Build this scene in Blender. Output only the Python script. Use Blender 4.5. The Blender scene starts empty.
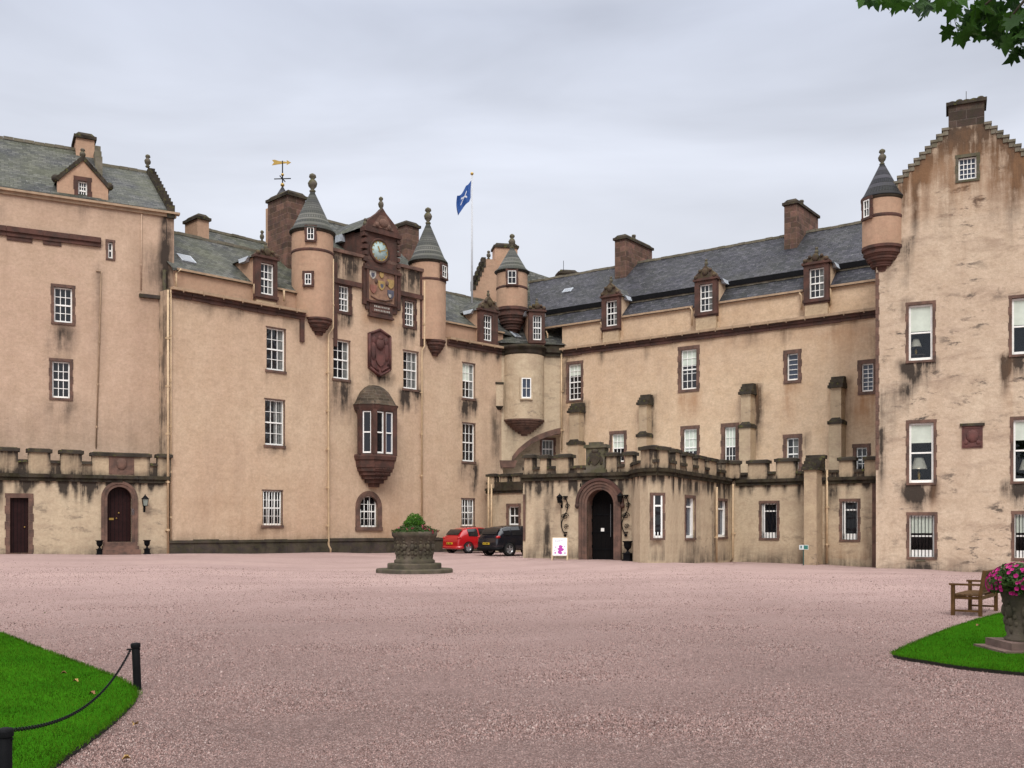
import bpy, math, random
import numpy as np
from mathutils import Matrix, Vector, noise as mnoise
random.seed(7)
R = math.radians
D = bpy.data
SC = bpy.context.scene
COL = SC.collection

# ------------------------------------------------------------------ camera
F, H0, EYE = 995.6, 528.0, 1.8
cd = D.cameras.new("camera"); cam = D.objects.new("camera", cd); COL.objects.link(cam)
cd.sensor_width = 36.0; cd.lens = 35.0; cd.shift_y = (H0 - 384) / 1024.0
cd.clip_start = 0.1; cd.clip_end = 4000
cam.location = (0, 0, EYE); cam.rotation_euler = (R(90), 0, 0)
SC.camera = cam

# ------------------------------------------------------------------ world: an overcast sky
SUN_EL, SUN_AZ = 46.0, 180.0       # azimuth clockwise from +Y: behind the camera, a little to its left
w = D.worlds.new("World"); SC.world = w; w.use_nodes = True
nt = w.node_tree; N = nt.nodes; L = nt.links
bg = N["Background"]; bg.inputs[1].default_value = 0.1
sky = N.new("ShaderNodeTexSky"); sky.sky_type = 'NISHITA'; sky.sun_disc = False
sky.sun_elevation = R(SUN_EL); sky.sun_rotation = R(SUN_AZ)
tc = N.new("ShaderNodeTexCoord"); sx = N.new("ShaderNodeSeparateXYZ"); L.new(tc.outputs['Generated'], sx.inputs[0])
rp = N.new("ShaderNodeValToRGB"); L.new(sx.outputs[2], rp.inputs[0])
cr = rp.color_ramp
stops = [(0.0, (.83, .84, .87)), (.16, (.80, .815, .86)), (.30, (.68, .705, .775)), (.46, (.54, .575, .67)), (.62, (.93, .95, 1.0)), (1.0, (1.0, 1.0, 1.0))]
while len(cr.elements) < len(stops): cr.elements.new(.5)
for e, (p, c) in zip(cr.elements, stops): e.position = p; e.color = (*c, 1)
# brightness rises towards the zenith as under real cloud
mr = N.new("ShaderNodeMapRange"); mr.inputs[1].default_value = .5; mr.inputs[2].default_value = .9; mr.inputs[3].default_value = 9.6; mr.inputs[4].default_value = 25.0
L.new(sx.outputs[2], mr.inputs[0])
mp = N.new("ShaderNodeMapping"); mp.inputs['Scale'].default_value = (1.3, 1.3, 5.0); mp.inputs['Rotation'].default_value = (0.12, .1, .3)
L.new(tc.outputs['Generated'], mp.inputs[0])
nz = N.new("ShaderNodeTexNoise"); nz.inputs['Scale'].default_value = 1.6; nz.inputs['Detail'].default_value = 5; nz.inputs['Roughness'].default_value = .5
nz.inputs['Distortion'].default_value = .4
L.new(mp.outputs[0], nz.inputs['Vector'])
cl = N.new("ShaderNodeMapRange"); cl.inputs[1].default_value = .3; cl.inputs[2].default_value = .7; cl.inputs[3].default_value = .80; cl.inputs[4].default_value = 1.14
L.new(nz.outputs[0], cl.inputs[0])
m1 = N.new("ShaderNodeMath"); m1.operation = 'MULTIPLY'; L.new(mr.outputs[0], m1.inputs[0]); L.new(cl.outputs[0], m1.inputs[1])
vm = N.new("ShaderNodeVectorMath"); vm.operation = 'SCALE'; L.new(rp.outputs[0], vm.inputs[0]); L.new(m1.outputs[0], vm.inputs[3])
mx = N.new("ShaderNodeMix"); mx.data_type = 'RGBA'; mx.inputs[0].default_value = .93
L.new(sky.outputs[0], mx.inputs[6]); L.new(vm.outputs[0], mx.inputs[7]); L.new(mx.outputs[2], bg.inputs[0])

sl = D.lights.new("sun", 'SUN'); sl.energy = 1.7; sl.angle = R(22); sl.color = (1, .96, .9)
so = D.objects.new("sun", sl); COL.objects.link(so)
sd = Vector((math.sin(R(SUN_AZ)) * math.cos(R(SUN_EL)), math.cos(R(SUN_AZ)) * math.cos(R(SUN_EL)), math.sin(R(SUN_EL))))
so.rotation_euler = sd.to_track_quat('Z', 'Y').to_euler(); so.location = (0, 0, 60)
SC.view_settings.view_transform = 'Standard'; SC.view_settings.look = 'None'
SC.view_settings.exposure = 0.30; SC.view_settings.gamma = 1.0
SC.render.engine = 'CYCLES'; SC.cycles.max_bounces = 6; SC.cycles.use_denoising = True

# ------------------------------------------------------------------ materials
def newmat(name):
    m = D.materials.new(name); m.use_nodes = True
    return m, m.node_tree.nodes, m.node_tree.links, m.node_tree.nodes["Principled BSDF"]
def mixc(N, L, fac, a, b, mode='MIX'):
    x = N.new("ShaderNodeMix"); x.data_type = 'RGBA'; x.blend_type = mode
    for s, v in ((0, fac), (6, a), (7, b)):
        if hasattr(v, 'is_linked') or isinstance(v, bpy.types.NodeSocket): L.new(v, x.inputs[s])
        elif s == 0: x.inputs[0].default_value = v
        else: x.inputs[s].default_value = (*v[:3], 1)
    return x.outputs[2]
def nodenoise(N, L, scale, detail=4, rough=.55, vec=None, sc3=None, dist=0):
    t = N.new("ShaderNodeTexCoord"); v = vec or t.outputs['Object']
    if sc3:
        m = N.new("ShaderNodeMapping"); m.inputs['Scale'].default_value = sc3; L.new(v, m.inputs[0]); v = m.outputs[0]
    n = N.new("ShaderNodeTexNoise"); n.inputs['Scale'].default_value = scale; n.inputs['Detail'].default_value = detail
    n.inputs['Roughness'].default_value = rough; n.inputs['Distortion'].default_value = dist
    L.new(v, n.inputs['Vector']); return n.outputs[0]
def rng(N, L, v, a, b, c=0., d=1.):
    m = N.new("ShaderNodeMapRange"); m.inputs[1].default_value = a; m.inputs[2].default_value = b
    m.inputs[3].default_value = c; m.inputs[4].default_value = d; L.new(v, m.inputs[0]); return m.outputs[0]
def mth(N, L, op, a, b):
    m = N.new("ShaderNodeMath"); m.operation = op; m.use_clamp = False
    for i, v in enumerate((a, b)):
        if isinstance(v, (int, float)): m.inputs[i].default_value = v
        else: L.new(v, m.inputs[i])
    return m.outputs[0]
def bump(N, L, p, h, strength=.4, dist=.02):
    b = N.new("ShaderNodeBump"); b.inputs['Strength'].default_value = strength; b.inputs['Distance'].default_value = dist
    L.new(h, b.inputs['Height']); L.new(b.outputs[0], p.inputs['Normal'])

def harl(name, ca, cb, cc, patch=0.0, rough=.95):
    """rough lime render: mottled, rain-streaked; the mesh attribute 'stain' says where soot and algae run down"""
    m, N, L, p = newmat(name)
    base = mixc(N, L, rng(N, L, nodenoise(N, L, .22, 3, .6), .35, .65), ca, cb)
    base = mixc(N, L, rng(N, L, nodenoise(N, L, .9, 6, .7), .42, .75, 0, .8), base, cc)
    base = mixc(N, L, rng(N, L, nodenoise(N, L, 7, 5, .75), .42, .62, 0, .22), base, (.20, .135, .095))
    pale = rng(N, L, nodenoise(N, L, 2.3, 5, .7), .6, .75, 0, .28)
    base = mixc(N, L, pale, base, (.58, .43, .32))
    base = mixc(N, L, rng(N, L, nodenoise(N, L, 1.9, 7, .82, sc3=(1, 1, 1.5)), .46, .64, 0, .42), base, (.37, .265, .18))
    wash = rng(N, L, nodenoise(N, L, 1.0, 4, .6, sc3=(.9, .9, .12)), .50, .72, 0, .26)
    base = mixc(N, L, wash, base, (.30, .20, .14))
    if patch:
        pt = rng(N, L, nodenoise(N, L, 1.0, 7, .74, sc3=(.85, .85, 2.1), dist=.3), .555, .64, 0, patch)
        pt = mth(N, L, 'MULTIPLY', pt, rng(N, L, nodenoise(N, L, .33, 3, .6), .42, .58, .12, 1.))
        base = mixc(N, L, pt, base, (.085, .07, .06))
        pt2 = rng(N, L, nodenoise(N, L, 1.0, 5, .7, sc3=(.5, .5, 1.5), dist=.4), .52, .68, 0, patch * .5)
        base = mixc(N, L, pt2, base, (.27, .19, .14))
    at = N.new("ShaderNodeAttribute"); at.attribute_name = 'stain'
    st = mth(N, L, 'ADD', mth(N, L, 'MULTIPLY', nodenoise(N, L, 1.0, 6, .7, sc3=(2.6, 2.6, .30)), .55), mth(N, L, 'MULTIPLY', nodenoise(N, L, .8, 5, .65), .45))
    amt = mth(N, L, 'MULTIPLY', at.outputs['Fac'], rng(N, L, st, .42, .56, .36, 1.7))
    amt = mth(N, L, 'MINIMUM', amt, .95)
    base = mixc(N, L, amt, base, (.033, .027, .024))
    ar = N.new("ShaderNodeAttribute"); ar.attribute_name = 'rust'
    amt2 = mth(N, L, 'MULTIPLY', ar.outputs['Fac'], rng(N, L, st, .40, .58, .2, 1.0))
    base = mixc(N, L, amt2, base, (.34, .18, .09))
    L.new(base, p.inputs['Base Color']); p.inputs['Roughness'].default_value = rough
    p.inputs['Specular IOR Level'].default_value = .06
    h = mth(N, L, 'ADD', nodenoise(N, L, 9, 6, .75), mth(N, L, 'MULTIPLY', nodenoise(N, L, 1.6, 3, .6), 1.6))
    bump(N, L, p, h, .38, .05)
    return m

def stone(name, ca, cb, dark=(.05, .045, .04), damt=.5, moss=0., blocks=None, rough=.9):
    m, N, L, p = newmat(name)
    base = mixc(N, L, rng(N, L, nodenoise(N, L, 1.4, 4, .6), .38, .62), ca, cb)
    h = nodenoise(N, L, 14, 5, .7)
    if blocks:
        t = N.new("ShaderNodeTexCoord"); b = N.new("ShaderNodeTexBrick")
        L.new(t.outputs['UV'], b.inputs['Vector']); b.inputs['Scale'].default_value = 1
        b.inputs['Brick Width'].default_value = blocks[0]; b.inputs['Row Height'].default_value = blocks[1]
        b.inputs['Mortar Size'].default_value = .022; b.inputs['Mortar Smooth'].default_value = .4; b.inputs['Bias'].default_value = 0
        b.inputs['Color1'].default_value = (.6, .6, .6, 1); b.inputs['Color2'].default_value = (1.6, 1.5, 1.42, 1); b.inputs['Mortar'].default_value = (1.5, 1.6, 1.6, 1)
        base = mixc(N, L, .85, base, b.outputs[0], 'MULTIPLY')
        h = mth(N, L, 'SUBTRACT', h, mth(N, L, 'MULTIPLY', b.outputs['Fac'], .9))
    base = mixc(N, L, rng(N, L, nodenoise(N, L, 2.6, 6, .7), .45, .68, 0, damt), base, dark)
    if moss:
        g = N.new("ShaderNodeNewGeometry"); s = N.new("ShaderNodeSeparateXYZ"); L.new(g.outputs['Normal'], s.inputs[0])
        a = mth(N, L, 'MULTIPLY', rng(N, L, nodenoise(N, L, 3.0, 5, .7), .40, .56), rng(N, L, s.outputs[2], -.4, .6, .35 * moss, moss))
        base = mixc(N, L, a, base, (.15, .15, .035))
    L.new(base, p.inputs['Base Color']); p.inputs['Roughness'].default_value = rough; p.inputs['Specular IOR Level'].default_value = .06
    bump(N, L, p, h, .5, .03)
    return m

def slate(name, ca, cb, moss=0., fleck=.5, row=.24, bs=.7):
    m, N, L, p = newmat(name)
    t = N.new("ShaderNodeTexCoord"); uv = t.outputs['UV']
    b = N.new("ShaderNodeTexBrick"); L.new(uv, b.inputs['Vector']); b.inputs['Scale'].default_value = 1
    b.inputs['Brick Width'].default_value = row * 1.4; b.inputs['Row Height'].default_value = row
    b.inputs['Mortar Size'].default_value = .012; b.inputs['Mortar Smooth'].default_value = .2
    b.inputs['Color1'].default_value = (.45, .47, .52, 1); b.inputs['Color2'].default_value = (1.7, 1.62, 1.55, 1); b.inputs['Mortar'].default_value = (.3, .3, .3, 1)
    base = mixc(N, L, rng(N, L, nodenoise(N, L, .5, 4, .6), .35, .65), ca, cb)
    base = mixc(N, L, 1.0, base, b.outputs[0], 'MULTIPLY')
    base = mixc(N, L, rng(N, L, nodenoise(N, L, 1.2, 6, .8, vec=uv, sc3=(1, 1.6, 1)), .66, .72, 0, fleck), base, (.35, .35, .33))
    base = mixc(N, L, rng(N, L, nodenoise(N, L, 5.5, 3, .8, vec=uv), .60, .66, 0, fleck), base, (.27, .27, .25))
    base = mixc(N, L, rng(N, L, nodenoise(N, L, .8, 5, .7, vec=uv, sc3=(1.5, .5, 1)), .5, .7, 0, .45), base, (.02, .02, .02))
    if moss:
        base = mixc(N, L, rng(N, L, nodenoise(N, L, .45, 6, .75), .40, .62, 0, moss), base, (.10, .105, .03))
    L.new(base, p.inputs['Base Color']); p.inputs['Roughness'].default_value = .7; p.inputs['Specular IOR Level'].default_value = .22
    mo = N.new("ShaderNodeSeparateXYZ"); L.new(uv, mo.inputs[0])
    saw = mth(N, L, 'FRACT', mth(N, L, 'DIVIDE', mo.outputs[1], row), 0)
    h = mth(N, L, 'SUBTRACT', mth(N, L, 'MULTIPLY', nodenoise(N, L, 12, 3, .6, vec=uv), .4), mth(N, L, 'ADD', mth(N, L, 'MULTIPLY', saw, .6), b.outputs['Fac']))
    bump(N, L, p, h, bs, .03)
    return m

def plain(name, c, rough=.6, metal=0., spec=.4, var=.15, vs=6, bmp=.1):
    m, N, L, p = newmat(name)
    if var:
        base = mixc(N, L, rng(N, L, nodenoise(N, L, vs, 5, .65), .3, .7), tuple(x * (1 - var) for x in c), tuple(min(1, x * (1 + var)) for x in c))
        L.new(base, p.inputs['Base Color'])
        if bmp: bump(N, L, p, nodenoise(N, L, vs * 3, 4, .6), bmp, .01)
    else: p.inputs['Base Color'].default_value = (*c, 1)
    p.inputs['Roughness'].default_value = rough; p.inputs['Metallic'].default_value = metal; p.inputs['Specular IOR Level'].default_value = spec
    return m

M = {}
M['harl_a'] = harl('harling_pink_beige', (.61, .46, .325), (.58, .415, .295), (.50, .36, .24))
M['harl_l'] = harl('harling_dull_beige', (.55, .40, .295), (.52, .365, .27), (.44, .315, .22))
M['harl_b'] = harl('harling_warm', (0.647, 0.490, 0.336), (0.598, 0.440, 0.305), (0.531, 0.370, 0.233), .12)
M['harl_g'] = harl('harling_weathered', (0.608, 0.490, 0.367), (0.569, 0.440, 0.331), (0.473, 0.360, 0.259), 1.)
M['harl_t'] = harl('harling_turret', (.49, .32, .22), (.45, .285, .195), (.37, .23, .155), .2)
M['harl_p'] = harl('harling_porch', (0.569, 0.465, 0.326), (0.531, 0.425, 0.295), (0.434, 0.340, 0.238), .5)
M['harl_m'] = harl('harling_sooty_merlon', (.50, .39, .26), (.44, .335, .225), (.33, .245, .165), .85)
M['red'] = stone('red_sandstone', (.12, .062, .05), (.072, .042, .035), damt=.65)
M['redl'] = stone('red_sandstone_surround', (.19, .112, .086), (.115, .072, .058), damt=.6)
M['redb'] = stone('red_sandstone_blocks', (.15, .085, .07), (.105, .065, .057), damt=.6, blocks=(.75, .32), moss=.15)
M['darkb'] = stone('dark_gable_chimney_blocks', (.085, .06, .052), (.05, .04, .036), damt=.5, blocks=(.8, .42), moss=.1)
M['carved'] = stone('carved_red_stone', (.155, .07, .062), (.10, .05, .047), damt=.45)
M['grey'] = stone('weathered_grey_stone', (.13, .112, .09), (.075, .066, .054), damt=.7, moss=.35)
M['cope'] = stone('mossy_coping_stone', (.07, .056, .042), (.026, .021, .017), damt=.85, moss=.0)
M['cope'].node_tree.nodes['Principled BSDF'].inputs['Specular IOR Level'].default_value = .05
N, L = M['cope'].node_tree.nodes, M['cope'].node_tree.links; _p = N['Principled BSDF']; _src = _p.inputs['Base Color'].links[0].from_socket
L.new(mixc(N, L, rng(N, L, nodenoise(N, L, 4.5, 6, .8), .55, .66, 0, .8), _src, (.14, .145, .035)), _p.inputs['Base Color'])
M['ridge'] = stone('pale_ridge_stone', (.20, .175, .14), (.13, .115, .09), damt=.5, moss=.2)
M['cornice'] = stone('sooty_cornice_stone', (.055, .041, .033), (.022, .017, .014), damt=.8, moss=.12)
M['pedi'] = stone('sooty_pediment_stone', (.11, .07, .055), (.06, .042, .035), damt=.7, moss=.25)
M['plinth'] = stone('sooty_plinth', (.075, .058, .052), (.035, .028, .027), damt=.75, moss=.2)
M['gutter'] = plain('gutter_painted_ochre', (.34, .235, .15), .6, var=.25, vs=3)
M['pipe'] = plain('pipe_painted_cream', (.50, .36, .22), .55, var=.18, vs=4)
M['slate_a'] = slate('slate_mossy', (.062, .063, .060), (.044, .046, .045), .28, .5)
M['slate_b'] = slate('slate_blue_black', (.036, .036, .047), (.023, .023, .031), .08, .45)
M['slate_t'] = slate('slate_turret', (.085, .086, .080), (.062, .064, .060), .14, .3, row=.15, bs=.2)
M['lead'] = plain('lead_flashing', (.40, .43, .47), .5, var=.2)
M['black'] = plain('black_ironwork', (.007, .007, .008), .6, spec=.06, var=.3)
M['white'] = plain('white_painted_wood', (.84, .83, .79), .5, var=.08, bmp=0)
M['blind'] = plain('pale_green_blind', (.55, .60, .52), .7, var=.12, vs=2, bmp=0)
M['curtain'] = plain('grey_net_curtain', (.17, .175, .165), .8, var=.35, vs=5, bmp=0)
M['glass'] = plain('dark_window_glass', (.008, .009, .012), .06, spec=.35, var=0)
_m, N, L, p = M['glass'], M['glass'].node_tree.nodes, M['glass'].node_tree.links, M['glass'].node_tree.nodes['Principled BSDF']
bump(N, L, p, nodenoise(N, L, 1.6, 2, .5), .35, .06); p.inputs['Specular IOR Level'].default_value = .5
M['glassb'] = plain('bluish_window_glass', (.035, .045, .07), .12, spec=.5, var=0)
M['door'] = plain('dark_brown_door_paint', (.022, .008, .008), .5, spec=.12, var=.25, vs=3)
M['dark'] = plain('dark_interior', (.006, .005, .005), .9, spec=.1, var=0)
M['iron'] = M['black']
M['gold'] = plain('gilding', (.40, .26, .07), .35, .7, var=.2)
M['clock'] = plain('clock_face_verdigris', (.36, .47, .46), .5, var=.12, vs=2, bmp=0)
M['wood'] = plain('weathered_teak', (.085, .045, .018), .75, spec=.08, var=.35, vs=7, bmp=.3)

# ------------------------------------------------------------------ mesh builder
class MB:
    def __init__(s): s.v = []; s.f = []; s.mi = []; s.sm = []; s.attr = None
    def vert(s, p): s.v.append(tuple(p)); return len(s.v) - 1
    def face(s, pts, mi=0, sm=False):
        s.f.append([s.vert(p) for p in pts]); s.mi.append(mi); s.sm.append(sm); return s
    def box(s, x0, x1, y0, y1, z0, z1, mi=0, T=None):
        if x0 > x1: x0, x1 = x1, x0
        if y0 > y1: y0, y1 = y1, y0
        if z0 > z1: z0, z1 = z1, z0
        P = [Vector((x, y, z)) for z in (z0, z1) for x, y in ((x0, y0), (x1, y0), (x1, y1), (x0, y1))]
        if T is not None: P = [T @ p for p in P]
        b = [s.vert(p) for p in P]
        for q in ((0, 3, 2, 1), (4, 5, 6, 7), (0, 1, 5, 4), (1, 2, 6, 5), (2, 3, 7, 6), (3, 0, 4, 7)):
            s.f.append([b[i] for i in q]); s.mi.append(mi); s.sm.append(False)
        return s
    def taper(s, cx, cy, z0, z1, a0, b0, a1, b1, mi=0):
        P = [(cx + i * a, cy + j * b, z) for z, a, b in ((z0, a0, b0), (z1, a1, b1)) for i, j in ((-1, -1), (1, -1), (1, 1), (-1, 1))]
        b = [s.vert(p) for p in P]
        for q in ((0, 3, 2, 1), (4, 5, 6, 7), (0, 1, 5, 4), (1, 2, 6, 5), (2, 3, 7, 6), (3, 0, 4, 7)):
            s.f.append([b[i] for i in q]); s.mi.append(mi); s.sm.append(False)
        return s
    def prism(s, poly, y0, y1, mi=0):
        """poly of (x, z), counter-clockwise seen from the front (-y); extruded y0..y1"""
        a = [s.vert((x, y0, z)) for x, z in poly]; b = [s.vert((x, y1, z)) for x, z in poly]; n = len(poly)
        s.f.append(a); s.f.append(b[::-1]); s.mi += [mi, mi]; s.sm += [False, False]
        for i in range(n):
            j = (i + 1) % n; s.f.append([a[i], b[i], b[j], a[j]]); s.mi.append(mi); s.sm.append(False)
        return s
    def lathe(s, prof, seg=24, c=(0, 0), mi=0, sm=True, a0=0., a1=2 * math.pi, jit=0., ex=1., cap=True):
        full = abs(a1 - a0 - 2 * math.pi) < 1e-6; n = seg if full else seg + 1
        rows = []
        for r, z in prof:
            rows.append([s.vert((c[0] + (r + (random.uniform(-jit, jit) if jit else 0)) * math.cos(a0 + (a1 - a0) * k / seg), c[1] + ex * r * math.sin(a0 + (a1 - a0) * k / seg), z)) for k in range(n)])
        for i in range(len(rows) - 1):
            for k in range(seg):
                k2 = (k + 1) % n
                s.f.append([rows[i][k], rows[i][k2], rows[i + 1][k2], rows[i + 1][k]]); s.mi.append(mi); s.sm.append(sm)
        if full and cap:
            for q, row in ((prof[-1], rows[-1]), (prof[0], rows[0][::-1])):
                if q[0] > .002: s.f.append([s.vert(s.v[i]) for i in row]); s.mi.append(mi); s.sm.append(False)
        return s
    def tube(s, pts, r, seg=8, mi=0, sm=True, cap=True):
        pts = [Vector(p) for p in pts]; rows = []
        rr = r if isinstance(r, (list, tuple)) else [r] * len(pts)
        for i, p in enumerate(pts):
            t = (pts[min(i + 1, len(pts) - 1)] - pts[max(i - 1, 0)]).normalized()
            up = Vector((0, 0, 1)) if abs(t.z) < .9 else Vector((1, 0, 0))
            a = t.cross(up).normalized(); b = a.cross(t)
            rows.append([s.vert(p + (a * math.cos(2 * math.pi * k / seg) - b * math.sin(2 * math.pi * k / seg)) * rr[i]) for k in range(seg)])
        for i in range(len(rows) - 1):
            for k in range(seg):
                k2 = (k + 1) % seg
                s.f.append([rows[i][k], rows[i][k2], rows[i + 1][k2], rows[i + 1][k]]); s.mi.append(mi); s.sm.append(sm)
        if cap:
            s.f.append(rows[0][::-1]); s.f.append(rows[-1]); s.mi += [mi, mi]; s.sm += [False, False]
        return s
    def ball(s, c, r, seg=10, rings=6, mi=0, sz=(1, 1, 1)):
        rows = []
        for i in range(rings + 1):
            th = math.pi * i / rings
            rows.append([s.vert((c[0] + sz[0] * r * math.sin(th) * math.cos(2 * math.pi * k / seg), c[1] + sz[1] * r * math.sin(th) * math.sin(2 * math.pi * k / seg), c[2] - sz[2] * r * math.cos(th))) for k in range(seg)])
        for i in range(rings):
            for k in range(seg):
                k2 = (k + 1) % seg
                s.f.append([rows[i][k], rows[i][k2], rows[i + 1][k2], rows[i + 1][k]]); s.mi.append(mi); s.sm.append(True)
        return s
    def build(s, name, mats, parent=None, mw=None):
        me = D.meshes.new(name); me.from_pydata(s.v, [], s.f)
        if not isinstance(mats, (list, tuple)): mats = [mats]
        for m in mats: me.materials.append(M[m] if isinstance(m, str) else m)
        me.polygons.foreach_set('material_index', s.mi); me.polygons.foreach_set('use_smooth', s.sm)
        uvl = me.uv_layers.new(name='UVMap')
        nv = len(me.loops); co = np.array(s.v, dtype=np.float32); li = np.empty(nv, dtype=np.int32); me.loops.foreach_get('vertex_index', li)
        np_ = len(me.polygons); nr = np.empty(np_ * 3, dtype=np.float32); me.polygons.foreach_get('normal', nr); nr = nr.reshape(-1, 3)
        lt = np.empty(np_, dtype=np.int32); me.polygons.foreach_get('loop_total', lt)
        nl = np.repeat(nr, lt, axis=0); c = co[li]
        hx = np.stack([nl[:, 1], -nl[:, 0]], 1); ln = np.linalg.norm(hx, axis=1)
        flat = ln < .05; hx[flat] = (1, 0); ln[flat] = 1; hx = -hx / ln[:, None]
        u = c[:, 0] * hx[:, 0] + c[:, 1] * hx[:, 1]
        # distance up the slope
        sl_ = np.maximum(np.sqrt(np.maximum(1 - nl[:, 2] ** 2, 0)), .05)
        v = np.where(flat, c[:, 1], c[:, 2] / sl_)
        uvl.data.foreach_set('uv', np.stack([u, v], 1).astype(np.float32).ravel())
        if s.attr:
            for k, vals in s.attr.items():
                a = me.attributes.new(k, 'FLOAT', 'POINT'); a.data.foreach_set('value', np.array(vals, dtype=np.float32))
        me.update()
        o = D.objects.new(name, me); COL.objects.link(o)
        place(o, parent, mw); return o

WM = {}
def place(o, parent=None, mw=None):
    mw = mw if mw is not None else (WM[parent.as_pointer()] if parent is not None else Matrix())
    WM[o.as_pointer()] = mw.copy()
    if parent is not None:
        o.parent = parent; o.matrix_basis = WM[parent.as_pointer()].inverted() @ mw
    else: o.matrix_basis = mw
def empty(name, mw, parent=None):
    o = D.objects.new(name, None); o.empty_display_size = .3; COL.objects.link(o); place(o, parent, mw); return o
def tag(o, label=None, cat=None, group=None, kind=None):
    if label: o['label'] = label
    if cat: o['category'] = cat
    if group: o['group'] = group
    if kind: o['kind'] = kind
    return o
def T(x, y, z, rz=0.): return Matrix.Translation((x, y, z)) @ Matrix.Rotation(rz, 4, 'Z')
def copy_tree(o, mw, parent=None):
    c = o.copy(); COL.objects.link(c)
    if parent is None: c.parent = None; c.matrix_basis = mw; WM[c.as_pointer()] = mw.copy()
    else: c.parent = parent; c.matrix_basis = o.matrix_basis.copy(); WM[c.as_pointer()] = WM[parent.as_pointer()] @ c.matrix_basis
    for ch in [x for x in D.objects if x.parent is o]: copy_tree(ch, None, c)
    return c
def wpt(px, Y): return Vector(((px - 512) / F * Y, Y))
def zat(py, Y): return EYE + (H0 - py) * Y / F

class Fac:
    """a wall line on the plan: x along it (to the right), y into it, z up"""
    def __init__(s, P0, P1):
        s.P = Vector(P0); s.d = (Vector(P1) - Vector(P0)).normalized(); s.len = (Vector(P1) - Vector(P0)).length
        s.n = Vector((-s.d.y, s.d.x)); s.a = math.atan2(s.d.y, s.d.x); s.holes = []; s.st = []; s.ru = []
    def Y(s, u, v=0): return s.P.y + u * s.d.y + v * s.n.y
    def up(s, px, v=0):
        k = (px - 512) / F
        return (k * (s.P.y + v * s.n.y) - (s.P.x + v * s.n.x)) / (s.d.x - k * s.d.y)
    def h(s, u, py, v=0): return EYE + (H0 - py) * s.Y(u, v) / F
    def pz(s, px, py, v=0): u = s.up(px, v); return u, s.h(u, py, v)
    def M(s, u, w=0., v=0.):
        q = s.P + s.d * u + s.n * v
        return T(q.x, q.y, w, s.a)
    def drips(s, u0, u1, w, n, lo=.4, hi=1.8, k=(.5, 1.)):
        for _ in range(n):
            c = random.uniform(u0, u1); h = random.uniform(.06, .22); l_ = random.uniform(lo, hi) * (.5 + random.random() * .5)
            s.st.append((c - h, c + h, w, max(w - l_, 1.3), 1.45 * random.uniform(*k)))
    def stain(s, px0, px1, py0, py1, k=.8, rust=False, v=0):
        u0, u1 = s.up(px0, v), s.up(px1, v); um = (u0 + u1) / 2
        (s.ru if rust else s.st).append((u0, u1, s.h(um, py0, v), s.h(um, py1, v), k))
def fac_vp(px0, Y0, xv, pa, pb):
    g = lambda p: wpt(p, Y0 * (px0 - xv) / (p - xv))
    return Fac(g(pa), g(pb))

def stain_at(lst, u, w):
    t = 0.
    for a, b, wt, wb, k in lst:
        if w > wt + .15 or w < wb: continue
        fv = min(1, max(0, (w - wb) / max(wt - wb, .01)))
        if b - a < 1.3 and wb > 1.2: c = (a + b) / 2; hw = (b - a) / 2 * (.4 + .6 * fv); a, b = c - hw, c + hw
        sf = min(.25, (b - a) * .45); e = min(1, max(0, (u - a) / sf + .4)) * min(1, max(0, (b - u) / sf + .4))
        if wb < 1.2: g = 1 - fv * .95
        elif b - a > 5: g = math.sin(math.pi * min(1, fv * .9 + .1)) if wt - wb > 2.5 else fv
        else: g = min(1, fv * 1.35) * min(1, (wt + .15 - w) / .3 + .35)
        t = max(t, k * e * g)
    return t

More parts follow.
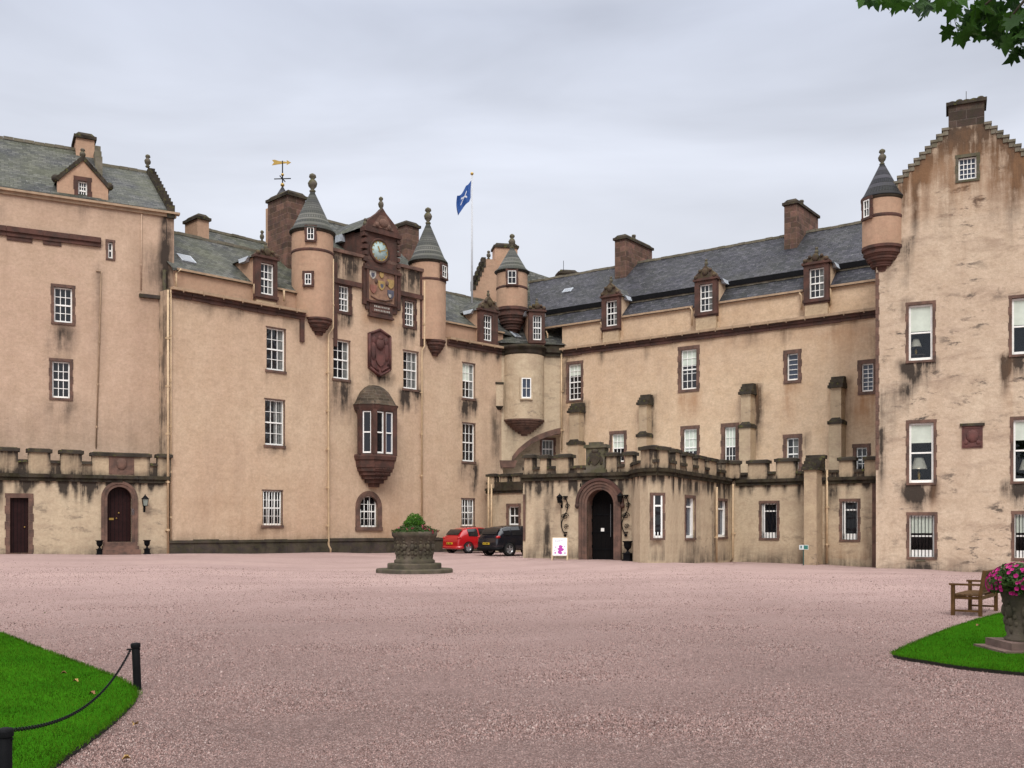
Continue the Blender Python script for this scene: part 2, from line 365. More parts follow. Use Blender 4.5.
def wall(f, u0, u1, wb, wt, mat, holes=None, top=None, bottom=None, step=.4, v=0., parent=None, name='wall', left=0., right=0., rev=.24):
    holes = f.holes if holes is None else holes
    us = {u0, u1}; ws = {wb, wt}
    for a, b, c, d in holes:
        if b > u0 and a < u1: us |= {max(a, u0), min(b, u1)}; ws |= {c, d}
    for q in (top or []) + (bottom or []):
        if u0 < q[0] < u1: us.add(q[0])
    def fill(S):
        S = sorted(S); out = [S[0]]
        for x in S[1:]:
            if x - out[-1] < 1e-4: continue
            n = max(1, int(round((x - out[-1]) / step))); a = out[-1]
            out += [a + (x - a) * (i + 1) / n for i in range(n)]
        return out
    us = fill(us); ws = [q for q in fill(ws)]
    def ip(tab, u, dflt):
        if not tab: return dflt
        if u <= tab[0][0]: return tab[0][1]
        for (a, x), (b, y) in zip(tab, tab[1:]):
            if u <= b: return x + (y - x) * (u - a) / max(b - a, 1e-6)
        return tab[-1][1]
    m = MB(); idx = {}; st = []; ru = []
    def vv(i, j):
        if (i, j) not in idx:
            u = us[i]; z = max(min(ws[j], ip(top, u, 1e9)), ip(bottom, u, -1e9))
            idx[i, j] = m.vert((u, v, z)); st.append(stain_at(f.st, u, z)); ru.append(stain_at(f.ru, u, z))
        return idx[i, j]
    for i in range(len(us) - 1):
        uc = (us[i] + us[i + 1]) / 2; t_ = ip(top, uc, 1e9); b_ = ip(bottom, uc, -1e9)
        for j in range(len(ws) - 1):
            wc = (ws[j] + ws[j + 1]) / 2
            if any(a < uc < b and c < wc < d for a, b, c, d in holes): continue
            if ws[j] >= max(ip(top, us[i], 1e9), ip(top, us[i + 1], 1e9)) or ws[j + 1] <= min(ip(bottom, us[i], -1e9), ip(bottom, us[i + 1], -1e9)): continue
            m.f.append([vv(i, j), vv(i + 1, j), vv(i + 1, j + 1), vv(i, j + 1)]); m.mi.append(0); m.sm.append(False)
    def addq(pts, sv=0.):
        for p in pts: m.v.append(p); st.append(sv); ru.append(0)
        n = len(m.v); m.f.append([n - 4, n - 3, n - 2, n - 1]); m.mi.append(0); m.sm.append(False)
    for a, b, c, d in holes:
        if not (a >= u0 - .01 and b <= u1 + .01 and c >= wb - .01 and d <= wt + .01): continue
        r = v + rev
        addq([(a, v, c), (a, v, d), (a, r, d), (a, r, c)]); addq([(b, v, d), (b, v, c), (b, r, c), (b, r, d)])
        addq([(a, v, d), (b, v, d), (b, r, d), (a, r, d)]); addq([(a, r, c), (b, r, c), (b, v, c), (a, v, c)])
    tl, tr = ip(top, u0, wt), ip(top, u1, wt)
    if left: addq([(u0, v + left, wb), (u0, v, wb), (u0, v, min(wt, tl)), (u0, v + left, min(wt, tl))], .45)
    if right: addq([(u1, v, wb), (u1, v + right, wb), (u1, v + right, min(wt, tr)), (u1, v, min(wt, tr))])
    m.attr = {'stain': st, 'rust': ru}
    return m.build(name, mat, parent, f.M(0, 0))

# ------------------------------------------------------------------ the castle
castle = empty('castle', T(0, 60, .3))
tag(castle, 'pink-beige harled castle with slate roofs, round turrets and a clock, round the gravel court', 'castle')

def frame_mesh(W, Hh, cols, rows, y=.11, t=.06, mt=.03, sash=True, bars=0):
    m = MB()
    m.box(-W / 2, -W / 2 + t, y, y + .07, 0, Hh); m.box(W / 2 - t, W / 2, y, y + .07, 0, Hh)
    m.box(-W / 2 + t, W / 2 - t, y, y + .07, Hh - t, Hh); m.box(-W / 2 + t, W / 2 - t, y - .02, y + .07, 0, t * 1.5)
    if sash: m.box(-W / 2 + t, W / 2 - t, y - .005, y + .065, Hh / 2 - .035, Hh / 2 + .035)
    for i in range(1, cols):
        x = -W / 2 + t + (W - 2 * t) * i / cols; m.box(x - mt / 2, x + mt / 2, y + .015, y + .05, t, Hh - t)
    for j in range(1, rows):
        if sash and rows % 2 == 0 and j == rows // 2: continue
        z = t + (Hh - 2 * t) * j / rows; m.box(-W / 2 + t, W / 2 - t, y + .012, y + .048, z - mt / 2, z + mt / 2)
    return m
def win_parts(parent, mw, W, Hh, cols, rows, glass='glass', blind=0., curtain=0, sash=True, nm='window', t=.06):
    fr = frame_mesh(W, Hh, cols, rows, sash=sash, t=t).build(nm, 'white', parent, mw)
    sub = fr if parent is castle else parent
    g = MB(); g.box(-W / 2 + .02, W / 2 - .02, .168, .2, .02, Hh - .02).build('glass', glass, sub, mw)
    if blind: MB().box(-W / 2 + t, W / 2 - t, .160, .165, Hh - t - (Hh - 2 * t) * blind, Hh - t).build('blind', 'blind', sub, mw)
    if curtain:
        m = MB(); s = 1 if curtain > 0 else -1; n = 4; wd = (W - 2 * t) * abs(curtain)
        for i in range(n):
            a = s * (W / 2 - t - wd * i / n); b = s * (W / 2 - t - wd * (i + .75) / n); m.box(min(a, b), max(a, b), .150 + .004 * (i % 2), .165, t, Hh - t)
        m.build('curtain', 'curtain', sub, mw)
    return fr
def surround_mesh(W, Hh, s, proud=.018, sill=True, quoin=True):
    m = MB(); dp = .105
    m.box(-W / 2 - s, W / 2 + s, -proud, dp, Hh, Hh + s)
    m.box(-W / 2 - s * .9, W / 2 + s * .9, -proud - .03, dp, -s * .75, 0)
    n = max(2, int(Hh / .33)); k = 0
    for sg in (-1, 1):
        for i in range(n):
            ww = s * (1.05 if (i + k) % 2 else .85) if quoin else s
            z0, z1 = Hh * i / n, Hh * (i + 1) / n
            m.box(sg * W / 2, sg * (W / 2 + ww), -proud + random.uniform(-.006, .006), dp, z0 + .003, z1 - .003)
        k += 1
    return m
def window(f, x0, x1, y0, y1, cols=3, rows=4, sur=0., smat='redl', v=0., glass='glass', blind=0., curtain=0, bars=0, sash=True, label=None, t=.06, sill_st=None):
    """x0..y1: the opening measured on the photograph, set into wall line f as a real opening"""
    ua, ub = f.up(x0, v), f.up(x1, v); um = (ua + ub) / 2; wa, wb = f.h(um, y1, v), f.h(um, y0, v)
    f.holes.append((ua, ub, wa, wb)); W, Hh = ub - ua, wb - wa; mw = f.M(um, wa, v)
    fr = win_parts(castle, mw, W, Hh, cols, rows, glass, blind, curtain, sash, t=t)
    if label: fr['label'] = label
    if sur: surround_mesh(W, Hh, sur).build('surround', smat, fr, mw)
    else:
        m = MB(); m.box(-W / 2 - .08, W / 2 + .08, -.05, .1, -.13, 0); m.box(-W / 2 - .05, W / 2 + .06, -.02, .1, Hh, Hh + .06)
        m.box(W / 2, W / 2 + .04, -.012, .1, 0, Hh)
        m.build('sill', 'redl', fr, mw)
    if bars:
        m = MB()
        for i in range(bars):
            x = -W / 2 + W * (i + .5) / bars; m.tube([(x, .05, .02), (x, .05, Hh - .02)], .017, 6)
        m.build('window_bar', 'white', fr, mw)
    if sill_st:
        f.stain(x0 - 2, x1 + 3, y1 + 1, y1 + sill_st[0] * .7, sill_st[1] * .7, v=v)
        hh = wa - f.h(um, y1 + sill_st[0], v)
        f.drips(ua - .1, ub + .15, wa - .12, 6, hh * .6, hh * 1.3, (sill_st[1] * .6, min(1, sill_st[1] * 1.2)))
    return fr

def lathe_part(name, prof, mat, parent, mw, seg=32, **k): return MB().lathe(prof, seg, **k).build(name, mat, parent, mw)

def finial_mb(h, r):
    return MB().lathe([(r * .6, 0), (r * .7, h * .08), (r * .35, h * .16), (r * .85, h * .3), (r * 1.0, h * .48), (r * .75, h * .62), (r * .4, h * .7), (r * .8, h * .8), (r * .72, h * .92), (r * .2, h)], 10, jit=r * .08)

def turret(f, pc, rpx, y_cone, y_eave, y_base, y_corb, y_fin, v=0., mat='harl_t', corb_mat='red', label=None, bands=(), winpx=(), cone_flare=1.12, conemat='slate_t', corb_dx=0., corb=None):
    u = f.up(pc, v); Y = f.Y(u, v); r = rpx * Y / F
    ze, zb, zc, za, zf = (f.h(u, y, v) for y in (y_eave, y_base, y_corb, y_cone, y_fin))
    mw = f.M(u, zb, v)
    nseg = 40
    body = MB().lathe([(r, 0), (r, ze - zb)], nseg); o = body.build('turret', mat, castle, mw)
    if label: o['label'] = label
    # slate cone with a slight bell-cast eave
    mc = mw @ T(0, 0, ze - zb); hc = za - ze
    m = MB(); m.lathe([(r * .9, -.05), (r * cone_flare, 0), (r * cone_flare, .05), (r * .93, hc * .13), (.07, hc)], nseg)
    m.build('cone_roof', conemat, o, mc)
    MB().lathe([(r * 1.0, -.13), (r * 1.07, -.06), (r * 1.06, -.0)], nseg, cap=False).build('eaves_moulding', 'cornice', o, mc)
    finial_mb(zf - za + .1, (zf - za) * .27).build('finial', 'grey', o, mw @ T(0, 0, za - zb - .1))
    # stepped corbel
    hb = zb - zc; pr = []; n = 5; rB = r; mC = mw
    if corb: uc_ = f.up(corb[0], corb[2]); r = corb[1] * f.Y(uc_, corb[2]) / F; mC = f.M(uc_, zb, corb[2])
    for i in range(n):
        q = i / n; rr = r * (1.03 - .92 * (q ** 1.5)); z = -hb * q
        pr += [(rr, z), (rr * 1.0, z - hb / n * .55), (rr * .93, z - hb / n * .62), (rr * .9, z - hb / n * .98)]
    pr.append((.05, -hb)); pr = pr[::-1]
    MB().lathe(pr, nseg, sm=False, c=(corb_dx, 0)).build('corbel', corb_mat, o, mC); r = rB
    for yb in bands:
        z = f.h(u, yb, v) - zb
        MB().lathe([(r * .99, z - .13), (r * 1.03, z - .06), (r * 1.03, z + .03), (r * .99, z + .06)], nseg, cap=False).build('string_course', corb_mat, o, mw)
    for (x0, x1, y0, y1) in winpx:
        q = f.P + f.d * u + f.n * v; base = math.atan2(-q.y, -q.x)
        s_ = max(-.9, min(.9, ((x0 + x1) / 2 - pc) / rpx)); th = base + math.asin(s_)
        W = (x1 - x0) * Y / F / max(.35, math.cos(math.asin(s_))); z0, z1 = f.h(u, y1, v), f.h(u, y0, v)
        wm = T(q.x + math.cos(th) * (r - .0), q.y + math.sin(th) * (r - .0), z0, th + math.pi / 2)
        surround_mesh(W, z1 - z0, .14, proud=.0).build('window_surround', 'red', o, wm @ T(0, -.09, 0))
        win_parts(o, wm @ T(0, -.20, 0), W, z1 - z0, 2, 2, nm='window_frame', sash=False, t=.035)
    return o

def roof(f, u0, u1, v0, w0, v1, w1, mat, back=True, th=.12, name='roof', l1=None, r1=None):
    """slated slope from eave (v0, w0) up to ridge (v1, w1), and the far slope behind"""
    m = MB(); a, b = (u0 if l1 is None else l1), (u1 if r1 is None else r1)
    m.face([(u0, v0, w0), (u1, v0, w0), (b, v1, w1), (a, v1, w1)])
    m.face([(u0, v0, w0 - th), (u1, v0, w0 - th), (u1, v0, w0), (u0, v0, w0)])
    if back: m.face([(b, v1, w1), (u1, 2 * v1 - v0, w0), (u0, 2 * v1 - v0, w0), (a, v1, w1)][::-1] if False else [(a, v1, w1), (b, v1, w1), (u1, 2 * v1 - v0, w0), (u0, 2 * v1 - v0, w0)])
    o = m.build(name, mat, castle, f.M(0, 0))
    n = max(2, int((b - a) / .45)); r = MB()
    for i in range(n):
        x0 = a + (b - a) * i / n; x1 = a + (b - a) * (i + 1) / n - .012; j = random.uniform(-.02, .02)
        r.prism([(x0, w1 - .08 + j), (x1, w1 - .08 + j), (x1, w1 + .07 + j), (x0, w1 + .07 + j)], v1 - .13, v1 + .13)
    r.build('ridge_tiles', 'ridge', o, f.M(0, 0))
    return o

def chimney(f, px0, pxc, px1, y_top, y_bot, v, mat='redb', long_side='right', pots=0, du=None, dv=None, label=None, cap='cope'):
    """px0..pxc..px1: the two visible faces with the near edge at pxc; long_side names the face that runs back"""
    if long_side == 'right':      # front face px0..pxc, side face to the right
        ub = f.up(pxc, v); ua = f.up(px0, v)
        if dv is None:
            dv = 0.2
            while f.up(px1, v + dv) > ub and dv < 6: dv += .05
    else:
        ua = f.up(pxc, v); ub = f.up(px1, v)
        if dv is None:
            dv = .2
            while f.up(px0, v + dv) < ua and dv < 6: dv += .05
    if du: ub = ua + du
    um = (ua + ub) / 2; z1 = f.h(um, y_top, v); z0 = f.h(um, y_bot, v) - 1.5
    W = (ub - ua) / 2; mw = f.M(um, z0, v)
    o = MB().box(-W, W, 0, dv, 0, z1 - z0 - .3).build('chimney', mat, castle, mw)
    if label: o['label'] = label
    h = z1 - z0
    m = MB(); m.box(-W - .1, W + .1, -.1, dv + .1, h - .3, h - .14); m.taper(0, dv / 2, h - .14, h + .05, W + .04, dv / 2 + .04, W - .12, dv / 2 - .12)
    m.build('chimney_coping', cap, o, mw)
    for i in range(pots):
        c = dv * (i + .7) / (pots + .4); MB().lathe([(.14, h), (.12, h + .3), (.15, h + .33), (.13, h + .42), (.09, h + .42)], 12, c=(0, c)).build('chimney_pot', 'grey', o, mw)
    return o

def dormer(f, xl, xr, y_sill, y_wt, y_apex, v, win, mat='red', depth=2.6, cols=3, rows=4, slate_='slate_a', y_base=None, cheek='harl_t', blind=0., curtain=0, zbase=None):
    um = (f.up(xl, v) + f.up(xr, v)) / 2; W = f.up(xr, v) - f.up(xl, v)
    zb = zbase or f.h(um, y_base or y_sill + 6, v); z0 = f.h(um, y_sill, v) - zb; z1 = f.h(um, y_wt, v) - zb; za = f.h(um, y_apex, v) - zb
    wl, wr = f.up(win[0], v) - um, f.up(win[1], v) - um
    cx = (wl + wr) / 2; ww = wr - wl; ze = z1 + .22; mw = f.M(um, zb, v)
    m = MB()
    m.box(-W / 2, wl, 0, .3, max(0, z0 - .3), ze); m.box(wr, W / 2, 0, .3, max(0, z0 - .3), ze); m.box(wl, wr, 0, .3, max(0, z0 - .3), z0); m.box(wl, wr, 0, .3, z1, ze)
    m.box(-W / 2 - .08, W / 2 + .08, -.09, .32, ze, ze + .13)                 # entablature
    m.box(-W / 2 - .04, W / 2 + .04, -.06, .2, z0 - .2, z0 - .04)
    o = m.build('dormer', mat, castle, mw)
    if z0 > .32: MB().box(-W / 2 + .06, W / 2 - .06, .04, .3, 0, z0 - .3).build('apron', 'harl_m', o, mw)
    zp = za - .34; p = MB(); a = W / 2 + .04
    p.prism([(-a, ze + .13), (a, ze + .13), (a * .86, ze + .13 + (zp - ze) * .26), (a * .50, ze + .13 + (zp - ze) * .5), (a * .2, zp - .14), (0, zp), (-a * .2, zp - .14), (-a * .50, ze + .13 + (zp - ze) * .5), (-a * .86, ze + .13 + (zp - ze) * .26)], -.04, .26)
    for sg in (-1, 1):
        p.ball((sg * a * .80, -.04, ze + .22), .13, 8, 5); p.ball((sg * a * .45, -.05, ze + .13 + (zp - ze) * .5), .10, 8, 5)
    p.ball((0, -.06, ze + .15 + (zp - ze) * .38), .2, 8, 5, sz=(1, .4, 1.1))
    p.build('pediment', 'pedi', o, mw)
    finial_mb(.5, .11).build('finial', 'grey', o, mw @ T(0, .1, zp - .1))
    c = MB(); c.box(-W / 2 + .02, -W / 2 + .2, .3, depth, -.2, ze + .02); c.box(W / 2 - .2, W / 2 - .02, .3, depth, -.2, ze + .02)
    c.build('dormer_cheek', cheek, o, mw)
    rr = MB(); rz = ze + (zp - ze) * .82; e = W / 2 + .14
    for sg in (-1, 1):
        q = [(sg * e, .22, ze), (0, .22, rz), (0, depth + 1, rz), (sg * e, depth + 1, ze)]
        rr.face(q if sg > 0 else q[::-1])
    rr.build('dormer_roof', slate_, o, mw)
    for sg in (-1, 1): MB().taper(sg * (W / 2 + .1), 1.0, ze - .15, ze + .1, .12, .3, .04, .5).build('lead_flashing', 'lead', o, mw)
    wm = mw @ T(cx, .02, z0)
    win_parts(o, wm, ww, z1 - z0, cols, rows, nm='window_frame', curtain=curtain, blind=blind)
    return o

def band(f, u0, u1, w0, w1, proud, mat, name='cornice', v=0., parent=None, gutter=True, blocks=True, gm='gutter'):
    """a moulded red stone cornice, block by block, with the painted gutter on top"""
    m = MB(); x = u0; h = w1 - w0
    while x < u1 - .02:
        L_ = min(random.uniform(.7, 1.5), u1 - x); j = random.uniform(-.02, .02)
        if blocks:
            m.box(x, x + L_ - .012, v - proud * .45 + j, v + .1, w0 + random.uniform(0, .05), w0 + h * .45); m.box(x, x + L_ - .012, v - proud * .8 + j, v + .1, w0 + h * .45, w0 + h * .8)
        else: m.box(x, x + L_ - .008, v - proud + j * .5, v + .1, w0, w1)
        x += L_
    o = m.build(name, mat, parent or castle, f.M(0, 0))
    if gutter:
        g = MB(); g.box(u0, u1, v - proud - .1, v + .12, w0 + h * .8, w1 + .04)
        x = u0 + .5
        while x < u1: g.box(x, x + .04, v - proud - .13, v - proud - .10, w0 + h * .62, w1 + .05); x += 1.05
        g.build('gutter', gm, o, f.M(0, 0))
    return o

def pipe(f, pts, v=-.13, r=.055, mat='pipe', name='downpipe', brk=2.2):
    m = MB(); P = []
    for px, py in pts:
        u = f.up(px, v); P.append((u, v, f.h(u, py, v)))
    m.tube(P, r, 8)
    for (a, b) in zip(P, P[1:]):
        n = int(abs(a[2] - b[2]) / brk)
        for i in range(1, n + 1):
            q = [a[k] + (b[k] - a[k]) * i / (n + .5) for k in range(3)]
            m.lathe([(r * 1.4, q[2] - .05), (r * 1.4, q[2] + .05)], 8, c=(q[0], q[1])); m.box(q[0] - r * 1.9, q[0] + r * 1.9, q[1] + .02, q[1] + .09, q[2] - .03, q[2] + .03)
    return m.build(name, mat, castle, f.M(0, 0))

def merlon_row(f, items, y_cren, v=0., th=.42, wc=None, capm='cope', mat='harl_m', hm=None):
    """items: (px0, px1, y_top); wc = height of the string the parapet stands on"""
    for (x0, x1, yt) in items:
        u0, u1 = f.up(x0, v), f.up(x1, v); um = (u0 + u1) / 2; zt = f.h(um, yt, v); zb = wc + .05
        mw = f.M(um, zb, v); W = (u1 - u0) / 2; j = random.uniform(-.02, .02)
        hh = zt - zb - .12; mm = MB(); sx_ = []; e_ = min(.16, W * .4); k0, k1, k2 = random.uniform(.5, 1), random.uniform(0, .75), random.uniform(.3, 1)
        X = [-W, -W + e_, 0, W - e_, W]; Z = [0, hh * .35, hh * .7, hh]; I = {}
        for i, x in enumerate(X):
            for j2, z in enumerate(Z):
                I[i, j2] = mm.vert((x, -.02, z)); sx_.append(min(1, (k0, k1 * .4, k1, k1 * .5, 1.)[i] * (.9, .6, .7, 1)[j2] + (.45 if j2 in (0, 3) else 0) * k2))
        for i in range(4):
            for j2 in range(3): mm.f.append([I[i, j2], I[i + 1, j2], I[i + 1, j2 + 1], I[i, j2 + 1]]); mm.mi.append(0); mm.sm.append(False)
        mm.face([(-W, th, 0), (-W, -.02, 0), (-W, -.02, hh), (-W, th, hh)]).face([(W, -.02, 0), (W, th, 0), (W, th, hh), (W, -.02, hh)]).face([(W, th, 0), (-W, th, 0), (-W, th, hh), (W, th, hh)])
        sx_ += [.9] * (len(mm.v) - len(sx_)); mm.attr = {'stain': sx_}
        o = mm.build('merlon', mat, castle, mw)
        MB().box(-W - .08, W + .08, -.10, th + .08, zt - zb - .15 + j, zt - zb + j).taper(0, th / 2, zt - zb + j, zt - zb + .05 + j, W + .03, th / 2 + .04, W - .05, .08).build('coping', capm, o, mw)

def parapet_run(f, u0, u1, wc, hlow, v=0., th=.40, mat='harl_m', cop=True, skip=()):
    m = MB(); nn = max(1, int((u1 - u0) / .35)); sx_ = []
    for i in range(nn):
        a_, b_ = u0 + (u1 - u0) * i / nn, u0 + (u1 - u0) * (i + 1) / nn; m.face([(a_, v + .01, wc), (b_, v + .01, wc), (b_, v + .01, wc + hlow - .1), (a_, v + .01, wc + hlow - .1)])
    rr_ = [random.uniform(.1, 1) for _ in range(nn + 1)]
    for i in range(nn): sx_ += [min(1, rr_[i] + .3), min(1, rr_[i + 1] + .3), rr_[i + 1] * .8, rr_[i] * .8]
    m.face([(u1, v + th - .01, wc), (u0, v + th - .01, wc), (u0, v + th - .01, wc + hlow - .1), (u1, v + th - .01, wc + hlow - .1)]); sx_ += [.5] * 4; m.attr = {'stain': sx_}
    o = m.build('parapet_wall', mat, castle, f.M(0, 0))
    c = MB(); x = u0; sk = sorted((f.up(a, v), f.up(b, v)) for a, b, *_ in skip)
    while x < u1 - .02:
        L_ = min(random.uniform(.6, 1.1), u1 - x); j = random.uniform(-.012, .012)
        hit = [q for q in sk if q[0] < x + L_ and q[1] > x]
        if hit:
            if hit[0][0] > x + .03: L_ = hit[0][0] - x
            else: x = hit[0][1] + .001; continue
        c.box(x, x + L_ - .012, v - .08, v + th + .05, wc + hlow - .13 + j, wc + hlow + j); x += L_
    if c.v: c.build('coping', 'cope', o, f.M(0, 0))
    s = MB(); x = u0 - .05
    while x < u1 + .02:
        L_ = min(random.uniform(.6, 1.2), u1 + .05 - x); j = random.uniform(-.012, .012)
        s.box(x, x + L_ - .01, v - .17 + j, v + .1, wc - .1, wc + .06); s.box(x, x + L_ - .01, v - .09 + j, v + .1, wc - .26, wc - .1); x += L_
        if L_ < .02: break
    s.build('string_course', 'cornice', o, f.M(0, 0))
    return o

# ---- plan lines (metres, from the vanishing points and base lines of each range)
A = fac_vp(170, 47.3, 1500, 170, 503)        # clock range
Bf = fac_vp(562, 63.7, -826, 560, 884)       # right-hand range
G = fac_vp(876, 46.0, -1750, 876, 1160)      # crow-stepped gable block
Lf = fac_vp(168, 48.3, 2375, -90, 176)       # left block, standing a little back
LL = fac_vp(168, 47.15, 2375, -90, 169)      # low battlemented range before it
PF = Fac(wpt(523, 47.3), wpt(632, 44.7))     # porch front with the door
LB = Fac(wpt(737, 50.75), wpt(876, 47.3))    # low range beside the porch
CW = Fac(wpt(501, 63.0), wpt(562, 63.7))     # diagonal of the inner corner
LK = Fac(wpt(487, 61.6), wpt(534, 59.5))     # low link beside the cars
GZ = -1.2                                    # walls run below the ground

# =============== clock range (A)
WC = 13.2                                    # underside of its cornice top
UA = A.up
for (x0, x1, y0, y1, kw) in [
        (266.5, 285, 328.5, 370.5, dict(curtain=.36, sill_st=(16, .25))), (333.3, 349.5, 340.5, 379, dict(curtain=.36, sill_st=(45, .8))),
        (403.3, 417.7, 351.5, 389, dict(curtain=.6, sill_st=(26, .8))), (462.5, 474.6, 363.5, 398.3, dict(blind=.5, curtain=.35, sill_st=(26, .8))),
        (265, 284.2, 400, 445.3, dict(curtain=.5, sill_st=(10, .45))), (462.5, 474.8, 423.5, 461.5, dict(curtain=0, sill_st=(34, .8))),
        (262.6, 282, 490.8, 525.2, dict(bars=7, sill_st=(10, .4))), (461.5, 474.3, 499, 526, dict(bars=5, sill_st=(10, .4)))]:
    window(A, x0, x1, y0, y1, 3, 4, **kw)
# arched window at the foot, cut as a rectangle and closed by the arch stone
def arch_pts(cx, w, h, r=None, n=14):
    """outline of an arched opening from its lower left round to its lower right"""
    r = w / 2; return [(cx - w / 2, 0)] + [(cx - r * math.cos(math.pi * i / n), h - r + r * math.sin(math.pi * i / n)) for i in range(n + 1)] + [(cx + w / 2, 0)]
def arch_frame(f, x0, x1, y0, y1, s, mat, parent, proud=.06, dp=.3, name='arch_surround', v=0., orders=1):
    ua, ub = f.up(x0, v), f.up(x1, v); um = (ua + ub) / 2; wa, wb = f.h(um, y1, v), f.h(um, y0, v); W, Hh = ub - ua, wb - wa
    f.holes.append((ua, ub, wa, wb)); mw = f.M(um, wa, v)
    pi_, po = arch_pts(0, W, Hh), arch_pts(0, W + 2 * s, Hh + s)
    m = MB()
    for k in range(orders):
        q0, q1 = k / orders, (k + 1) / orders
        A_ = [tuple(a[i] + (b[i] - a[i]) * q0 for i in (0, 1)) for a, b in zip(pi_, po)]; B_ = [tuple(a[i] + (b[i] - a[i]) * q1 for i in (0, 1)) for a, b in zip(pi_, po)]
        y_ = -.03 - proud * (q1) if orders > 1 else -proud
        for i in range(len(A_) - 1):
            a, b, c, d = A_[i], A_[i + 1], B_[i + 1], B_[i]
            m.face([(a[0], y_, a[1]), (d[0], y_, d[1]), (c[0], y_, c[1]), (b[0], y_, b[1])][::-1])
            m.face([(a[0], y_, a[1]), (b[0], y_, b[1]), (b[0], dp, b[1]), (a[0], dp, a[1])])
            m.face([(d[0], y_, d[1]), (d[0], dp, d[1]), (c[0], dp, c[1]), (c[0], y_, c[1])])
    # spandrels: behind the ring, fill between the round head and the square cut
    r = W / 2; n = 10
    for sg in (-1, 1):
        pts = [(sg * r, Hh - r)] + [(sg * r * math.cos(math.pi / 2 * i / n), Hh - r + r * math.sin(math.pi / 2 * i / n)) for i in range(1, n + 1)] + [(sg * r, Hh)]
        if sg < 0: pts = pts[::-1]
        m.prism(pts, .02, dp)
    o = m.build(name, mat, parent, mw)
    return o, mw, W, Hh
o, mw, W, Hh = arch_frame(A, 359.5, 377.5, 496, 527, .28, 'redl', castle, dp=.12)
o.name = 'arched_window'
frame_mesh(W, Hh, 3, 4, y=.14).build('window_frame', 'white', o, mw); MB().box(-W / 2, W / 2, .22, .26, 0, Hh).build('glass', 'glass', o, mw)
m = MB()
for i in range(5): x = -W / 2 + W * (i + .5) / 5; m.tube([(x, .07, .02), (x, .07, Hh - .25 - .25 * abs(i - 2))], .017, 6)
m.build('window_bar', 'white', o, mw); MB().box(-W / 2 - .3, W / 2 + .3, -.1, .1, -.2, 0).build('sill', 'redl', o, mw)
# upper windows of the clock stage
for (x0, x1, y0, y1) in ((339, 349.2, 286, 311.5), (404.8, 414.2, 301.5, 326)):
    window(A, x0, x1, y0, y1, 3, 4, sur=.2, smat='red', curtain=.3, sill_st=(26, .7))
# stains of the clock range
A.stain(330, 360, 250, 290, .9); A.stain(398, 424, 268, 300, .9); A.stain(366, 392, 376, 388, .7); A.stain(377, 388, 480, 492, .4)
A.stain(170, 304, 296, 318, .28); A.stain(447, 500, 340, 362, .3); A.stain(170, 500, 532, 553, .55); A.stain(300, 306, 302, 340, .4)
A.stain(366, 400, 488, 545, .5, rust=True); A.stain(362, 400, 312, 335, .55, rust=True); A.stain(200, 330, 450, 545, .22, rust=True); A.stain(330, 360, 395, 430, .35); A.stain(490, 503, 400, 520, .45)
A.stain(170, 176, 290, 540, .5); A.stain(272, 300, 304, 322, .35, rust=True)
uL, uR = UA(331, 0), UA(424, 0)
ztl, ztr = A.h(uL, 252), A.h(uR, 271)
zt = (ztl + ztr) / 2
# one sheet: cornice height on the flanks, raised over the clock stage
top = [(0, WC), (uL - .001, WC), (uL, zt), (uR, zt), (uR + .001, WC), (UA(503), WC)]
A.drips(.2, UA(300), WC - .45, 26, .3, 1.6, (.15, .45)); A.drips(UA(337), UA(420), A.h(UA(380), 288), 12, .4, 2.2, (.4, .9)); A.drips(UA(448), UA(500), WC - .45, 12, .3, 1.8, (.2, .6))
wall(A, 0, UA(503), GZ, max(zt, WC), 'harl_a', top=top, parent=castle, left=9, step=.42)
# its plinth
m = MB(); a = .35; u0_, u1_ = -.12, UA(486); zt_ = 1.22
x = u0_
while x < u1_:
    L_ = min(1.3, u1_ - x); m.box(x, x + L_ - .01, -.14, .05, GZ, zt_ + random.uniform(-.03, .03)); x += L_
m.box(u0_, u1_, -.19, .05, zt_ - .14, zt_ - .02)
m.build('plinth', 'plinth', castle, A.M(0, 0))
# cornice left flank and right flank
band(A, 0, UA(304), WC - .46, WC, .22, 'red'); band(A, UA(447), UA(501), WC - .46, WC, .22, 'red')
# string that drops beside the left turret
MB().box(UA(299.5), UA(303.5), -.1, .05, WC - 1.6, WC - .36).build('string_course', 'red', castle, A.M(0, 0))
for (xa, xb, ya, yb) in ((333.5, 337, 262, 346), (420, 423.5, 272, 346)):
    ua, ub = UA(xa), UA(xb); MB().box(ua, ub, -.05, .05, A.h(ua, yb), A.h(ua, ya)).build('quoin_strip', 'red', castle, A.M(0, 0))
# string courses across the clock stage
for (xa, xb, yy) in ((333, 361, 282.5), (397, 424, 295)):
    ua, ub = UA(xa), UA(xb); z = A.h((ua + ub) / 2, yy); MB().box(ua, ub, -.12, .05, z - .16, z + .1).build('string_course', 'red', castle, A.M(0, 0))
# stepped coping of the clock stage
m = MB(); x = uL
while x < uR:
    L_ = min(.8, uR - x); m.box(x, x + L_ - .01, -.13, .35, zt - .02, zt + .16 + random.uniform(-.02, .02)); x += L_
m.build('coping', 'redl', castle, A.M(0, 0))
MB().box(uL, uR, .001, .3, zt - 1.3, zt - .02).build('parapet_wall', 'harl_t', castle, A.M(0, 0))
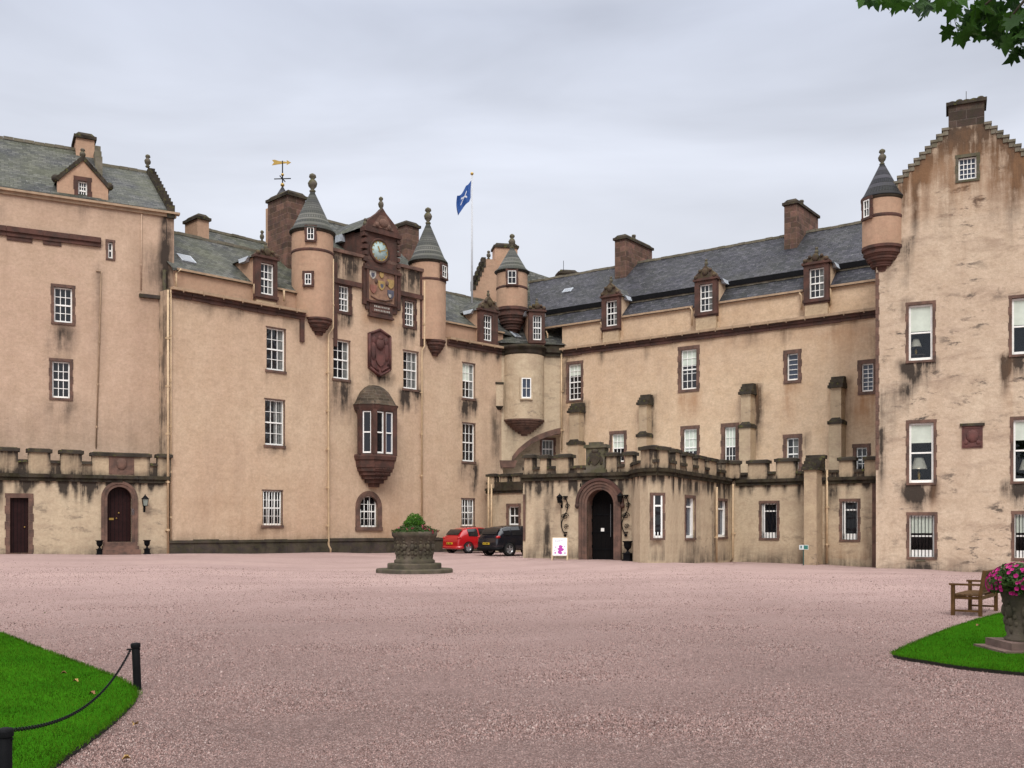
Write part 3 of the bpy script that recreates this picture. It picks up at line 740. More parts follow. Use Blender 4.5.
# attic storey set back over the cornice and its gutters
VS = .55
zat_l = A.h(A.up(218, VS), 277.2, VS)
for (xa, xb) in ((176, 330), (424, 503)):
    ua, ub = A.up(xa, VS), A.up(xb, VS)
    MB().box(ua, ub, VS, VS + .3, WC - .1, zat_l - .05).build('attic_wall', 'harl_t', castle, A.M(0, 0))
    MB().box(ua, ub, VS - .16, VS + .1, zat_l - .06, zat_l + .04).build('gutter', 'gutter', castle, A.M(0, 0))
MB().box(A.up(170), A.up(300), -.05, VS, WC - .02, WC + .02).build('ledge', 'grey', castle, A.M(0, 0))
# roofs of the range
VR = 4.6
zr = A.h(A.up(217, VR), 242.5, VR)
roof(A, A.up(171, VS), A.up(345, VS), VS - .1, zat_l + .02, VR, zr, 'slate_a')
roof(A, A.up(400, VS), A.up(560, VS), VS - .1, zat_l + .02, VR, A.h(A.up(460, VR), 295.5, VR), 'slate_a')
# roof behind, glimpsed over the ridge
zr2 = A.h(A.up(238, 9), 237, 9); roof(A, A.up(196, 9), A.up(290, 9), 6.5, zr2 - 2.2, 9, zr2, 'slate_a')
finial_mb(.7, .14).build('finial', 'grey', castle, A.M(A.up(262, 9), zr2 + .05, 9))
# roof between the turrets, behind the parapet
zc_ = A.h(A.up(345, 5), 229, 5); roof(A, A.up(325, 1), A.up(424, 1), 1.0, zt + .1, 5, zc_ + .2, 'slate_a')
# skylight and lead on the left roof
def on_slope(f, px, py, v0, w0, v1, w1):
    best = None
    for i in range(400):
        v = v0 + (v1 - v0) * i / 399; z = w0 + (w1 - w0) * i / 399; u = f.up(px, v); e = abs(f.h(u, py, v) - z)
        if best is None or e < best[0]: best = (e, u, v, z)
    return best[1:]
def skylight(f, px, py, v0, w0, v1, w1, W=.55, Hs=.75):
    u, v, z = on_slope(f, px, py, v0, w0, v1, w1); sl_ = math.atan2(w1 - w0, v1 - v0)
    mw = f.M(u, z, v) @ Matrix.Rotation(sl_, 4, 'X')
    o = MB().box(-W / 2, W / 2, -Hs / 2, Hs / 2, .0, .09).build('skylight', 'lead', castle, mw)
    MB().box(-W / 2 + .07, W / 2 - .07, -Hs / 2 + .07, Hs / 2 - .07, .092, .1).build('glass', plain('skylight_glass', (.13, .145, .17), .15, var=0), o, mw)
skylight(A, 186, 259.5, VS - .1, zat_l, VR, zr, .75, .8)
skylight(A, 515, 336, VS - .1, zat_l, VR, zr, .5, .8)
# dormers
dormer(A, 256, 277.5, 294.5, 263, 243, .1, (261, 274.2), zbase=WC - .05, curtain=.3)
dormer(A, 480.5, 498, 341, 315, 291, .1, (484, 492.6), zbase=WC - .05)
# turrets
turret(A, 312.5, 20.5, 190.5, 234, 321, 337, 173.5, v=.62, corb=(318, 13.6, .05), label='tall left turret with an egg-shaped finial beside the clock', bands=(254,), winpx=((307.5, 314, 234, 246), (305.5, 311.5, 279, 290)))
turret(A, 428, 17.8, 222.5, 264, 342, 357, 207.5, v=.5, corb=(434.5, 11, .0), label='turret on the right of the clock', bands=(282,), winpx=((441, 445.5, 268, 280),))
# chimneys of the clock range
chimney(A, 268, 287.5, 305.5, 192, 262, 3.2, long_side='left', label='tall red sandstone chimney stack beside the weathervane')
chimney(A, 185, 197.5, 209, 214.5, 240, 6.2, mat='harl_t', long_side='left', label='squat plastered chimney near the left block')
chimney(A, 390, 406, 419, 222, 262, 3.5, long_side='left', label='red sandstone chimney between the clock and the turret')
# weathervane on its little slate spire (rises behind the chimney)
vv_ = 6.0; u_ = A.up(282.5, vv_); zs0, zs1, zm = A.h(u_, 209, vv_), A.h(u_, 187, vv_), A.h(u_, 162.5, vv_)
sp = MB().lathe([(.85, 0), (.55, (zs1 - zs0) * .35), (.05, zs1 - zs0)], 16).build('spire', 'slate_b', castle, A.M(u_, zs0, vv_))
MB().box(-.7, .7, -.7, .7, -4, .0).build('spire_base', 'harl_t', sp, A.M(u_, zs0, vv_))
wv = MB().tube([(0, 0, zs1 - .3), (0, 0, zm + .1)], .035, 8).build('weathervane', 'black', None, A.M(u_, 0, vv_))
tag(wv, 'gilded weathervane on a little slate spire behind the tall red chimney', 'weathervane')
k_ = zm - zs1
MB().ball((0, 0, zs1 + .12), .12).build('ball', 'gold', wv, WM[wv.as_pointer()]); MB().ball((0, 0, zs1 + k_ * .5), .09).build('ball', 'gold', wv, WM[wv.as_pointer()])
rv = Matrix.Rotation(-A.a, 4, 'Z')
MB().box(-.5, .5, -.02, .02, zs1 + k_ * .32, zs1 + k_ * .32 + .05, T=Matrix.Rotation(.7, 4, 'Z')).box(-.5, .5, -.02, .02, zs1 + k_ * .32, zs1 + k_ * .32 + .05, T=Matrix.Rotation(-.87, 4, 'Z')).build('direction_arms', 'black', wv, WM[wv.as_pointer()])
MB().prism([(-.62, zm - .16), (-.2, zm - .1), (.25, zm - .04), (.25, zm - .14), (.5, zm + .0), (.25, zm + .14), (.25, zm + .04), (-.2, zm + .08), (-.45, zm + .16), (-.62, zm + .14), (-.5, zm)], -.02, .02).build('vane', 'gold', wv, WM[wv.as_pointer()] @ rv)

# ---- clock gable and armorial panels
vC = -.12
ua, ub = UA(365), UA(396); um = (ua + ub) / 2; zb, zt2 = A.h(um, 312), A.h(um, 234)
Wc = ub - ua
m = MB(); m.box(-Wc / 2, Wc / 2, 0, 1.2, 0, zt2 - zb)
for sg in (-1, 1):
    for i in range(6):
        z = (zt2 - zb) * (.52 + .08 * i); m.box(sg * (Wc / 2 - .05), sg * (Wc / 2 + .14 + .05 * (i % 2)), -.08, .3, z, z + .22)
    m.box(sg * (Wc / 2 - .02), sg * (Wc / 2 + .22), -.05, .3, .25, (zt2 - zb) * .52)
m.box(-Wc / 2 - .2, Wc / 2 + .2, -.16, .3, (zt2 - zb) * .5, (zt2 - zb) * .5 + .16); m.box(-Wc / 2 - .2, Wc / 2 + .2, -.16, .3, zt2 - zb - .1, zt2 - zb + .12)
gm = A.M(um, zb, vC); cg = m.build('clock_gable', 'red', castle, gm)
hp = A.h(um, 211) - zb - (zt2 - zb)
z0 = zt2 - zb + .12
MB().prism([(-Wc / 2 - .12, z0), (Wc / 2 + .12, z0), (Wc / 2 - .12, z0 + hp * .35), (.24, z0 + hp * .8), (0, z0 + hp), (-.24, z0 + hp * .8), (-Wc / 2 + .12, z0 + hp * .35)], -.08, .3).build('pediment', 'red', cg, gm)
MB().prism([(-Wc / 2 + .35, z0 + .14), (Wc / 2 - .35, z0 + .14), (.22, z0 + hp * .66), (-.22, z0 + hp * .66)], -.11, -.02).ball((0, -.12, z0 + hp * .34), .25, 10, 6, sz=(1.2, .4, 1)).ball((-.42, -.11, z0 + hp * .22), .16, 8, 5, sz=(1, .4, 1)).ball((.42, -.11, z0 + hp * .22), .16, 8, 5, sz=(1, .4, 1)).build('pediment_carving', 'redl', cg, gm)
finial_mb(.8, .16).build('finial', 'grey', cg, gm @ T(0, .1, z0 + hp - .12))
for sg in (-1, 1): finial_mb(.55, .12).build('finial', 'grey', cg, gm @ T(sg * Wc / 2, .1, z0 - .02))
rr = MB(); dz = z0 + hp * .82
for sg in (-1, 1):
    q = [(sg * (Wc / 2 + .2), .3, z0), (0, .3, dz), (0, 5, dz), (sg * (Wc / 2 + .2), 5, z0)]; rr.face(q if sg > 0 else q[::-1])
rr.build('gable_roof', 'slate_a', cg, gm)
MB().box(-Wc / 2 + .02, -Wc / 2 + .2, 1.2, 4.5, (zt2 - zb) * .4, z0).box(Wc / 2 - .2, Wc / 2 - .02, 1.2, 4.5, (zt2 - zb) * .4, z0).build('gable_side', 'red', cg, gm)
MB().box(-Wc / 2 - .26, -Wc / 2, 2.0, 2.6, z0 - .4, z0).build('lead_flashing', 'lead', cg, gm)
ucl, zcl = A.pz(379.3, 251.2, vC); rc = 10.3 * A.Y(ucl) / F
cm = A.M(ucl, zcl, vC) @ Matrix.Rotation(R(90), 4, 'X')
ring = MB().lathe([(rc, -.0), (rc * 1.22, .0), (rc * 1.22, .06), (rc * 1.12, .12), (rc * .99, .08), (rc * .97, .02)], 40, cap=False).build('clock_ring', 'red', cg, cm)
MB().lathe([(rc, .0), (rc, .04), (0.001, .045)], 40).build('clock_face', 'clock', cg, cm)
m = MB()
for i in range(12):
    a = i * math.pi / 6; Tm = Matrix.Rotation(a, 4, 'Z'); m.box(-.028, .028, rc * .76, rc * .93, .045, .06, T=Tm)
m.lathe([(rc * .97, .045), (rc * .97, .062), (rc * .93, .062), (rc * .93, .045)], 40, cap=False)
Tm = Matrix.Rotation(R(28), 4, 'Z'); m.box(-.035, .035, -.1, rc * .5, .06, .07, T=Tm)
Tm = Matrix.Rotation(R(-72), 4, 'Z'); m.box(-.025, .025, -.12, rc * .72, .07, .08, T=Tm)
m.build('clock_hands', 'gold', cg, cm)
# painted armorial panel below the clock
u0_, u1_ = UA(366), UA(392.5); z1_, z0_ = A.h(um, 270.5), A.h(um, 303); uu = (u0_ + u1_) / 2; Wp, Hp = u1_ - u0_, z1_ - z0_; pm = A.M(uu, z0_, vC)
pn = MB().box(-Wp / 2, Wp / 2, -.05, .0, 0, Hp).build('armorial_panel', stone('pale_armorial_stone', (.33, .20, .13), (.24, .14, .10), damt=.4), castle, pm)
m = MB(); t_ = .12
m.box(-Wp / 2 - t_, -Wp / 2, -.14, .0, -.1, Hp + .1).box(Wp / 2, Wp / 2 + t_, -.14, .0, -.1, Hp + .1).box(-Wp / 2, Wp / 2, -.14, .0, Hp, Hp + .1).box(-Wp / 2, Wp / 2, -.14, .0, -.12, 0)
m.build('panel_frame', 'red', pn, pm)
def shield(cx, cz, s): return [(cx - s, cz + s), (cx - s, cz - s * .2), (cx - s * .6, cz - s * .85), (cx, cz - s * 1.25), (cx + s * .6, cz - s * .85), (cx + s, cz - s * .2), (cx + s, cz + s)]
sh = [plain('heraldic_white', (.36, .33, .29), var=.4, vs=4), plain('heraldic_gold', (.33, .22, .08), var=.3, vs=4), plain('heraldic_blue', (.075, .075, .10), var=.4, vs=4), plain('heraldic_red', (.21, .085, .06), var=.4, vs=4)]
for (cx, cz, s, k) in ((-.52, .80, .19, 0), (-.52, .78, .10, 2), (0, .52, .20, 1), (.02, .5, .09, 2), (.56, .62, .20, 1), (.56, .30, .19, 2), (-.5, .36, .18, 3), (0, .83, .12, 1), (.5, .24, .08, 0)):
    k2 = len([1 for c_ in pn.children]); MB().prism(shield(cx * Wp * .62, cz * Hp, s * Wp * .62), -.075 - .004 * k2, -.05).build('shield', sh[k], pn, pm)
MB().tube([(-.4 * Wp, -.07, .14 * Hp), (-.15 * Wp, -.07, .06 * Hp), (.15 * Wp, -.07, .06 * Hp), (.4 * Wp, -.07, .14 * Hp)], .05, 6).build('carved_scroll', 'redl', pn, pm)
for q in (-.2, .22): MB().ball((q * Wp, -.07, .61 * Hp), .11, sz=(1, .5, 1.4)).build('carved_figure', 'redl', pn, pm)
# inscribed tablet under it
u0_, u1_ = UA(370), UA(389); z1_, z0_ = A.h(um, 304.5), A.h(um, 315); uu = (u0_ + u1_) / 2; Wp, Hp = u1_ - u0_, z1_ - z0_; pm = A.M(uu, z0_, vC)
tb = MB().box(-Wp / 2 - .13, Wp / 2 + .13, -.06, .1, -.12, Hp + .02).box(-Wp / 2, Wp / 2, -.09, -.055, .06, Hp - .1).box(-Wp / 2 - .2, Wp / 2 + .2, -.12, .1, -.22, -.12).build('tablet', 'red', castle, pm)
m = MB()
for j in range(2):
    x = -Wp / 2 + .14
    while x < Wp / 2 - .14: q = random.uniform(.03, .09); m.box(x, x + q, -.1, -.09, .13 + j * .2, .23 + j * .2); x += q + .05
m.build('inscription', sh[0], tb, pm)
# lower carved shield-shaped panel
u0_, u1_ = UA(367.5), UA(389.5); um2 = (u0_ + u1_) / 2; Wp = (u1_ - u0_) / 2; z1_, z0_ = A.h(um2, 329), A.h(um2, 377); Hp = z1_ - z0_; pm = A.M(um2, z0_, 0)
pl = MB().prism([(-Wp, Hp * .16), (0, 0), (Wp, Hp * .16), (Wp, Hp * .88), (0, Hp), (-Wp, Hp * .88)], -.12, .1).build('carved_armorial', 'carved', castle, pm)
m = MB()
P_ = [(-Wp, Hp * .16), (0, 0), (Wp, Hp * .16), (Wp, Hp * .88), (0, Hp), (-Wp, Hp * .88)]
for a, b in zip(P_, P_[1:] + P_[:1]): m.tube([(a[0] * .94, -.13, a[1] * .96 + Hp * .02), (b[0] * .94, -.13, b[1] * .96 + Hp * .02)], .075, 6)
m.prism(shield(0, Hp * .36, Wp * .42), -.2, -.1); m.ball((0, -.14, Hp * .68), .28, sz=(1, .45, 1.2)); m.ball((0, -.16, Hp * .80), .17, sz=(1, .6, 1))
for sg in (-1, 1):
    m.ball((sg * Wp * .6, -.13, Hp * .52), .2, sz=(.8, .5, 2.6)); m.ball((sg * Wp * .55, -.13, Hp * .75), .15, sz=(1, .5, 1.5)); m.tube([(sg * .1, -.14, Hp * .12), (sg * Wp * .7, -.14, Hp * .2), (sg * Wp * .75, -.14, Hp * .3)], .07, 6)
m.build('relief', 'carved', pl, pm)
# ---- oriel
uo, _ = A.pz(376.8, 440, -.35); Yo = A.Y(uo, 0); s_ = Yo / F
zo = lambda y: A.h(uo, y, -.5)
zs, zt3 = zo(455), zo(410)
om = A.M(uo, zs, 0)
def half(r, fr=.62, dep=1.05, seg=None):     # canted half-hexagon plan
    return [(-r, .05), (-r, -dep * .42), (-r * fr, -dep), (r * fr, -dep), (r, -dep * .42), (r, .05)]
def stack(m, levels, mi=0):
    rows = []
    for z, r, dp in levels:
        rows.append([m.vert((x, y, z)) for x, y in half(r, .60, dp)])
    for a, b in zip(rows, rows[1:]):
        for i in range(5): m.f.append([a[i], a[i + 1], b[i + 1], b[i]]); m.mi.append(mi); m.sm.append(False)
    m.f.append(rows[-1]); m.f.append(rows[0][::-1]); m.mi += [mi, mi]; m.sm += [False, False]
    return m
ro = 18.5 * s_ * 1.12; dpo = 1.0; hw = zt3 - zs
m = MB(); pts = half(ro, .6, dpo)
for i, (x, y) in enumerate(pts):
    a = .13; m.box(x - a, x + a, y - a * (0 if i in (0, 5) else 1), y + a, 0, hw)
stack(m, [(hw - .12, ro + .1, dpo + .1), (hw + .05, ro + .16, dpo + .16), (hw + .22, ro + .2, dpo + .2)]); stack(m, [(-.3, ro + .1, dpo + .1), (-.1, ro + .14, dpo + .14), (.0, ro + .1, dpo + .1)])
orl = m.build('oriel', 'red', castle, om)
m = MB(); hb = zs - zo(487)
lv = []
for i in range(7):
    q = 1 - i / 7; lv += [(-.3 - (hb - .3) * (i + .98) / 7, (ro + .02) * (1 - (i / 7) ** 1.9 * .97), (dpo + .02) * (1 - (i / 7) ** 1.9 * .9)), (-.3 - (hb - .3) * i / 7 - .001, (ro + .05) * (1 - (i / 7) ** 1.9 * .97), (dpo + .05) * (1 - (i / 7) ** 1.9 * .9))]
stack(m, sorted(lv)); 
for j, (q, n) in enumerate(((.33, 7), (.5, 6), (.66, 4))):
    r_ = ro * (1 - (q ** 1.7) * .82) * .95
    for i in range(n): m.ball((-r_ * .6 + 1.2 * r_ * (i + .5) / n, -(dpo) * (1 - (q ** 1.7) * .7) - .03, -.3 - (hb - .3) * q), .085, 6, 4)
m.build('corbel', 'red', orl, om)
ht = zo(385) - zt3
m = MB(); lv = [(hw + .22, ro + .22, dpo + .22), (hw + .3, ro + .1, dpo + .1), (hw + .22 + ht * .28, ro * .95, dpo * .95), (hw + .22 + ht * .55, ro * .76, dpo * .76), (hw + .22 + ht * .74, ro * .50, dpo * .52), (hw + .22 + ht * .84, ro * .28, dpo * .3), (hw + ht * .98, .1, .12)]
stack(m, lv).build('oriel_roof', stone('stone_slab_roof', (.10, .075, .058), (.06, .045, .036), damt=.6, moss=.05, blocks=(.4, .22)), orl, om)
for i in (0, 1, 2, 3, 4):
    a, b = Vector((*pts[i], 0)), Vector((*pts[i + 1], 0)); d_ = b - a; L_ = d_.length
    fm = om @ Matrix.Translation((a + b) / 2) @ Matrix.Rotation(math.atan2(d_.y, d_.x), 4, 'Z')
    if L_ < .5: continue
    n = 2 if i == 2 else 1
    if n == 2: MB().box(-.07, .07, -.08, .08, 0, hw - .1).build('mullion', 'red', orl, fm)
    for k in range(n):
        ww = (L_ - .26) / n - (.07 if n == 2 else 0); cx = 0 if n == 1 else (-1, 1)[k] * (ww / 2 + .07)
        win_parts(orl, fm @ T(cx, -.15, .05), ww, hw - .2, 1, 2, glass='glassb' if k else 'glass', nm='window_frame', t=.06)
# downpipes
pipe(A, [(168, 290), (168, 554)], v=-.15); pipe(A, [(171, 290), (171, 540)], v=-.1, r=.03)
pipe(A, [(333, 259), (333, 328), (328.5, 334), (328.5, 545), (330.5, 549), (330.5, 553)], v=-.15)
pipe(A, [(424.5, 281), (424.5, 346), (422, 351), (422, 538)], v=-.15, r=.05)
pipe(A, [(254.5, 284), (254.5, 297)], v=.3); pipe(A, [(284, 290), (284, 301)], v=.3); pipe(A, [(181, 269), (176, 274), (176, 289)], v=.3, r=.045)

# =============== left block (L)
zE = Lf.h(Lf.up(87), 202.8)
ul, ur = Lf.up(-90), Lf.up(174)
for (x0, x1, y0, y1, sk) in ((54, 72.2, 287.5, 322.5, (60, .35)), (52.2, 69.8, 361.5, 398, (50, .3))):
    window(Lf, x0, x1, y0, y1, 3, 4, sur=.14, smat='redl', curtain=0, sill_st=sk)
window(Lf, 108, 112.8, 242, 258.5, 1, 2, sur=.11)
Lf.stain(75, 82, 207, 238, .6); Lf.stain(100, 108, 212, 235, .35); Lf.stain(161, 174, 215, 460, .75); Lf.stain(140, 172, 250, 330, .35); Lf.stain(-60, 0, 205, 225, .4); Lf.stain(0, 172, 196, 215, .3)
Lf.stain(-80, 172, 390, 470, .12); Lf.stain(98, 104, 268, 440, .35)
wall(Lf, ul, ur, GZ, zE, 'harl_l', parent=castle, left=9, right=9, step=.42)
m = MB(); m.box(ul - .3, ur + .25, -.22, .1, zE + .0, zE + .10); m.box(ul - .2, ur + .1, -.10, .1, zE - .14, zE + .0); m.build('eaves_cornice', 'gutter', castle, Lf.M(0, 0))
z = Lf.h(Lf.up(50), 236.5); zs_ = z
x = ul
m = MB(); ue = Lf.up(101)
while x < ue:
    L_ = min(random.uniform(.8, 1.6), ue - x); j = random.uniform(-.02, .02)
    m.box(x, x + L_ - .01, -.18 + j, .1, z - .03, z + .2); m.box(x, x + L_ - .01, -.1 + j, .1, z - .22, z - .03)
    if random.random() < .55: m.box(x, x + L_ * .7, -.05, .1, z - .4, z - .22)
    x += L_
m.build('string_course', 'red', castle, Lf.M(0, 0))
MB().box(Lf.up(139), Lf.up(165), -.14, .05, Lf.h(Lf.up(150), 298.5), Lf.h(Lf.up(150), 295)).build('ledge', 'plinth', castle, Lf.M(0, 0))
pipe(Lf, [(141.5, 214), (141, 290)], v=-.04, r=.03, mat='harl_l'); pipe(Lf, [(96, 271), (101, 271.5), (100.5, 300), (96, 448)], v=-.04, r=.03, mat='gutter'); 
pipe(Lf, [(164.5, 270), (164.5, 420)], v=-.1, r=.09, mat='plinth'); pipe(Lf, [(164.5, 420), (164.5, 452)], v=-.1, r=.05, mat='pipe')
VRL = 6.6
zrl, zrr = Lf.h(Lf.up(35, VRL), 143.5, VRL), Lf.h(Lf.up(120, VRL), 168.2, VRL)
roof(Lf, ul, Lf.up(97, 2), -.2, zE + .14, 5.0, Lf.h(Lf.up(35, 5), 143.5, 5.), M['slate_a'] if False else 'slate_a', r1=Lf.up(94, 5))
roof(Lf, Lf.up(84), ur - .35, -.2, zE + .14, VRL, zrr, 'slate_a')
# crow-stepped right gable of the left block
m = MB(); n = 12
for i in range(n):
    v0_ = -.15 + (VRL + .2) * i / n; z0_ = zE + (zrr - zE) * i / n
    m.box(ur - .34, ur + .02, v0_, 2 * VRL - v0_, zE - .2 if i == 0 else z0_ - .25, z0_ + (zrr - zE) / n + .1)
m.build('crow_stepped_gable', 'cope', castle, Lf.M(0, 0))
finial_mb(.7, .17).build('finial', 'grey', castle, Lf.M(ur - .3, zrr + .25, VRL - .1))
m = MB(); zhi = Lf.h(Lf.up(35, 5), 143.5, 5.)
for i in range(6, 9):
    q0, q1 = i / 9, (i + .97) / 9; u_a = Lf.up(97, 2) + (Lf.up(94, 5) - Lf.up(97, 2)) * q0
    m.box(u_a - .05, u_a + .28, -.2 + 5.2 * q0, -.2 + 5.2 * q1, zE + (zhi - zE) * q0 - .3, zE + (zhi - zE) * q1 + .22)
m.build('crow_stepped_gable', 'ridge', castle, Lf.M(0, 0))
# wide plastered dormer gable
um_ = Lf.up(83); hw_ = (Lf.up(108.5) - Lf.up(57.5)) / 2; za_ = Lf.h(um_, 160) - zE; zsd = Lf.h(um_, 184.5) - zE
ww = (Lf.up(87.3) - Lf.up(78.3)); wz0, wz1 = Lf.h(um_, 199.5) - zE, Lf.h(um_, 181) - zE
gm_ = Lf.M(um_, zE, .02); wc_ = Lf.up(82.8) - um_
hl, hr = wc_ - ww / 2, wc_ + ww / 2
m = MB(); m.prism([(-hw_, -.02), (hl, -.02), (hl, zsd), (-hw_, zsd)], 0, .4).prism([(hr, -.02), (hw_, -.02), (hw_, zsd), (hr, zsd)], 0, .4)
m.prism([(hl, -.02), (hr, -.02), (hr, wz0), (hl, wz0)], 0, .4)
m.prism([(-hw_, zsd), (hl, zsd), (hl, wz1), (hr, wz1), (hr, zsd), (hw_, zsd), (0, za_)], 0, .4)
dg_ = m.build('dormer_gable', 'harl_t', castle, gm_)
m = MB()
for sg in (-1, 1):
    L_ = math.hypot(hw_, za_ - zsd); an = math.atan2(za_ - zsd, hw_)
    for i in range(6):
        q = (i + .0) / 6; x = sg * hw_ * (1 - q); z_ = zsd + (za_ - zsd) * q
        q2 = (i + .96) / 6; x2 = sg * hw_ * (1 - q2); z2 = zsd + (za_ - zsd) * q2
        P4 = [(x, z_ - .02), (x2, z2 - .02), (x2, z2 + .2), (x + sg * .06, z_ + .18)]
        m.prism(P4 if sg < 0 else P4[::-1], -.08, .5)
    m.ball((sg * (hw_ + .05), .1, zsd + .12), .2, 8, 5)
m.build('skew_coping', 'cope', dg_, gm_)
finial_mb(.5, .14).build('finial', 'grey', dg_, gm_ @ T(0, .15, za_ + .1))
rr = MB()
for sg in (-1, 1):
    q = [(sg * (hw_ + .1), .4, zsd), (0, .4, za_ + .05), (0, 5.5, za_ + .05), (sg * (hw_ + .1), 5.5, zsd)]; rr.face(q if sg > 0 else q[::-1])
rr.box(-hw_, -hw_ + .1, .4, 3, -.1, zsd).box(hw_ - .1, hw_, .4, 3, -.1, zsd)
rr.build('gable_roof', 'slate_a', dg_, gm_)
surround_mesh(ww, wz1 - wz0, .2).build('window_surround', 'red', dg_, gm_ @ T(wc_, 0, wz0))
win_parts(dg_, gm_ @ T(wc_, 0, wz0), ww, wz1 - wz0, 3, 4, nm='window_frame')
chimney(Lf, 70.5, 76, 94.5, 133, 158, 4.4, mat='harl_t', long_side='left', dv=1.6, label='small plastered chimney on the left block')

# ---- low battlemented range in front of the left block
wcL = LL.h(LL.up(80), 476.0)
o, mw, W, Hh = arch_frame(LL, 107.2, 131.6, 486.8, 542, .26, 'redl', castle, dp=.28, orders=2)
o.name = 'arched_doorway'
MB().box(-W / 2, W / 2, .3, .38, 0, Hh).build('door', 'door', o, mw)
m = MB()
for i in range(1, 6): x = -W / 2 + W * i / 6; m.box(x - .008, x + .008, .292, .302, 0, Hh - .1)
for z_ in (.5, 1.9):
    for i in range(6): m.ball((-W / 2 + W * (i + .5) / 6, .295, z_), .018, 6, 4)
m.build('door_boards', 'black', o, mw); MB().box(-.42, -.22, .27, .3, 1.02, 1.12).ball((-.0, .27, 1.35), .04).ball((-.1, .27, 1.1), .035).build('door_fittings', 'gold', o, mw)
MB().box(W / 2 + .0, W / 2 + .14, -.06, .02, 1.25, 1.55).build('entry_panel', 'lead', o, mw)
m = MB(); ust = LL.up(119.5)
zst = LL.h(ust, 542)
for i in range(3): m.box(-.72 - .04 * i, .74 + .04 * i, -.32 - .28 * i, .25, -1.5, -.17 * i)
m.build('door_step', 'redl', castle, LL.M(ust, zst, 0))
u0_, u1_ = LL.up(10), LL.up(28.5); um_ = (u0_ + u1_) / 2; wa, wb_ = LL.h(um_, 553), LL.h(um_, 497.8); W, Hh = u1_ - u0_, wb_ - wa
LL.holes.append((u0_, u1_, wa, wb_)); mw = LL.M(um_, wa)
o = surround_mesh(W, Hh, .2).build('doorway', 'redl', castle, mw); MB().box(-W / 2, W / 2, .18, .24, 0, Hh).build('door', 'door', o, mw)
m = MB()
for i in range(1, 5): x = -W / 2 + W * i / 5; m.box(x - .008, x + .008, .172, .182, 0, Hh)
m.build('door_boards', 'black', o, mw); MB().ball((W / 2 - .15, .15, 1.15), .035).build('door_knob', 'gold', o, mw)
for (a, b, y1, k) in ((-60, 4, 520, .8), (5, 14, 487, .75), (45, 53, 490, 1.2), (57, 63, 496, 1.8), (70, 76, 484, 1.3), (80, 86, 513, 2.2), (87, 92.5, 510, 2.2), (94.5, 99, 506, 1.9), (100, 103, 492, .8), (106, 112, 484, .6), (138, 144, 486, .6)):
    LL.stain(a, b, 478, y1, k)
LL.stain(-80, 168, 545, 556, .4)
uLL = LL.up(169)
LL.drips(LL.up(-60), uLL, wcL - .15, 46, .3, 1.5)
wall(LL, LL.up(-90), uLL, GZ, wcL, 'harl_p', parent=castle, step=.13)
LL.st = []
mls = [(-82, -60, 444), (-50, -28, 445.5), (-18, 18, 447.3), (28, 50.5, 449), (60.5, 82, 450.8), (92, 150, 453.5), (157.5, 171, 454.8)]
o = parapet_run(LL, LL.up(-90), uLL, wcL, LL.h(LL.up(55), 460.5) - wcL, skip=mls); merlon_row(LL, mls, None, wc=wcL)
MB().box(LL.up(-90), uLL, .3, 5, wcL - .3, wcL - .1).build('flat_roof', 'lead', castle, LL.M(0, 0))
u_ = LL.up(121.5); MB().box(-.55, .55, -.03, .02, .1, .98).ball((0, -.02, .6), .25, sz=(1, .3, 1.2)).box(-.5, -.44, -.05, -.03, .14, .94).box(.44, .5, -.05, -.03, .14, .94).build('carved_panel', 'redl', castle, LL.M(u_, wcL))

# =============== inner corner (CW): bow, squinch arch, roof turret
CW.stain(500, 562, 350, 365, .5); CW.stain(503, 520, 400, 462, .5)
zarch = [(CW.up(x), CW.h(CW.up(x), y)) for x, y in ((500.5, 462), (511.5, 462), (512, 458), (518, 450), (524, 445), (530, 440.5), (537, 436.5), (546, 433), (556, 430), (562, 429))]
zb2 = CW.h(CW.up(530), 349.5)
wall(CW, 0, CW.len, 2.5, zb2, 'harl_p', holes=[], bottom=zarch, parent=castle, step=.25)
m = MB()
for (a, za), (b, zb_) in zip(zarch[2:], zarch[3:]): m.prism([(a, za - .28), (b, zb_ - .28), (b, zb_ + .08), (a, za + .08)], -.12, .6)
m.prism([(zarch[0][0], zarch[0][1] - .35), (zarch[1][0] + .2, zarch[1][1] - .35), (zarch[1][0] + .35, zarch[1][1] + .1), (zarch[0][0] - .1, zarch[0][1] + .1)], -.1, .5)
m.build('squinch_arch', 'redl', castle, CW.M(0, 0))
CR = Fac(CW.P + CW.n * 1.3, CW.P + CW.n * 1.3 + CW.d * (CW.len + 1))
window(CR, 542, 553.5, 440, 458, 3, 2, sur=.15, curtain=.9)
wall(CR, -1.5, CR.len + .6, GZ, 9, 'harl_p', parent=castle)
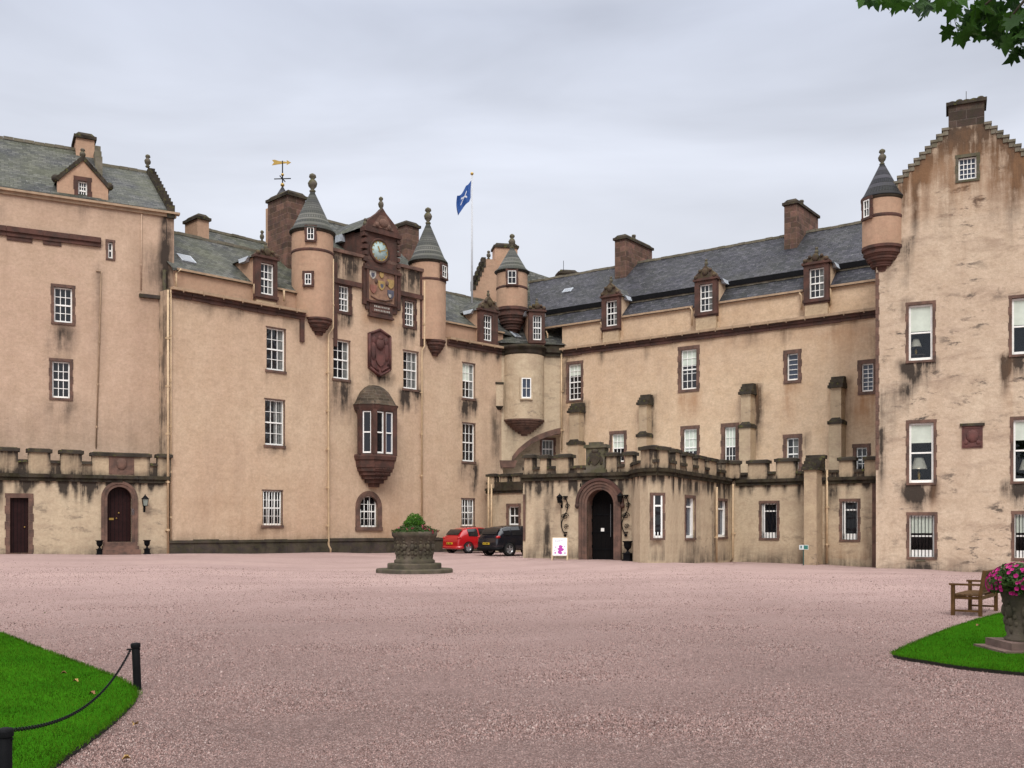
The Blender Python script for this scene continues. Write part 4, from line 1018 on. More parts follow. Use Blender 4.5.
# bow
ub_, rb = CW.up(524.3), 21.0 * CW.Y(1.6) / F
zb0, zb1 = CW.h(ub_, 420), CW.h(ub_, 349)
bw = MB().lathe([(rb, 0), (rb, zb1 - zb0)], 40).build('bow', 'harl_p', castle, CW.M(ub_, zb0, .35))
hb = zb0 - CW.h(ub_, 438); pr = []
for i in range(9): q = i / 9; rr_ = rb * (1.02 - .95 * q ** 1.15); pr += [(rr_, -hb * q), (rr_, -hb * (q + .07)), (rr_ * .97, -hb * (q + .11))]
pr.append((.05, -hb)); MB().lathe(pr[::-1], 40, sm=False).build('corbel', 'redl', bw, CW.M(ub_, zb0, .35))
MB().lathe([(rb * 1.01, zb1 - zb0 - .45), (rb * 1.06, zb1 - zb0 - .3), (rb * 1.06, zb1 - zb0 - .12), (rb * 1.14, zb1 - zb0 - .05), (rb * 1.14, zb1 - zb0 + .12), (rb * .8, zb1 - zb0 + .16)], 40).build('cornice', 'cornice', bw, CW.M(ub_, zb0, .35))
W = 9.5 * CW.Y(1.6) / F; wz = CW.h(ub_, 398.5, -1) - zb0
wm = CW.M(ub_ - .07, zb0 + wz, .35 - rb - .06)
surround_mesh(W, 1.28, .1, proud=.02).build('window_surround', 'harl_p', bw, wm); win_parts(bw, wm @ T(0, -.13, 0), W, 1.28, 2, 2, glass='glassb', nm='window_frame', sash=False)
MB().box(0, CW.len, -.22, .3, zb2 - .18, zb2 + .12).box(0, CW.len, -.1, .3, zb2 - .4, zb2 - .18).build('cornice', 'cornice', castle, CW.M(0, 0))
# projecting little box beside the bow
u0_, z0_ = CW.pz(499.5, 406, -.3); pb = MB().box(-.22, .22, -.3, .3, 0, 1.38).build('wall_box', 'harl_p', castle, CW.M(u0_, z0_, 0))
MB().box(-.27, .27, -.35, .3, 1.38, 1.5).taper(0, 0, -.22, 0, .12, .2, .25, .33).build('box_moulding', 'cornice', pb, CW.M(u0_, z0_, 0))
# wall above the cornice, low roof bits between
MB().box(-.4, CW.len + .6, .5, .8, zb2, zb2 + .5).build('attic_wall', 'cornice', castle, CW.M(0, 0))
rz_ = CW.h(CW.up(520, 4), 318, 4); MB().face([(-1.2, .4, zb2 + .45), (CW.len + .8, .4, zb2 + .45), (CW.len + .8, 4.5, rz_ + .5), (-1.2, 4.5, rz_ + .5)]).build('roof', 'slate_a', castle, CW.M(0, 0))
turret(CW, 512, 15.5, 247, 273, 309, 336, 234, v=1.7, bands=(289,), winpx=((508, 516, 275, 288),), label='round roof turret over the inner corner with a cross finial', mat='harl_t', cone_flare=1.14)
dormer(CW, 529, 545, 340, 315, 299, .1, (533, 541.8), depth=2.2, y_base=347, slate_='slate_b')
# gable and chimneys behind the corner
vg = 7.0; g0, g1 = CW.up(473, vg), CW.up(505, vg); gz0 = CW.h(g0, 306, vg); gzt = CW.h(CW.up(487.5, vg), 259, vg)
pk = CW.up(489, vg)
m = MB(); m.prism([(g0, gz0 - 3), (g1 + 1.5, gz0 - 3), (g1 + 1.5, gz0 + 1.2), (pk + .3, gzt), (pk - .3, gzt), (g0, gz0 + 1.4)], vg, vg + .5)
cgb = m.build('rear_gable', 'harl_t', castle, CW.M(0, 0))
m = MB()
for i in range(6):
    q = i / 6; x = g0 + (pk - .3 - g0) * q; z_ = gz0 + 1.4 + (gzt - gz0 - 1.4) * q; m.box(x - .1, x + (pk - g0) / 6 + .02, vg - .06, vg + .56, z_ - .25, z_ + (gzt - gz0 - 1.4) / 6 + .1)
m.build('crow_steps', 'cope', cgb, CW.M(0, 0)); finial_mb(.6, .15).build('finial', 'grey', cgb, CW.M(pk, gzt + .05, vg + .2))
finial_mb(.5, .13).build('finial', 'grey', cgb, CW.M(g0 + .3, gz0 + 1.5, vg + .2))
rzz = CW.h(CW.up(530, vg + 3), 263.5, vg + 3)
m = MB(); ra, rb_ = CW.up(495, vg), CW.up(575, vg)
m.face([(ra, vg, gz0 - 1), (rb_, vg, gz0 - 1), (rb_ + .0, vg + 4, rzz - 1.0), (ra + 1, vg + 4, rzz + .35)]).build('roof', 'slate_a', castle, CW.M(0, 0))
chimney(CW, 493, 495, 517.5, 243.5, 275, vg + 1.0, mat='harl_t', long_side='left', dv=1.2, label='wide plastered chimney behind the roof turret')
chimney(CW, 558.5, 559.5, 577, 270, 280, vg + 5, mat='cope', long_side='left', dv=1., label='low mossy chimney just showing over the ridge')
MB().tube([(0, 0, 0), (0, 0, 1.1)], .02, 6).build('aerial', 'black', castle, CW.M(CW.up(563.5, vg + 5), CW.h(0, 271, vg + 5), vg + 5))

# =============== right-hand range (B)
zCB = 13.2; UB = Bf.up
for (x0, x1, y0, y1, c, r, kw) in [
        (568.5, 581, 364, 400, 3, 6, dict(blind=.3, sur=.22)), (681, 696.4, 349.5, 389.3, 3, 5, dict(blind=.38, sur=.26)), (787, 798, 353.5, 380.3, 1, 5, dict(sash=False, sur=.26, glass='glassb')),
        (861.5, 873.3, 363.5, 391.5, 2, 6, dict(sash=False, sur=.26, glass='glassb')), (612, 624, 434, 462, 3, 4, dict(blind=.5, sur=.24)), (683.5, 696.8, 429, 466, 3, 4, dict(blind=.6, sur=.24)),
        (724.5, 735.5, 427, 466, 3, 4, dict(blind=.5, sur=.28)), (786.5, 798.5, 438, 470, 2, 4, dict(curtain=.5, sur=.26)), (856, 867, 447.5, 472, 2, 3, dict(sur=.24))]:
    kw['sur'] = kw.get('sur', .2) * .82; window(Bf, x0, x1, y0, y1, c, r, **kw)
for (a, b, y0, y1, k) in ((677, 699, 392, 425, .75), (783, 799, 382, 434, .8), (850, 876, 392, 445, .9), (820, 876, 325, 365, .5), (640, 700, 330, 350, .35), (830, 850, 380, 455, .8), (742, 760, 385, 450, .4), (700, 870, 330, 350, .3), (565, 582, 402, 420, .4)):
    Bf.stain(a, b, y0, y1, k, rust=True)
for (a, b, y0, y1, k) in ((748, 763, 386, 458, 1.), (752, 764, 400, 458, 1.), (643, 656, 397, 452, 1.), (574, 587, 405, 452, 1.), (838, 850, 380, 455, .9), (800, 808, 435, 465, .4), (842, 850, 385, 455, .45), (562, 566, 360, 450, .5), (735, 742, 425, 460, .4), (872, 884, 330, 470, .6)):
    Bf.stain(a, b, y0, y1, k)
ueB = Bf.up(884)
Bf.drips(0, ueB, zCB - .45, 40, .3, 1.5, (.15, .5))
wall(Bf, 0, ueB, GZ, zCB, 'harl_b', parent=castle, right=0, step=.4)
band(Bf, -.1, ueB, zCB - .46, zCB + .02, .22, 'red')
VB = .55; zgB = Bf.h(Bf.up(760, VB), 297.2, VB)
MB().box(-.2, ueB, VB, VB + .3, zCB - .1, zgB - .05).build('attic_wall', 'harl_b', castle, Bf.M(0, 0))
for (xa, xb) in ((545, 602), (618.5, 694), (716, 804), (828, 886)):
    MB().box(Bf.up(xa, VB), Bf.up(xb, VB), VB - .18, VB + .1, zgB - .06, zgB + .05).build('gutter', 'gutter', castle, Bf.M(0, 0))
for px_, yt_, yb_ in ((692, 307, 325.5), (717.5, 304, 321), (801.5, 292.5, 309.5), (830.5, 287, 305.5), (602, 322, 339), (620, 318, 337), (547.5, 331, 350)):
    u_ = Bf.up(px_, .35); MB().tube([(-.12, 0, Bf.h(u_, yt_, .35)), (0, 0, Bf.h(u_, yt_ + 3, .35)), (0, 0, Bf.h(u_, yb_, .35))], .05, 8).build('downpipe', 'pipe', castle, Bf.M(u_, 0, .35))
# slate skirt, black step, main slope
vk = 1.5; zk = Bf.h(Bf.up(780, vk), 277.5, vk)
roof(Bf, Bf.up(538, VB), ueB + 1, VB - .15, zgB + .03, vk, zk - .12, 'slate_b', back=False)
MB().box(Bf.up(540, vk), ueB + 1, vk - .18, vk + .2, zk - .1, zk + .2).build('roof_step', 'black', castle, Bf.M(0, 0))
VRB = 5.6; zRB = Bf.h(Bf.up(715, VRB), 249.0, VRB)
roof(Bf, Bf.up(532, vk), ueB + 3, vk - .1, zk + .18, VRB, zRB, 'slate_b', l1=Bf.up(529, VRB))
for (xl, xr, ys, yw, ya, wn) in ((601.5, 619, 326, 300.5, 277, (605.6, 616.8)), (694.5, 716.5, 311.5, 284, 259.5, (699.4, 712.3)), (803.5, 828.5, 298, 268, 247.5, (809, 824))):
    dormer(Bf, xl, xr, ys, yw, ya, .08, wn, slate_='slate_a' if xl < 650 else 'slate_b', cheek='harl_b', zbase=zCB - .05, depth=3.2, curtain=.4)
skylight(Bf, 568, 291, vk, zk + .18, VRB, zRB, .7, .5)
chimney(Bf, 614.8, 626, 652, 235, 292, 4.0, long_side='right', pots=1, label='red sandstone chimney on the long ridge, nearer the inner corner')
chimney(Bf, 784.2, 797, 818, 199.5, 262, 4.0, long_side='right', pots=1, label='red sandstone chimney on the long ridge, nearer the gable block')
for x0, ya_, yb_ in ((619.5, 290, 283), (788, 258, 252)):
    pass
# slender buttresses over the low roof
for (xa, xb, yt, ys, w_) in ((567, 579, 403, 444, 0), (636.5, 647, 395, 436, 0), (738.5, 751, 384.5, 427, 0), (828, 842, 378, 423, 0)):
    vv2 = -.75; ua, ub = Bf.up(xa, vv2), Bf.up(xb, vv2); um = (ua + ub) / 2; W = (ub - ua) / 2 * .9; zt4, zs4 = Bf.h(um, yt + 9.5, vv2), Bf.h(um, ys, vv2)
    mw = Bf.M(um, 2.5, 0)
    o = MB().box(-W, W, -.75, 0, 0, zs4 - 2.5).box(-W + .05, W - .05, -.62, 0, zs4 - 2.5, zt4 - 2.5).build('buttress', 'harl_m', castle, mw)
    m = MB(); h = zt4 - 2.5
    for i in range(4): m.box(-W - .07 + .02 * i, W + .07 - .02 * i, -.75 + .13 * i, .02, h + .16 * i, h + .16 * (i + 1) - .01)
    m.build('coping', 'cope', o, mw); m = MB()
    m.box(-W - .06, W + .06, -.82, 0, zs4 - 2.5 - .05, zs4 - 2.5 + .12).taper(0, -.33, zs4 - 2.38, zs4 - 2.2, W + .02, .4, W - .12, .3)
    m.build('string_course', 'cope', o, mw)
pipe(Bf, [(561.5, 352), (561.5, 450)], v=-.12)

# =============== low range beside the porch (LB), porch (PF) and its bay
wcP = EYE + 2.47; hl_ = .42
def low_window(f, x0, x1, y0, y1, **k): return window(f, x0, x1, y0, y1, 1, 1, sur=.17, sash=False, bars=5, t=.09, **k)
for (x0, x1, y0, y1) in ((761.5, 776.8, 503.5, 538), (842, 857.5, 501.5, 539.5)):
    ua, ub = LB.up(x0), LB.up(x1); um = (ua + ub) / 2; wa, wb_ = LB.h(um, y1), LB.h(um, y0); W, Hh = ub - ua, wb_ - wa
    LB.holes.append((ua, ub, wa, wb_)); mw = LB.M(um, wa)
    m = MB(); t = .09; m.box(-W / 2, -W / 2 + t * 1.6, .08, .16, 0, Hh).box(W / 2 - t * .5, W / 2, .08, .16, 0, Hh).box(-W / 2, W / 2, .08, .16, 0, .28).box(-W / 2, W / 2, .1, .15, Hh * .76, Hh * .8).box(-W / 2, W / 2, .08, .16, Hh - .05, Hh)
    o = m.build('window', 'white', castle, mw); MB().box(-W / 2, W / 2, .17, .2, 0, Hh).build('glass', 'glass', o, mw); surround_mesh(W, Hh, .14).build('surround', 'redl', o, mw)
    m = MB()
    for i in range(5): x = -W / 2 + W * (i + .5) / 5; m.tube([(x, .03, 0), (x, .03, Hh)], .016, 6)
    m.build('window_bar', 'black', o, mw)
for a, b, y1, k in ((795, 802, 505, .8), (783, 788, 495, .8), (738, 745, 500, .8), (826, 840, 520, .7), (862, 876, 560, .5), (750, 756, 490, .6)): LB.stain(a, b, 481, y1, k)
LB.stain(737, 876, 545, 566, .5); LB.stain(843, 860, 541, 560, .3)
LB.stain(826, 870, 530, 560, .4, rust=True)
uE = LB.up(880)
LB.drips(0, uE, wcP - .2, 16, .2, 1.1)
wall(LB, -.5, uE, GZ, wcP - .05, 'harl_p', parent=castle, step=.14)
mls = [(748, 767.5, 460.3), (776, 796, 459), (839, 854.5, 457.8), (864.5, 879, 456.5)]
parapet_run(LB, 0, uE, LB.h(LB.up(800), 479.3), hl_, skip=mls); merlon_row(LB, mls, None, wc=LB.h(LB.up(800), 479.3))
# pier with stepped head
vp = -1.2; ua, ub = LB.up(804, vp), LB.up(816.5, vp); um = (ua + ub) / 2; W = (ub - ua) / 2; zt5 = LB.h(um, 470, vp)
pr_ = MB().box(-W, W, vp, 0, GZ, zt5); mw = LB.M(um, 0, 0); o = pr_.build('pier', 'harl_m', castle, mw)
m = MB()
for i in range(4): m.box(-W - .12, W + .12, vp - .1 + .26 * i, .05, zt5 + .16 * i, zt5 + .16 * (i + 1) - .01)
m.box(-W - .16, W + .16, -.25, .3, zt5 + .6, zt5 + .78); m.build('coping', 'cope', o, mw)
pipe(LB, [(827, 470), (827, 563)]); pipe(LB, [(733, 484), (733, 558), (730.5, 561.5)], v=-.14)
# the quoined end, where the low range meets the gable block
MB().box(uE - .35, uE - .02, -.05, .05, GZ, wcP - .3).build('quoins', 'redl', castle, LB.M(0, 0))

# porch front
o, mw, W, Hh = arch_frame(PF, 587.3, 614, 489.5, 561, .38, 'redl', castle, proud=.12, dp=.55, orders=3)
dw = o; dw.name = 'entrance_doorway'
m = MB(); n = 16; r_ = W / 2 + .39
for i in range(n):
    a, b = math.pi * i / n, math.pi * (i + 1) / n
    q = [(-r_ * math.cos(t_), Hh - W / 2 + r_ * math.sin(t_)) for t_ in (a, b)]; q2 = [(-(r_ + .13) * math.cos(t_), Hh - W / 2 + (r_ + .13) * math.sin(t_)) for t_ in (a, b)]
    m.prism([q[0], q2[0], q2[1], q[1]][::-1], -.2, -.04)
for sg in (-1, 1): m.ball((sg * (r_ + .06), -.12, Hh - W / 2 - .08), .13, 8, 5)
m.build('hood_mould', 'red', dw, mw)
MB().box(-W / 2, W / 2, .6, .68, 0, Hh).build('door', 'dark', dw, mw)
m = MB()
for i in range(1, 6): x = -W / 2 + W * i / 6; m.box(x - .01, x + .01, .585, .6, 0, Hh - .1)
for z_ in (.5, 1.3, 2.1): m.box(-W / 2 + .05, W / 2 - .05, .57, .6, z_, z_ + .06)
m.build('door_boards', 'black', dw, mw)
MB().box(W / 2 - .40, W / 2 - .375, .54, .56, 1.1, 2.6).build('door_handle', plain('dull_steel', (.12, .12, .12), .5), dw, mw); MB().box(-.22, -.06, .56, .58, 1.35, 1.5).build('notice', 'white', dw, mw)
m = MB()
for i in range(5): m.box(-W / 2 - .32, -W / 2 - .26, -.115, -.09, 1.0 + .6 * i, 1.16 + .6 * i)
for i in range(5): m.box(-W / 2 - .2 + .16, -W / 2 + .04, .5, .53, .6 + .6 * i, .72 + .6 * i)
m.build('jamb_studs', 'black', dw, mw)
MB().box(-W / 2 - .7, W / 2 + .5, -.6, .6, -1.2, .03).build('threshold_step', 'grey', dw, mw)
for a, b, y1, k in ((524, 528, 530, .6), (543, 552, 556, .85), (560, 566, 500, .7), (574, 580, 492, .6), (618, 626, 500, .6), (585, 612, 482, .5)): PF.stain(a, b, 477, y1, k)
PF.stain(523, 632, 545, 560, .55); PF.stain(534, 560, 500, 556, .4)
uF0, uF1 = 0, PF.up(632)
PF.drips(0, uF1, wcP - .2, 22, .3, 1.7)
wall(PF, uF0, uF1 + .3, GZ, wcP, 'harl_p', parent=castle, left=12, step=.13, rev=.1)
mls = [(524, 533, 455.3), (540, 547.5, 455), (556, 570, 454.8), (606, 617.5, 452.8), (625, 633.5, 451.7)]
parapet_run(PF, 0, uF1, wcP, hl_, skip=mls + [(587, 605)]); merlon_row(PF, mls, None, wc=wcP)
MB().box(PF.up(523.5), PF.up(525.5), -.05, .02, 1.2, 3.4).build('quoins', 'redl', castle, PF.M(0, 0))
# crest above the door
uc, zc5 = PF.pz(596, 472); cb = MB().box(-.46, .46, -.1, .4, 0, 1.1).box(-.55, .55, -.17, .45, 1.1, 1.25).box(-.55, .55, -.17, .1, -.05, .1).box(-.30, .30, -.15, .2, 1.25, 1.36).build('crest_panel', 'grey', castle, PF.M(uc, zc5))
MB().prism(shield(0, .62, .26), -.15, -.1).ball((0, -.12, .95), .13, sz=(1.4, .5, .8)).ball((-.3, -.1, .5), .1, sz=(.8, .5, 2)).ball((.3, -.1, .5), .1, sz=(.8, .5, 2)).build('shield', 'cope', cb, PF.M(uc, zc5))
# bay: rounded corner and long side of the porch
plan = [wpt(631.5, 44.75), (wpt(634, 43.6)), wpt(640, 42.5), wpt(648, 41.95), wpt(657, 41.75), wpt(665, 42.05), wpt(672, 42.75), wpt(678, 43.7), wpt(738, 52.2)]
segs = [Fac(a, b) for a, b in zip(plan, plan[1:])]
segs[0:0] = []
def seg_for(px):
    for s in segs:
        if s.up(px) <= s.len + .001 and s.up(px) >= -.001: return s
    return segs[-1]
FW = Fac(wpt(646, 41.95), wpt(668, 42.0)) 
side = segs[-1]
for (x0, x1, y0, y1) in ((685.5, 694.5, 498, 538), (717.5, 726.5, 501, 537)):
    ua, ub = side.up(x0), side.up(x1); um = (ua + ub) / 2; wa, wb_ = side.h(um, y1), side.h(um, y0); W, Hh = ub - ua, wb_ - wa
    side.holes.append((ua, ub, wa, wb_)); mw = side.M(um, wa)
    m = MB(); m.box(-W / 2, -W / 2 + .08, .08, .16, 0, Hh).box(W / 2 - .22, W / 2, .08, .16, 0, Hh).box(-W / 2, W / 2, .08, .16, 0, .12).box(-W / 2, W / 2, .1, .15, Hh * .76, Hh * .8)
    o = m.build('window', 'white', castle, mw); MB().box(-W / 2, W / 2, .17, .2, 0, Hh).build('glass', 'glassb', o, mw); surround_mesh(W, Hh, .13, proud=.03).build('surround', 'redl', o, mw)
for a, b, y1, k in ((684, 700, 500, .7), (702, 712, 495, .8), (712, 716, 555, .5), (686, 700, 555, .4), (716, 734, 510, .7)): side.stain(a, b, 482, y1, k)
side.stain(678, 738, 545, 563, .5)
def small_win(f, x0, x1, y0, y1):
    ua, ub = f.up(x0), f.up(x1); um = (ua + ub) / 2; wa, wb_ = f.h(um, y1), f.h(um, y0); W, Hh = ub - ua, wb_ - wa; mw = f.M(um, wa, 0)
    return W, Hh, mw, (ua, ub, wa, wb_)
for i, s in enumerate(segs):
    if i == 3 or i == 4: s.stain(640, 670, 540, 562, .4); s.stain(640, 670, 478, 486, .4)
    a = .02 if i else 0
    if i == 4:     # window face between 651.5 and 663.5 (segments 3..4 meet in front of it)
        pass
    s.drips(0, s.len, wcP - .2, int(1 + s.len * 2.4), .3, 1.5)
    wall(s, 0, s.len, GZ, wcP, 'harl_p', parent=castle, step=.14, holes=s.holes if i == 7 else [])
# bay window set in a flat stone panel that stands just proud of the curve
fb = Fac(wpt(649.5, 41.62), wpt(666.5, 41.72)); W, Hh, mw, hole = small_win(fb, 653.2, 662.3, 495.5, 538)
o = surround_mesh(W, Hh, .12, proud=.04).build('window', 'redl', castle, mw)
MB().box(-W / 2, W / 2, -.0, .02, 0, Hh).build('glass', 'glass', o, mw)
MB().box(-W / 2, -W / 2 + .07, -.02, .01, 0, Hh).box(W / 2 - .07, W / 2, -.02, .01, 0, Hh).box(-W / 2, W / 2, -.015, .01, 0, .1).box(-W / 2, W / 2, -.015, .01, Hh * .74, Hh * .78).build('window_frame', 'white', o, mw)
m = MB()
for i in range(3): x = -W / 2 + W * (i + .5) / 3; m.tube([(x, -.02, 0), (x, -.02, Hh * .14)], .02, 6)
m.build('window_bar', 'white', o, mw)
bml = ((641, 651, 446.8), (658.5, 668.5, 447.3), (675.5, 680, 450), (686, 692.5, 453), (697.5, 704.5, 456), (708.5, 716.5, 458), (725, 734, 461))
for i, s in enumerate(segs): parapet_run(s, 0 if i < 7 else -.02, s.len, wcP, hl_, skip=bml)
for q in bml: merlon_row(seg_for((q[0] + q[1]) / 2), [q], None, wc=wcP)
merlon_row(Fac(wpt(725, 50.6), wpt(741, 50.5)), [(728, 740.5, 461)], None, wc=wcP)
pipe(side, [(716.7, 487), (716.7, 562.5)], v=-.13)
# flat roofs of porch and low range
m = MB(); P_ = [Vector(PF.P) + PF.n * .35, plan[0] + Vector((.2, .4)), plan[4] + Vector((.2, .5)), plan[7] + Vector((-.3, .3)), plan[8] + Vector((-.3, 0)), LB.P + LB.d * uE + LB.n * .35, Bf.P + Bf.d * (ueB), Bf.P - Bf.n * .05, CW.P, Vector(PF.P) + PF.n * 11.5]
m.face([(p[0], p[1], wcP - .1) for p in P_]); m.build('flat_roof', 'lead', castle, Matrix())
# link beside the cars
window(LK, 508.5, 518.5, 506.5, 525, 2, 2, sur=.18, smat='redl')
LK.stain(497, 500, 491, 510, .7); LK.stain(519, 524, 491, 555, .6)
zl_ = LK.h(LK.up(505), 489)
wall(LK, 0, LK.len, GZ, zl_, 'harl_p', parent=castle)
mls = [(487.5, 495, 474.5), (500, 508, 474), (513, 521, 473.5)]
o = parapet_run(LK, 0, LK.len, zl_, .45, skip=mls); merlon_row(LK, mls, None, wc=zl_)
pipe(LK, [(488.5, 477), (488.5, 553)], v=-.3); pipe(LK, [(491.5, 484), (491.5, 553)], v=-.3)
MB().box(LK.up(496), LK.up(523), -.1, .02, zl_ + .05, zl_ + .42).build('stained_band', 'cornice', castle, LK.M(0, 0))

# =============== gable block (G)
uc0, uc1, upk = 0., G.up(1056), G.up(966.5)
half_w = upk
upl = G.up(948.3); zeG = G.h(0, 205); zpG = G.h(upl, 128.5)
zeG = zpG - (G.h(G.up(948), 129) - G.h(G.up(908), 171)) / (G.up(948) - G.up(908)) * (upk - 1.0) if False else zeG
hfl = upk - upl
topG = [(0, zeG), (upl, zpG), (upk + hfl, zpG), (2 * upk, zeG), (G.up(1160), zeG)]
gl = dict(sash=True, glass='clear', t=.09, sur=.15, smat='redl')
M['clear'], N_, L_n, p_ = newmat('clear_window_glass')
N_.remove(p_); gb = N_.new('ShaderNodeBsdfGlossy'); gb.inputs['Roughness'].default_value = .02; gb.inputs['Color'].default_value = (.9, .93, 1, 1)
tb_ = N_.new('ShaderNodeBsdfTransparent'); tb_.inputs['Color'].default_value = (.93, .95, .96, 1); fr_ = N_.new('ShaderNodeFresnel'); fr_.inputs[0].default_value = 1.35
ms = N_.new('ShaderNodeMixShader'); L_n.new(fr_.outputs[0], ms.inputs[0]); L_n.new(tb_.outputs[0], ms.inputs[1]); L_n.new(gb.outputs[0], ms.inputs[2]); L_n.new(ms.outputs[0], N_['Material Output'].inputs[0])
big = [(908.8, 932.5, 304.5, 360.2, 0), (1012, 1036, 297.5, 354, 0), (909.2, 933.5, 422.8, 482.7, 1), (1013.5, 1037.5, 419.3, 481.2, 1), (909.5, 934.2, 515.2, 557, 2), (1014.5, 1038.5, 514, 558, 2),
       (1118, 1142, 290, 351, 0), (1118, 1142, 416, 480, 1)]
rooms = []
for (x0, x1, y0, y1, k) in big:
    ua, ub = G.up(x0), G.up(x1); um = (ua + ub) / 2; wa, wb_ = G.h(um, y1), G.h(um, y0); W, Hh = ub - ua, wb_ - wa
    G.holes.append((ua, ub, wa, wb_)); mw = G.M(um, wa)
    fr = frame_mesh(W, Hh, 1, 2, t=.085).build('window', 'white', castle, mw)
    MB().box(-W / 2 + .02, W / 2 - .02, .150, .156, .02, Hh - .02).build('glass', 'clear', fr, mw)
    surround_mesh(W, Hh, .14, quoin=True).build('surround', 'redl', fr, mw)
    bl = (.47, .32, .42)[k]; MB().box(-W / 2 + .085, W / 2 - .085, .141, .148, Hh - .09 - (Hh - .18) * bl, Hh - .09).build('blind', 'blind', fr, mw)
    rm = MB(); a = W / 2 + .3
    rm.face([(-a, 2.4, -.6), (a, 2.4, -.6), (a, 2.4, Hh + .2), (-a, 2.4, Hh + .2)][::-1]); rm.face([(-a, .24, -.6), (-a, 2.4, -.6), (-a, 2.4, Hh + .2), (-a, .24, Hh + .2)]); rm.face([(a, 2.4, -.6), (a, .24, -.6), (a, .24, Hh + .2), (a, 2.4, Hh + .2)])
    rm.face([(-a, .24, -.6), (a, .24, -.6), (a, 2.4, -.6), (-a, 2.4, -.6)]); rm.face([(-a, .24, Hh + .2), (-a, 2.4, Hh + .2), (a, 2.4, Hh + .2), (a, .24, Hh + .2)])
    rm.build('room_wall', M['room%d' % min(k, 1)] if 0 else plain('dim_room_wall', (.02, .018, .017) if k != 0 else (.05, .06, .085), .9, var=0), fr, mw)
    if k == 2:
        m = MB()
        for i in range(7): x = -W / 2 + W * (i + .5) / 7; m.tube([(x, .05, .02), (x, .05, Hh - .02)], .017, 6)
        m.build('window_bar', 'black', fr, mw)
        MB().box(-W / 2 + .05, W / 2 - .05, .10, .14, .09, .32).build('lower_rail', 'white', fr, mw)
    if x0 < 920 and k < 2 or (k == 1 and x0 < 1100): rooms.append((um, wa, W, k))
    if k: G.stain(x0 - 4, x1 + 3, y1 + 1, y1 + (28 if k == 1 else 12), .85)
    else: G.stain(x0 - 3, x1 - 5, y1 + 1, y1 + 28, .7); G.stain(x0 - 3, x1 + 3, y1 + 1, y1 + 10, .8)
window(G, 958.5, 976.5, 157, 179.5, 4, 4, sur=.14, smat='grey', glass='glassb', sash=False)
for (a, b, y0, y1, k) in ((952, 982, 128, 205, .8), (900, 950, 140, 215, .45), (985, 1030, 135, 230, .6), (902, 912, 240, 285, .95), (903, 909, 280, 300, .7), (1006, 1014, 180, 260, .55), (934, 960, 165, 250, .35), (900, 910, 300, 330, .4), (878, 900, 230, 300, .3), (876, 884, 430, 510, .85), (876, 1100, 560, 576, .55), (876, 900, 390, 480, .35), (900, 912, 383, 420, .75)):
    G.stain(a, b, y0, y1, k)
G.stain(955, 982, 128, 160, .3, rust=True); G.stain(925, 1010, 120, 180, .15, rust=True); G.stain(905, 1030, 122, 190, .22); G.stain(880, 1050, 122, 215, .5, rust=True); G.stain(930, 940, 360, 560, .35, rust=True); G.stain(1004, 1014, 350, 520, .3, rust=True)
for xx in range(880, 1060, 4):
    q = G.up(xx); zz = topG[0][1] + (topG[1][1] - topG[0][1]) * min(1, min(q, 2 * upk - q) / upl)
    G.drips(q - .1, q + .1, zz - .05, 1, 1.2, 5.5, (.35, .95))
for (x0, x1, y0, y1, k) in big[:6]:
    q = G.h(G.up(x0), y1); G.drips(G.up(x0) - .35, G.up(x1) + .1, q - .1, 9, .6, 2.2, (.5, 1.)); G.st.append((G.up(x0) - .5, G.up(x0) + .5, q - .1, q - 1.1, .8))
wall(G, 0, G.up(1160), GZ, zpG, 'harl_g', top=topG, parent=castle, left=9, step=.25)
# crow steps
ns = 13
for sg in (0, 1):
    m = MB()
    for i in range(ns):
        q0, q1 = i / ns, (i + 1) / ns; x0, x1 = upl * q0, upl * q1; z_ = zeG + (zpG - zeG) * q1
        if sg: x0, x1 = 2 * upk - x1, 2 * upk - x0
        m.box(x0 + .01, x1 + .0, -.04, .55, zeG + (zpG - zeG) * q0 - .06, z_ - .08); m.box(x0 - .04, x1 + .04, -.08, .6, z_ - .08, z_ + .03)
    m.build('crow_steps', 'ridge', castle, G.M(0, 0))
roof(G, 0, 0.01, 0, 0, 1, 1, 'slate_b', back=False) if False else None
m = MB(); m.face([(0, .5, zeG - .1), (upk, .5, zpG - .1 + (zpG - zeG) / upl * 1.0 - .9), (upk, 12, zpG - .1 + (zpG - zeG) / upl - .9), (0, 12, zeG - .1)]).face([(upk, .5, zpG - .1 + (zpG - zeG) / upl - .9), (2 * upk, .5, zeG - .1), (2 * upk, 12, zeG - .1), (upk, 12, zpG - .1 + (zpG - zeG) / upl - .9)])
m.build('roof', 'slate_b', castle, G.M(0, 0))
uch = (G.up(948.5) + G.up(984.5)) / 2; Wch = (G.up(984.5) - G.up(948.5)) / 2; z0_, z1_ = zpG - .1, G.h(uch, 98)
o = MB().box(-Wch, Wch, .02, 1.1, 0, z1_ - z0_ - .25).build('chimney', 'darkb', castle, G.M(uch, z0_)); o['label'] = 'broad red stone chimney crowning the crow-stepped gable'
m = MB().box(-Wch - .1, Wch + .1, -.08, 1.2, z1_ - z0_ - .25, z1_ - z0_ - .1)
for i in range(5): m.ball((-Wch + .15 + (2 * Wch - .3) * i / 4, .5, z1_ - z0_ - .0), .17, 8, 5, sz=(1.3, 1.6, .7 + .3 * (i in (1, 4))))
m.tube([(0, .5, z1_ - z0_), (0, .5, z1_ - z0_ + .5)], .015, 6)
m.build('chimney_coping', 'cope', o, G.M(uch, z0_))
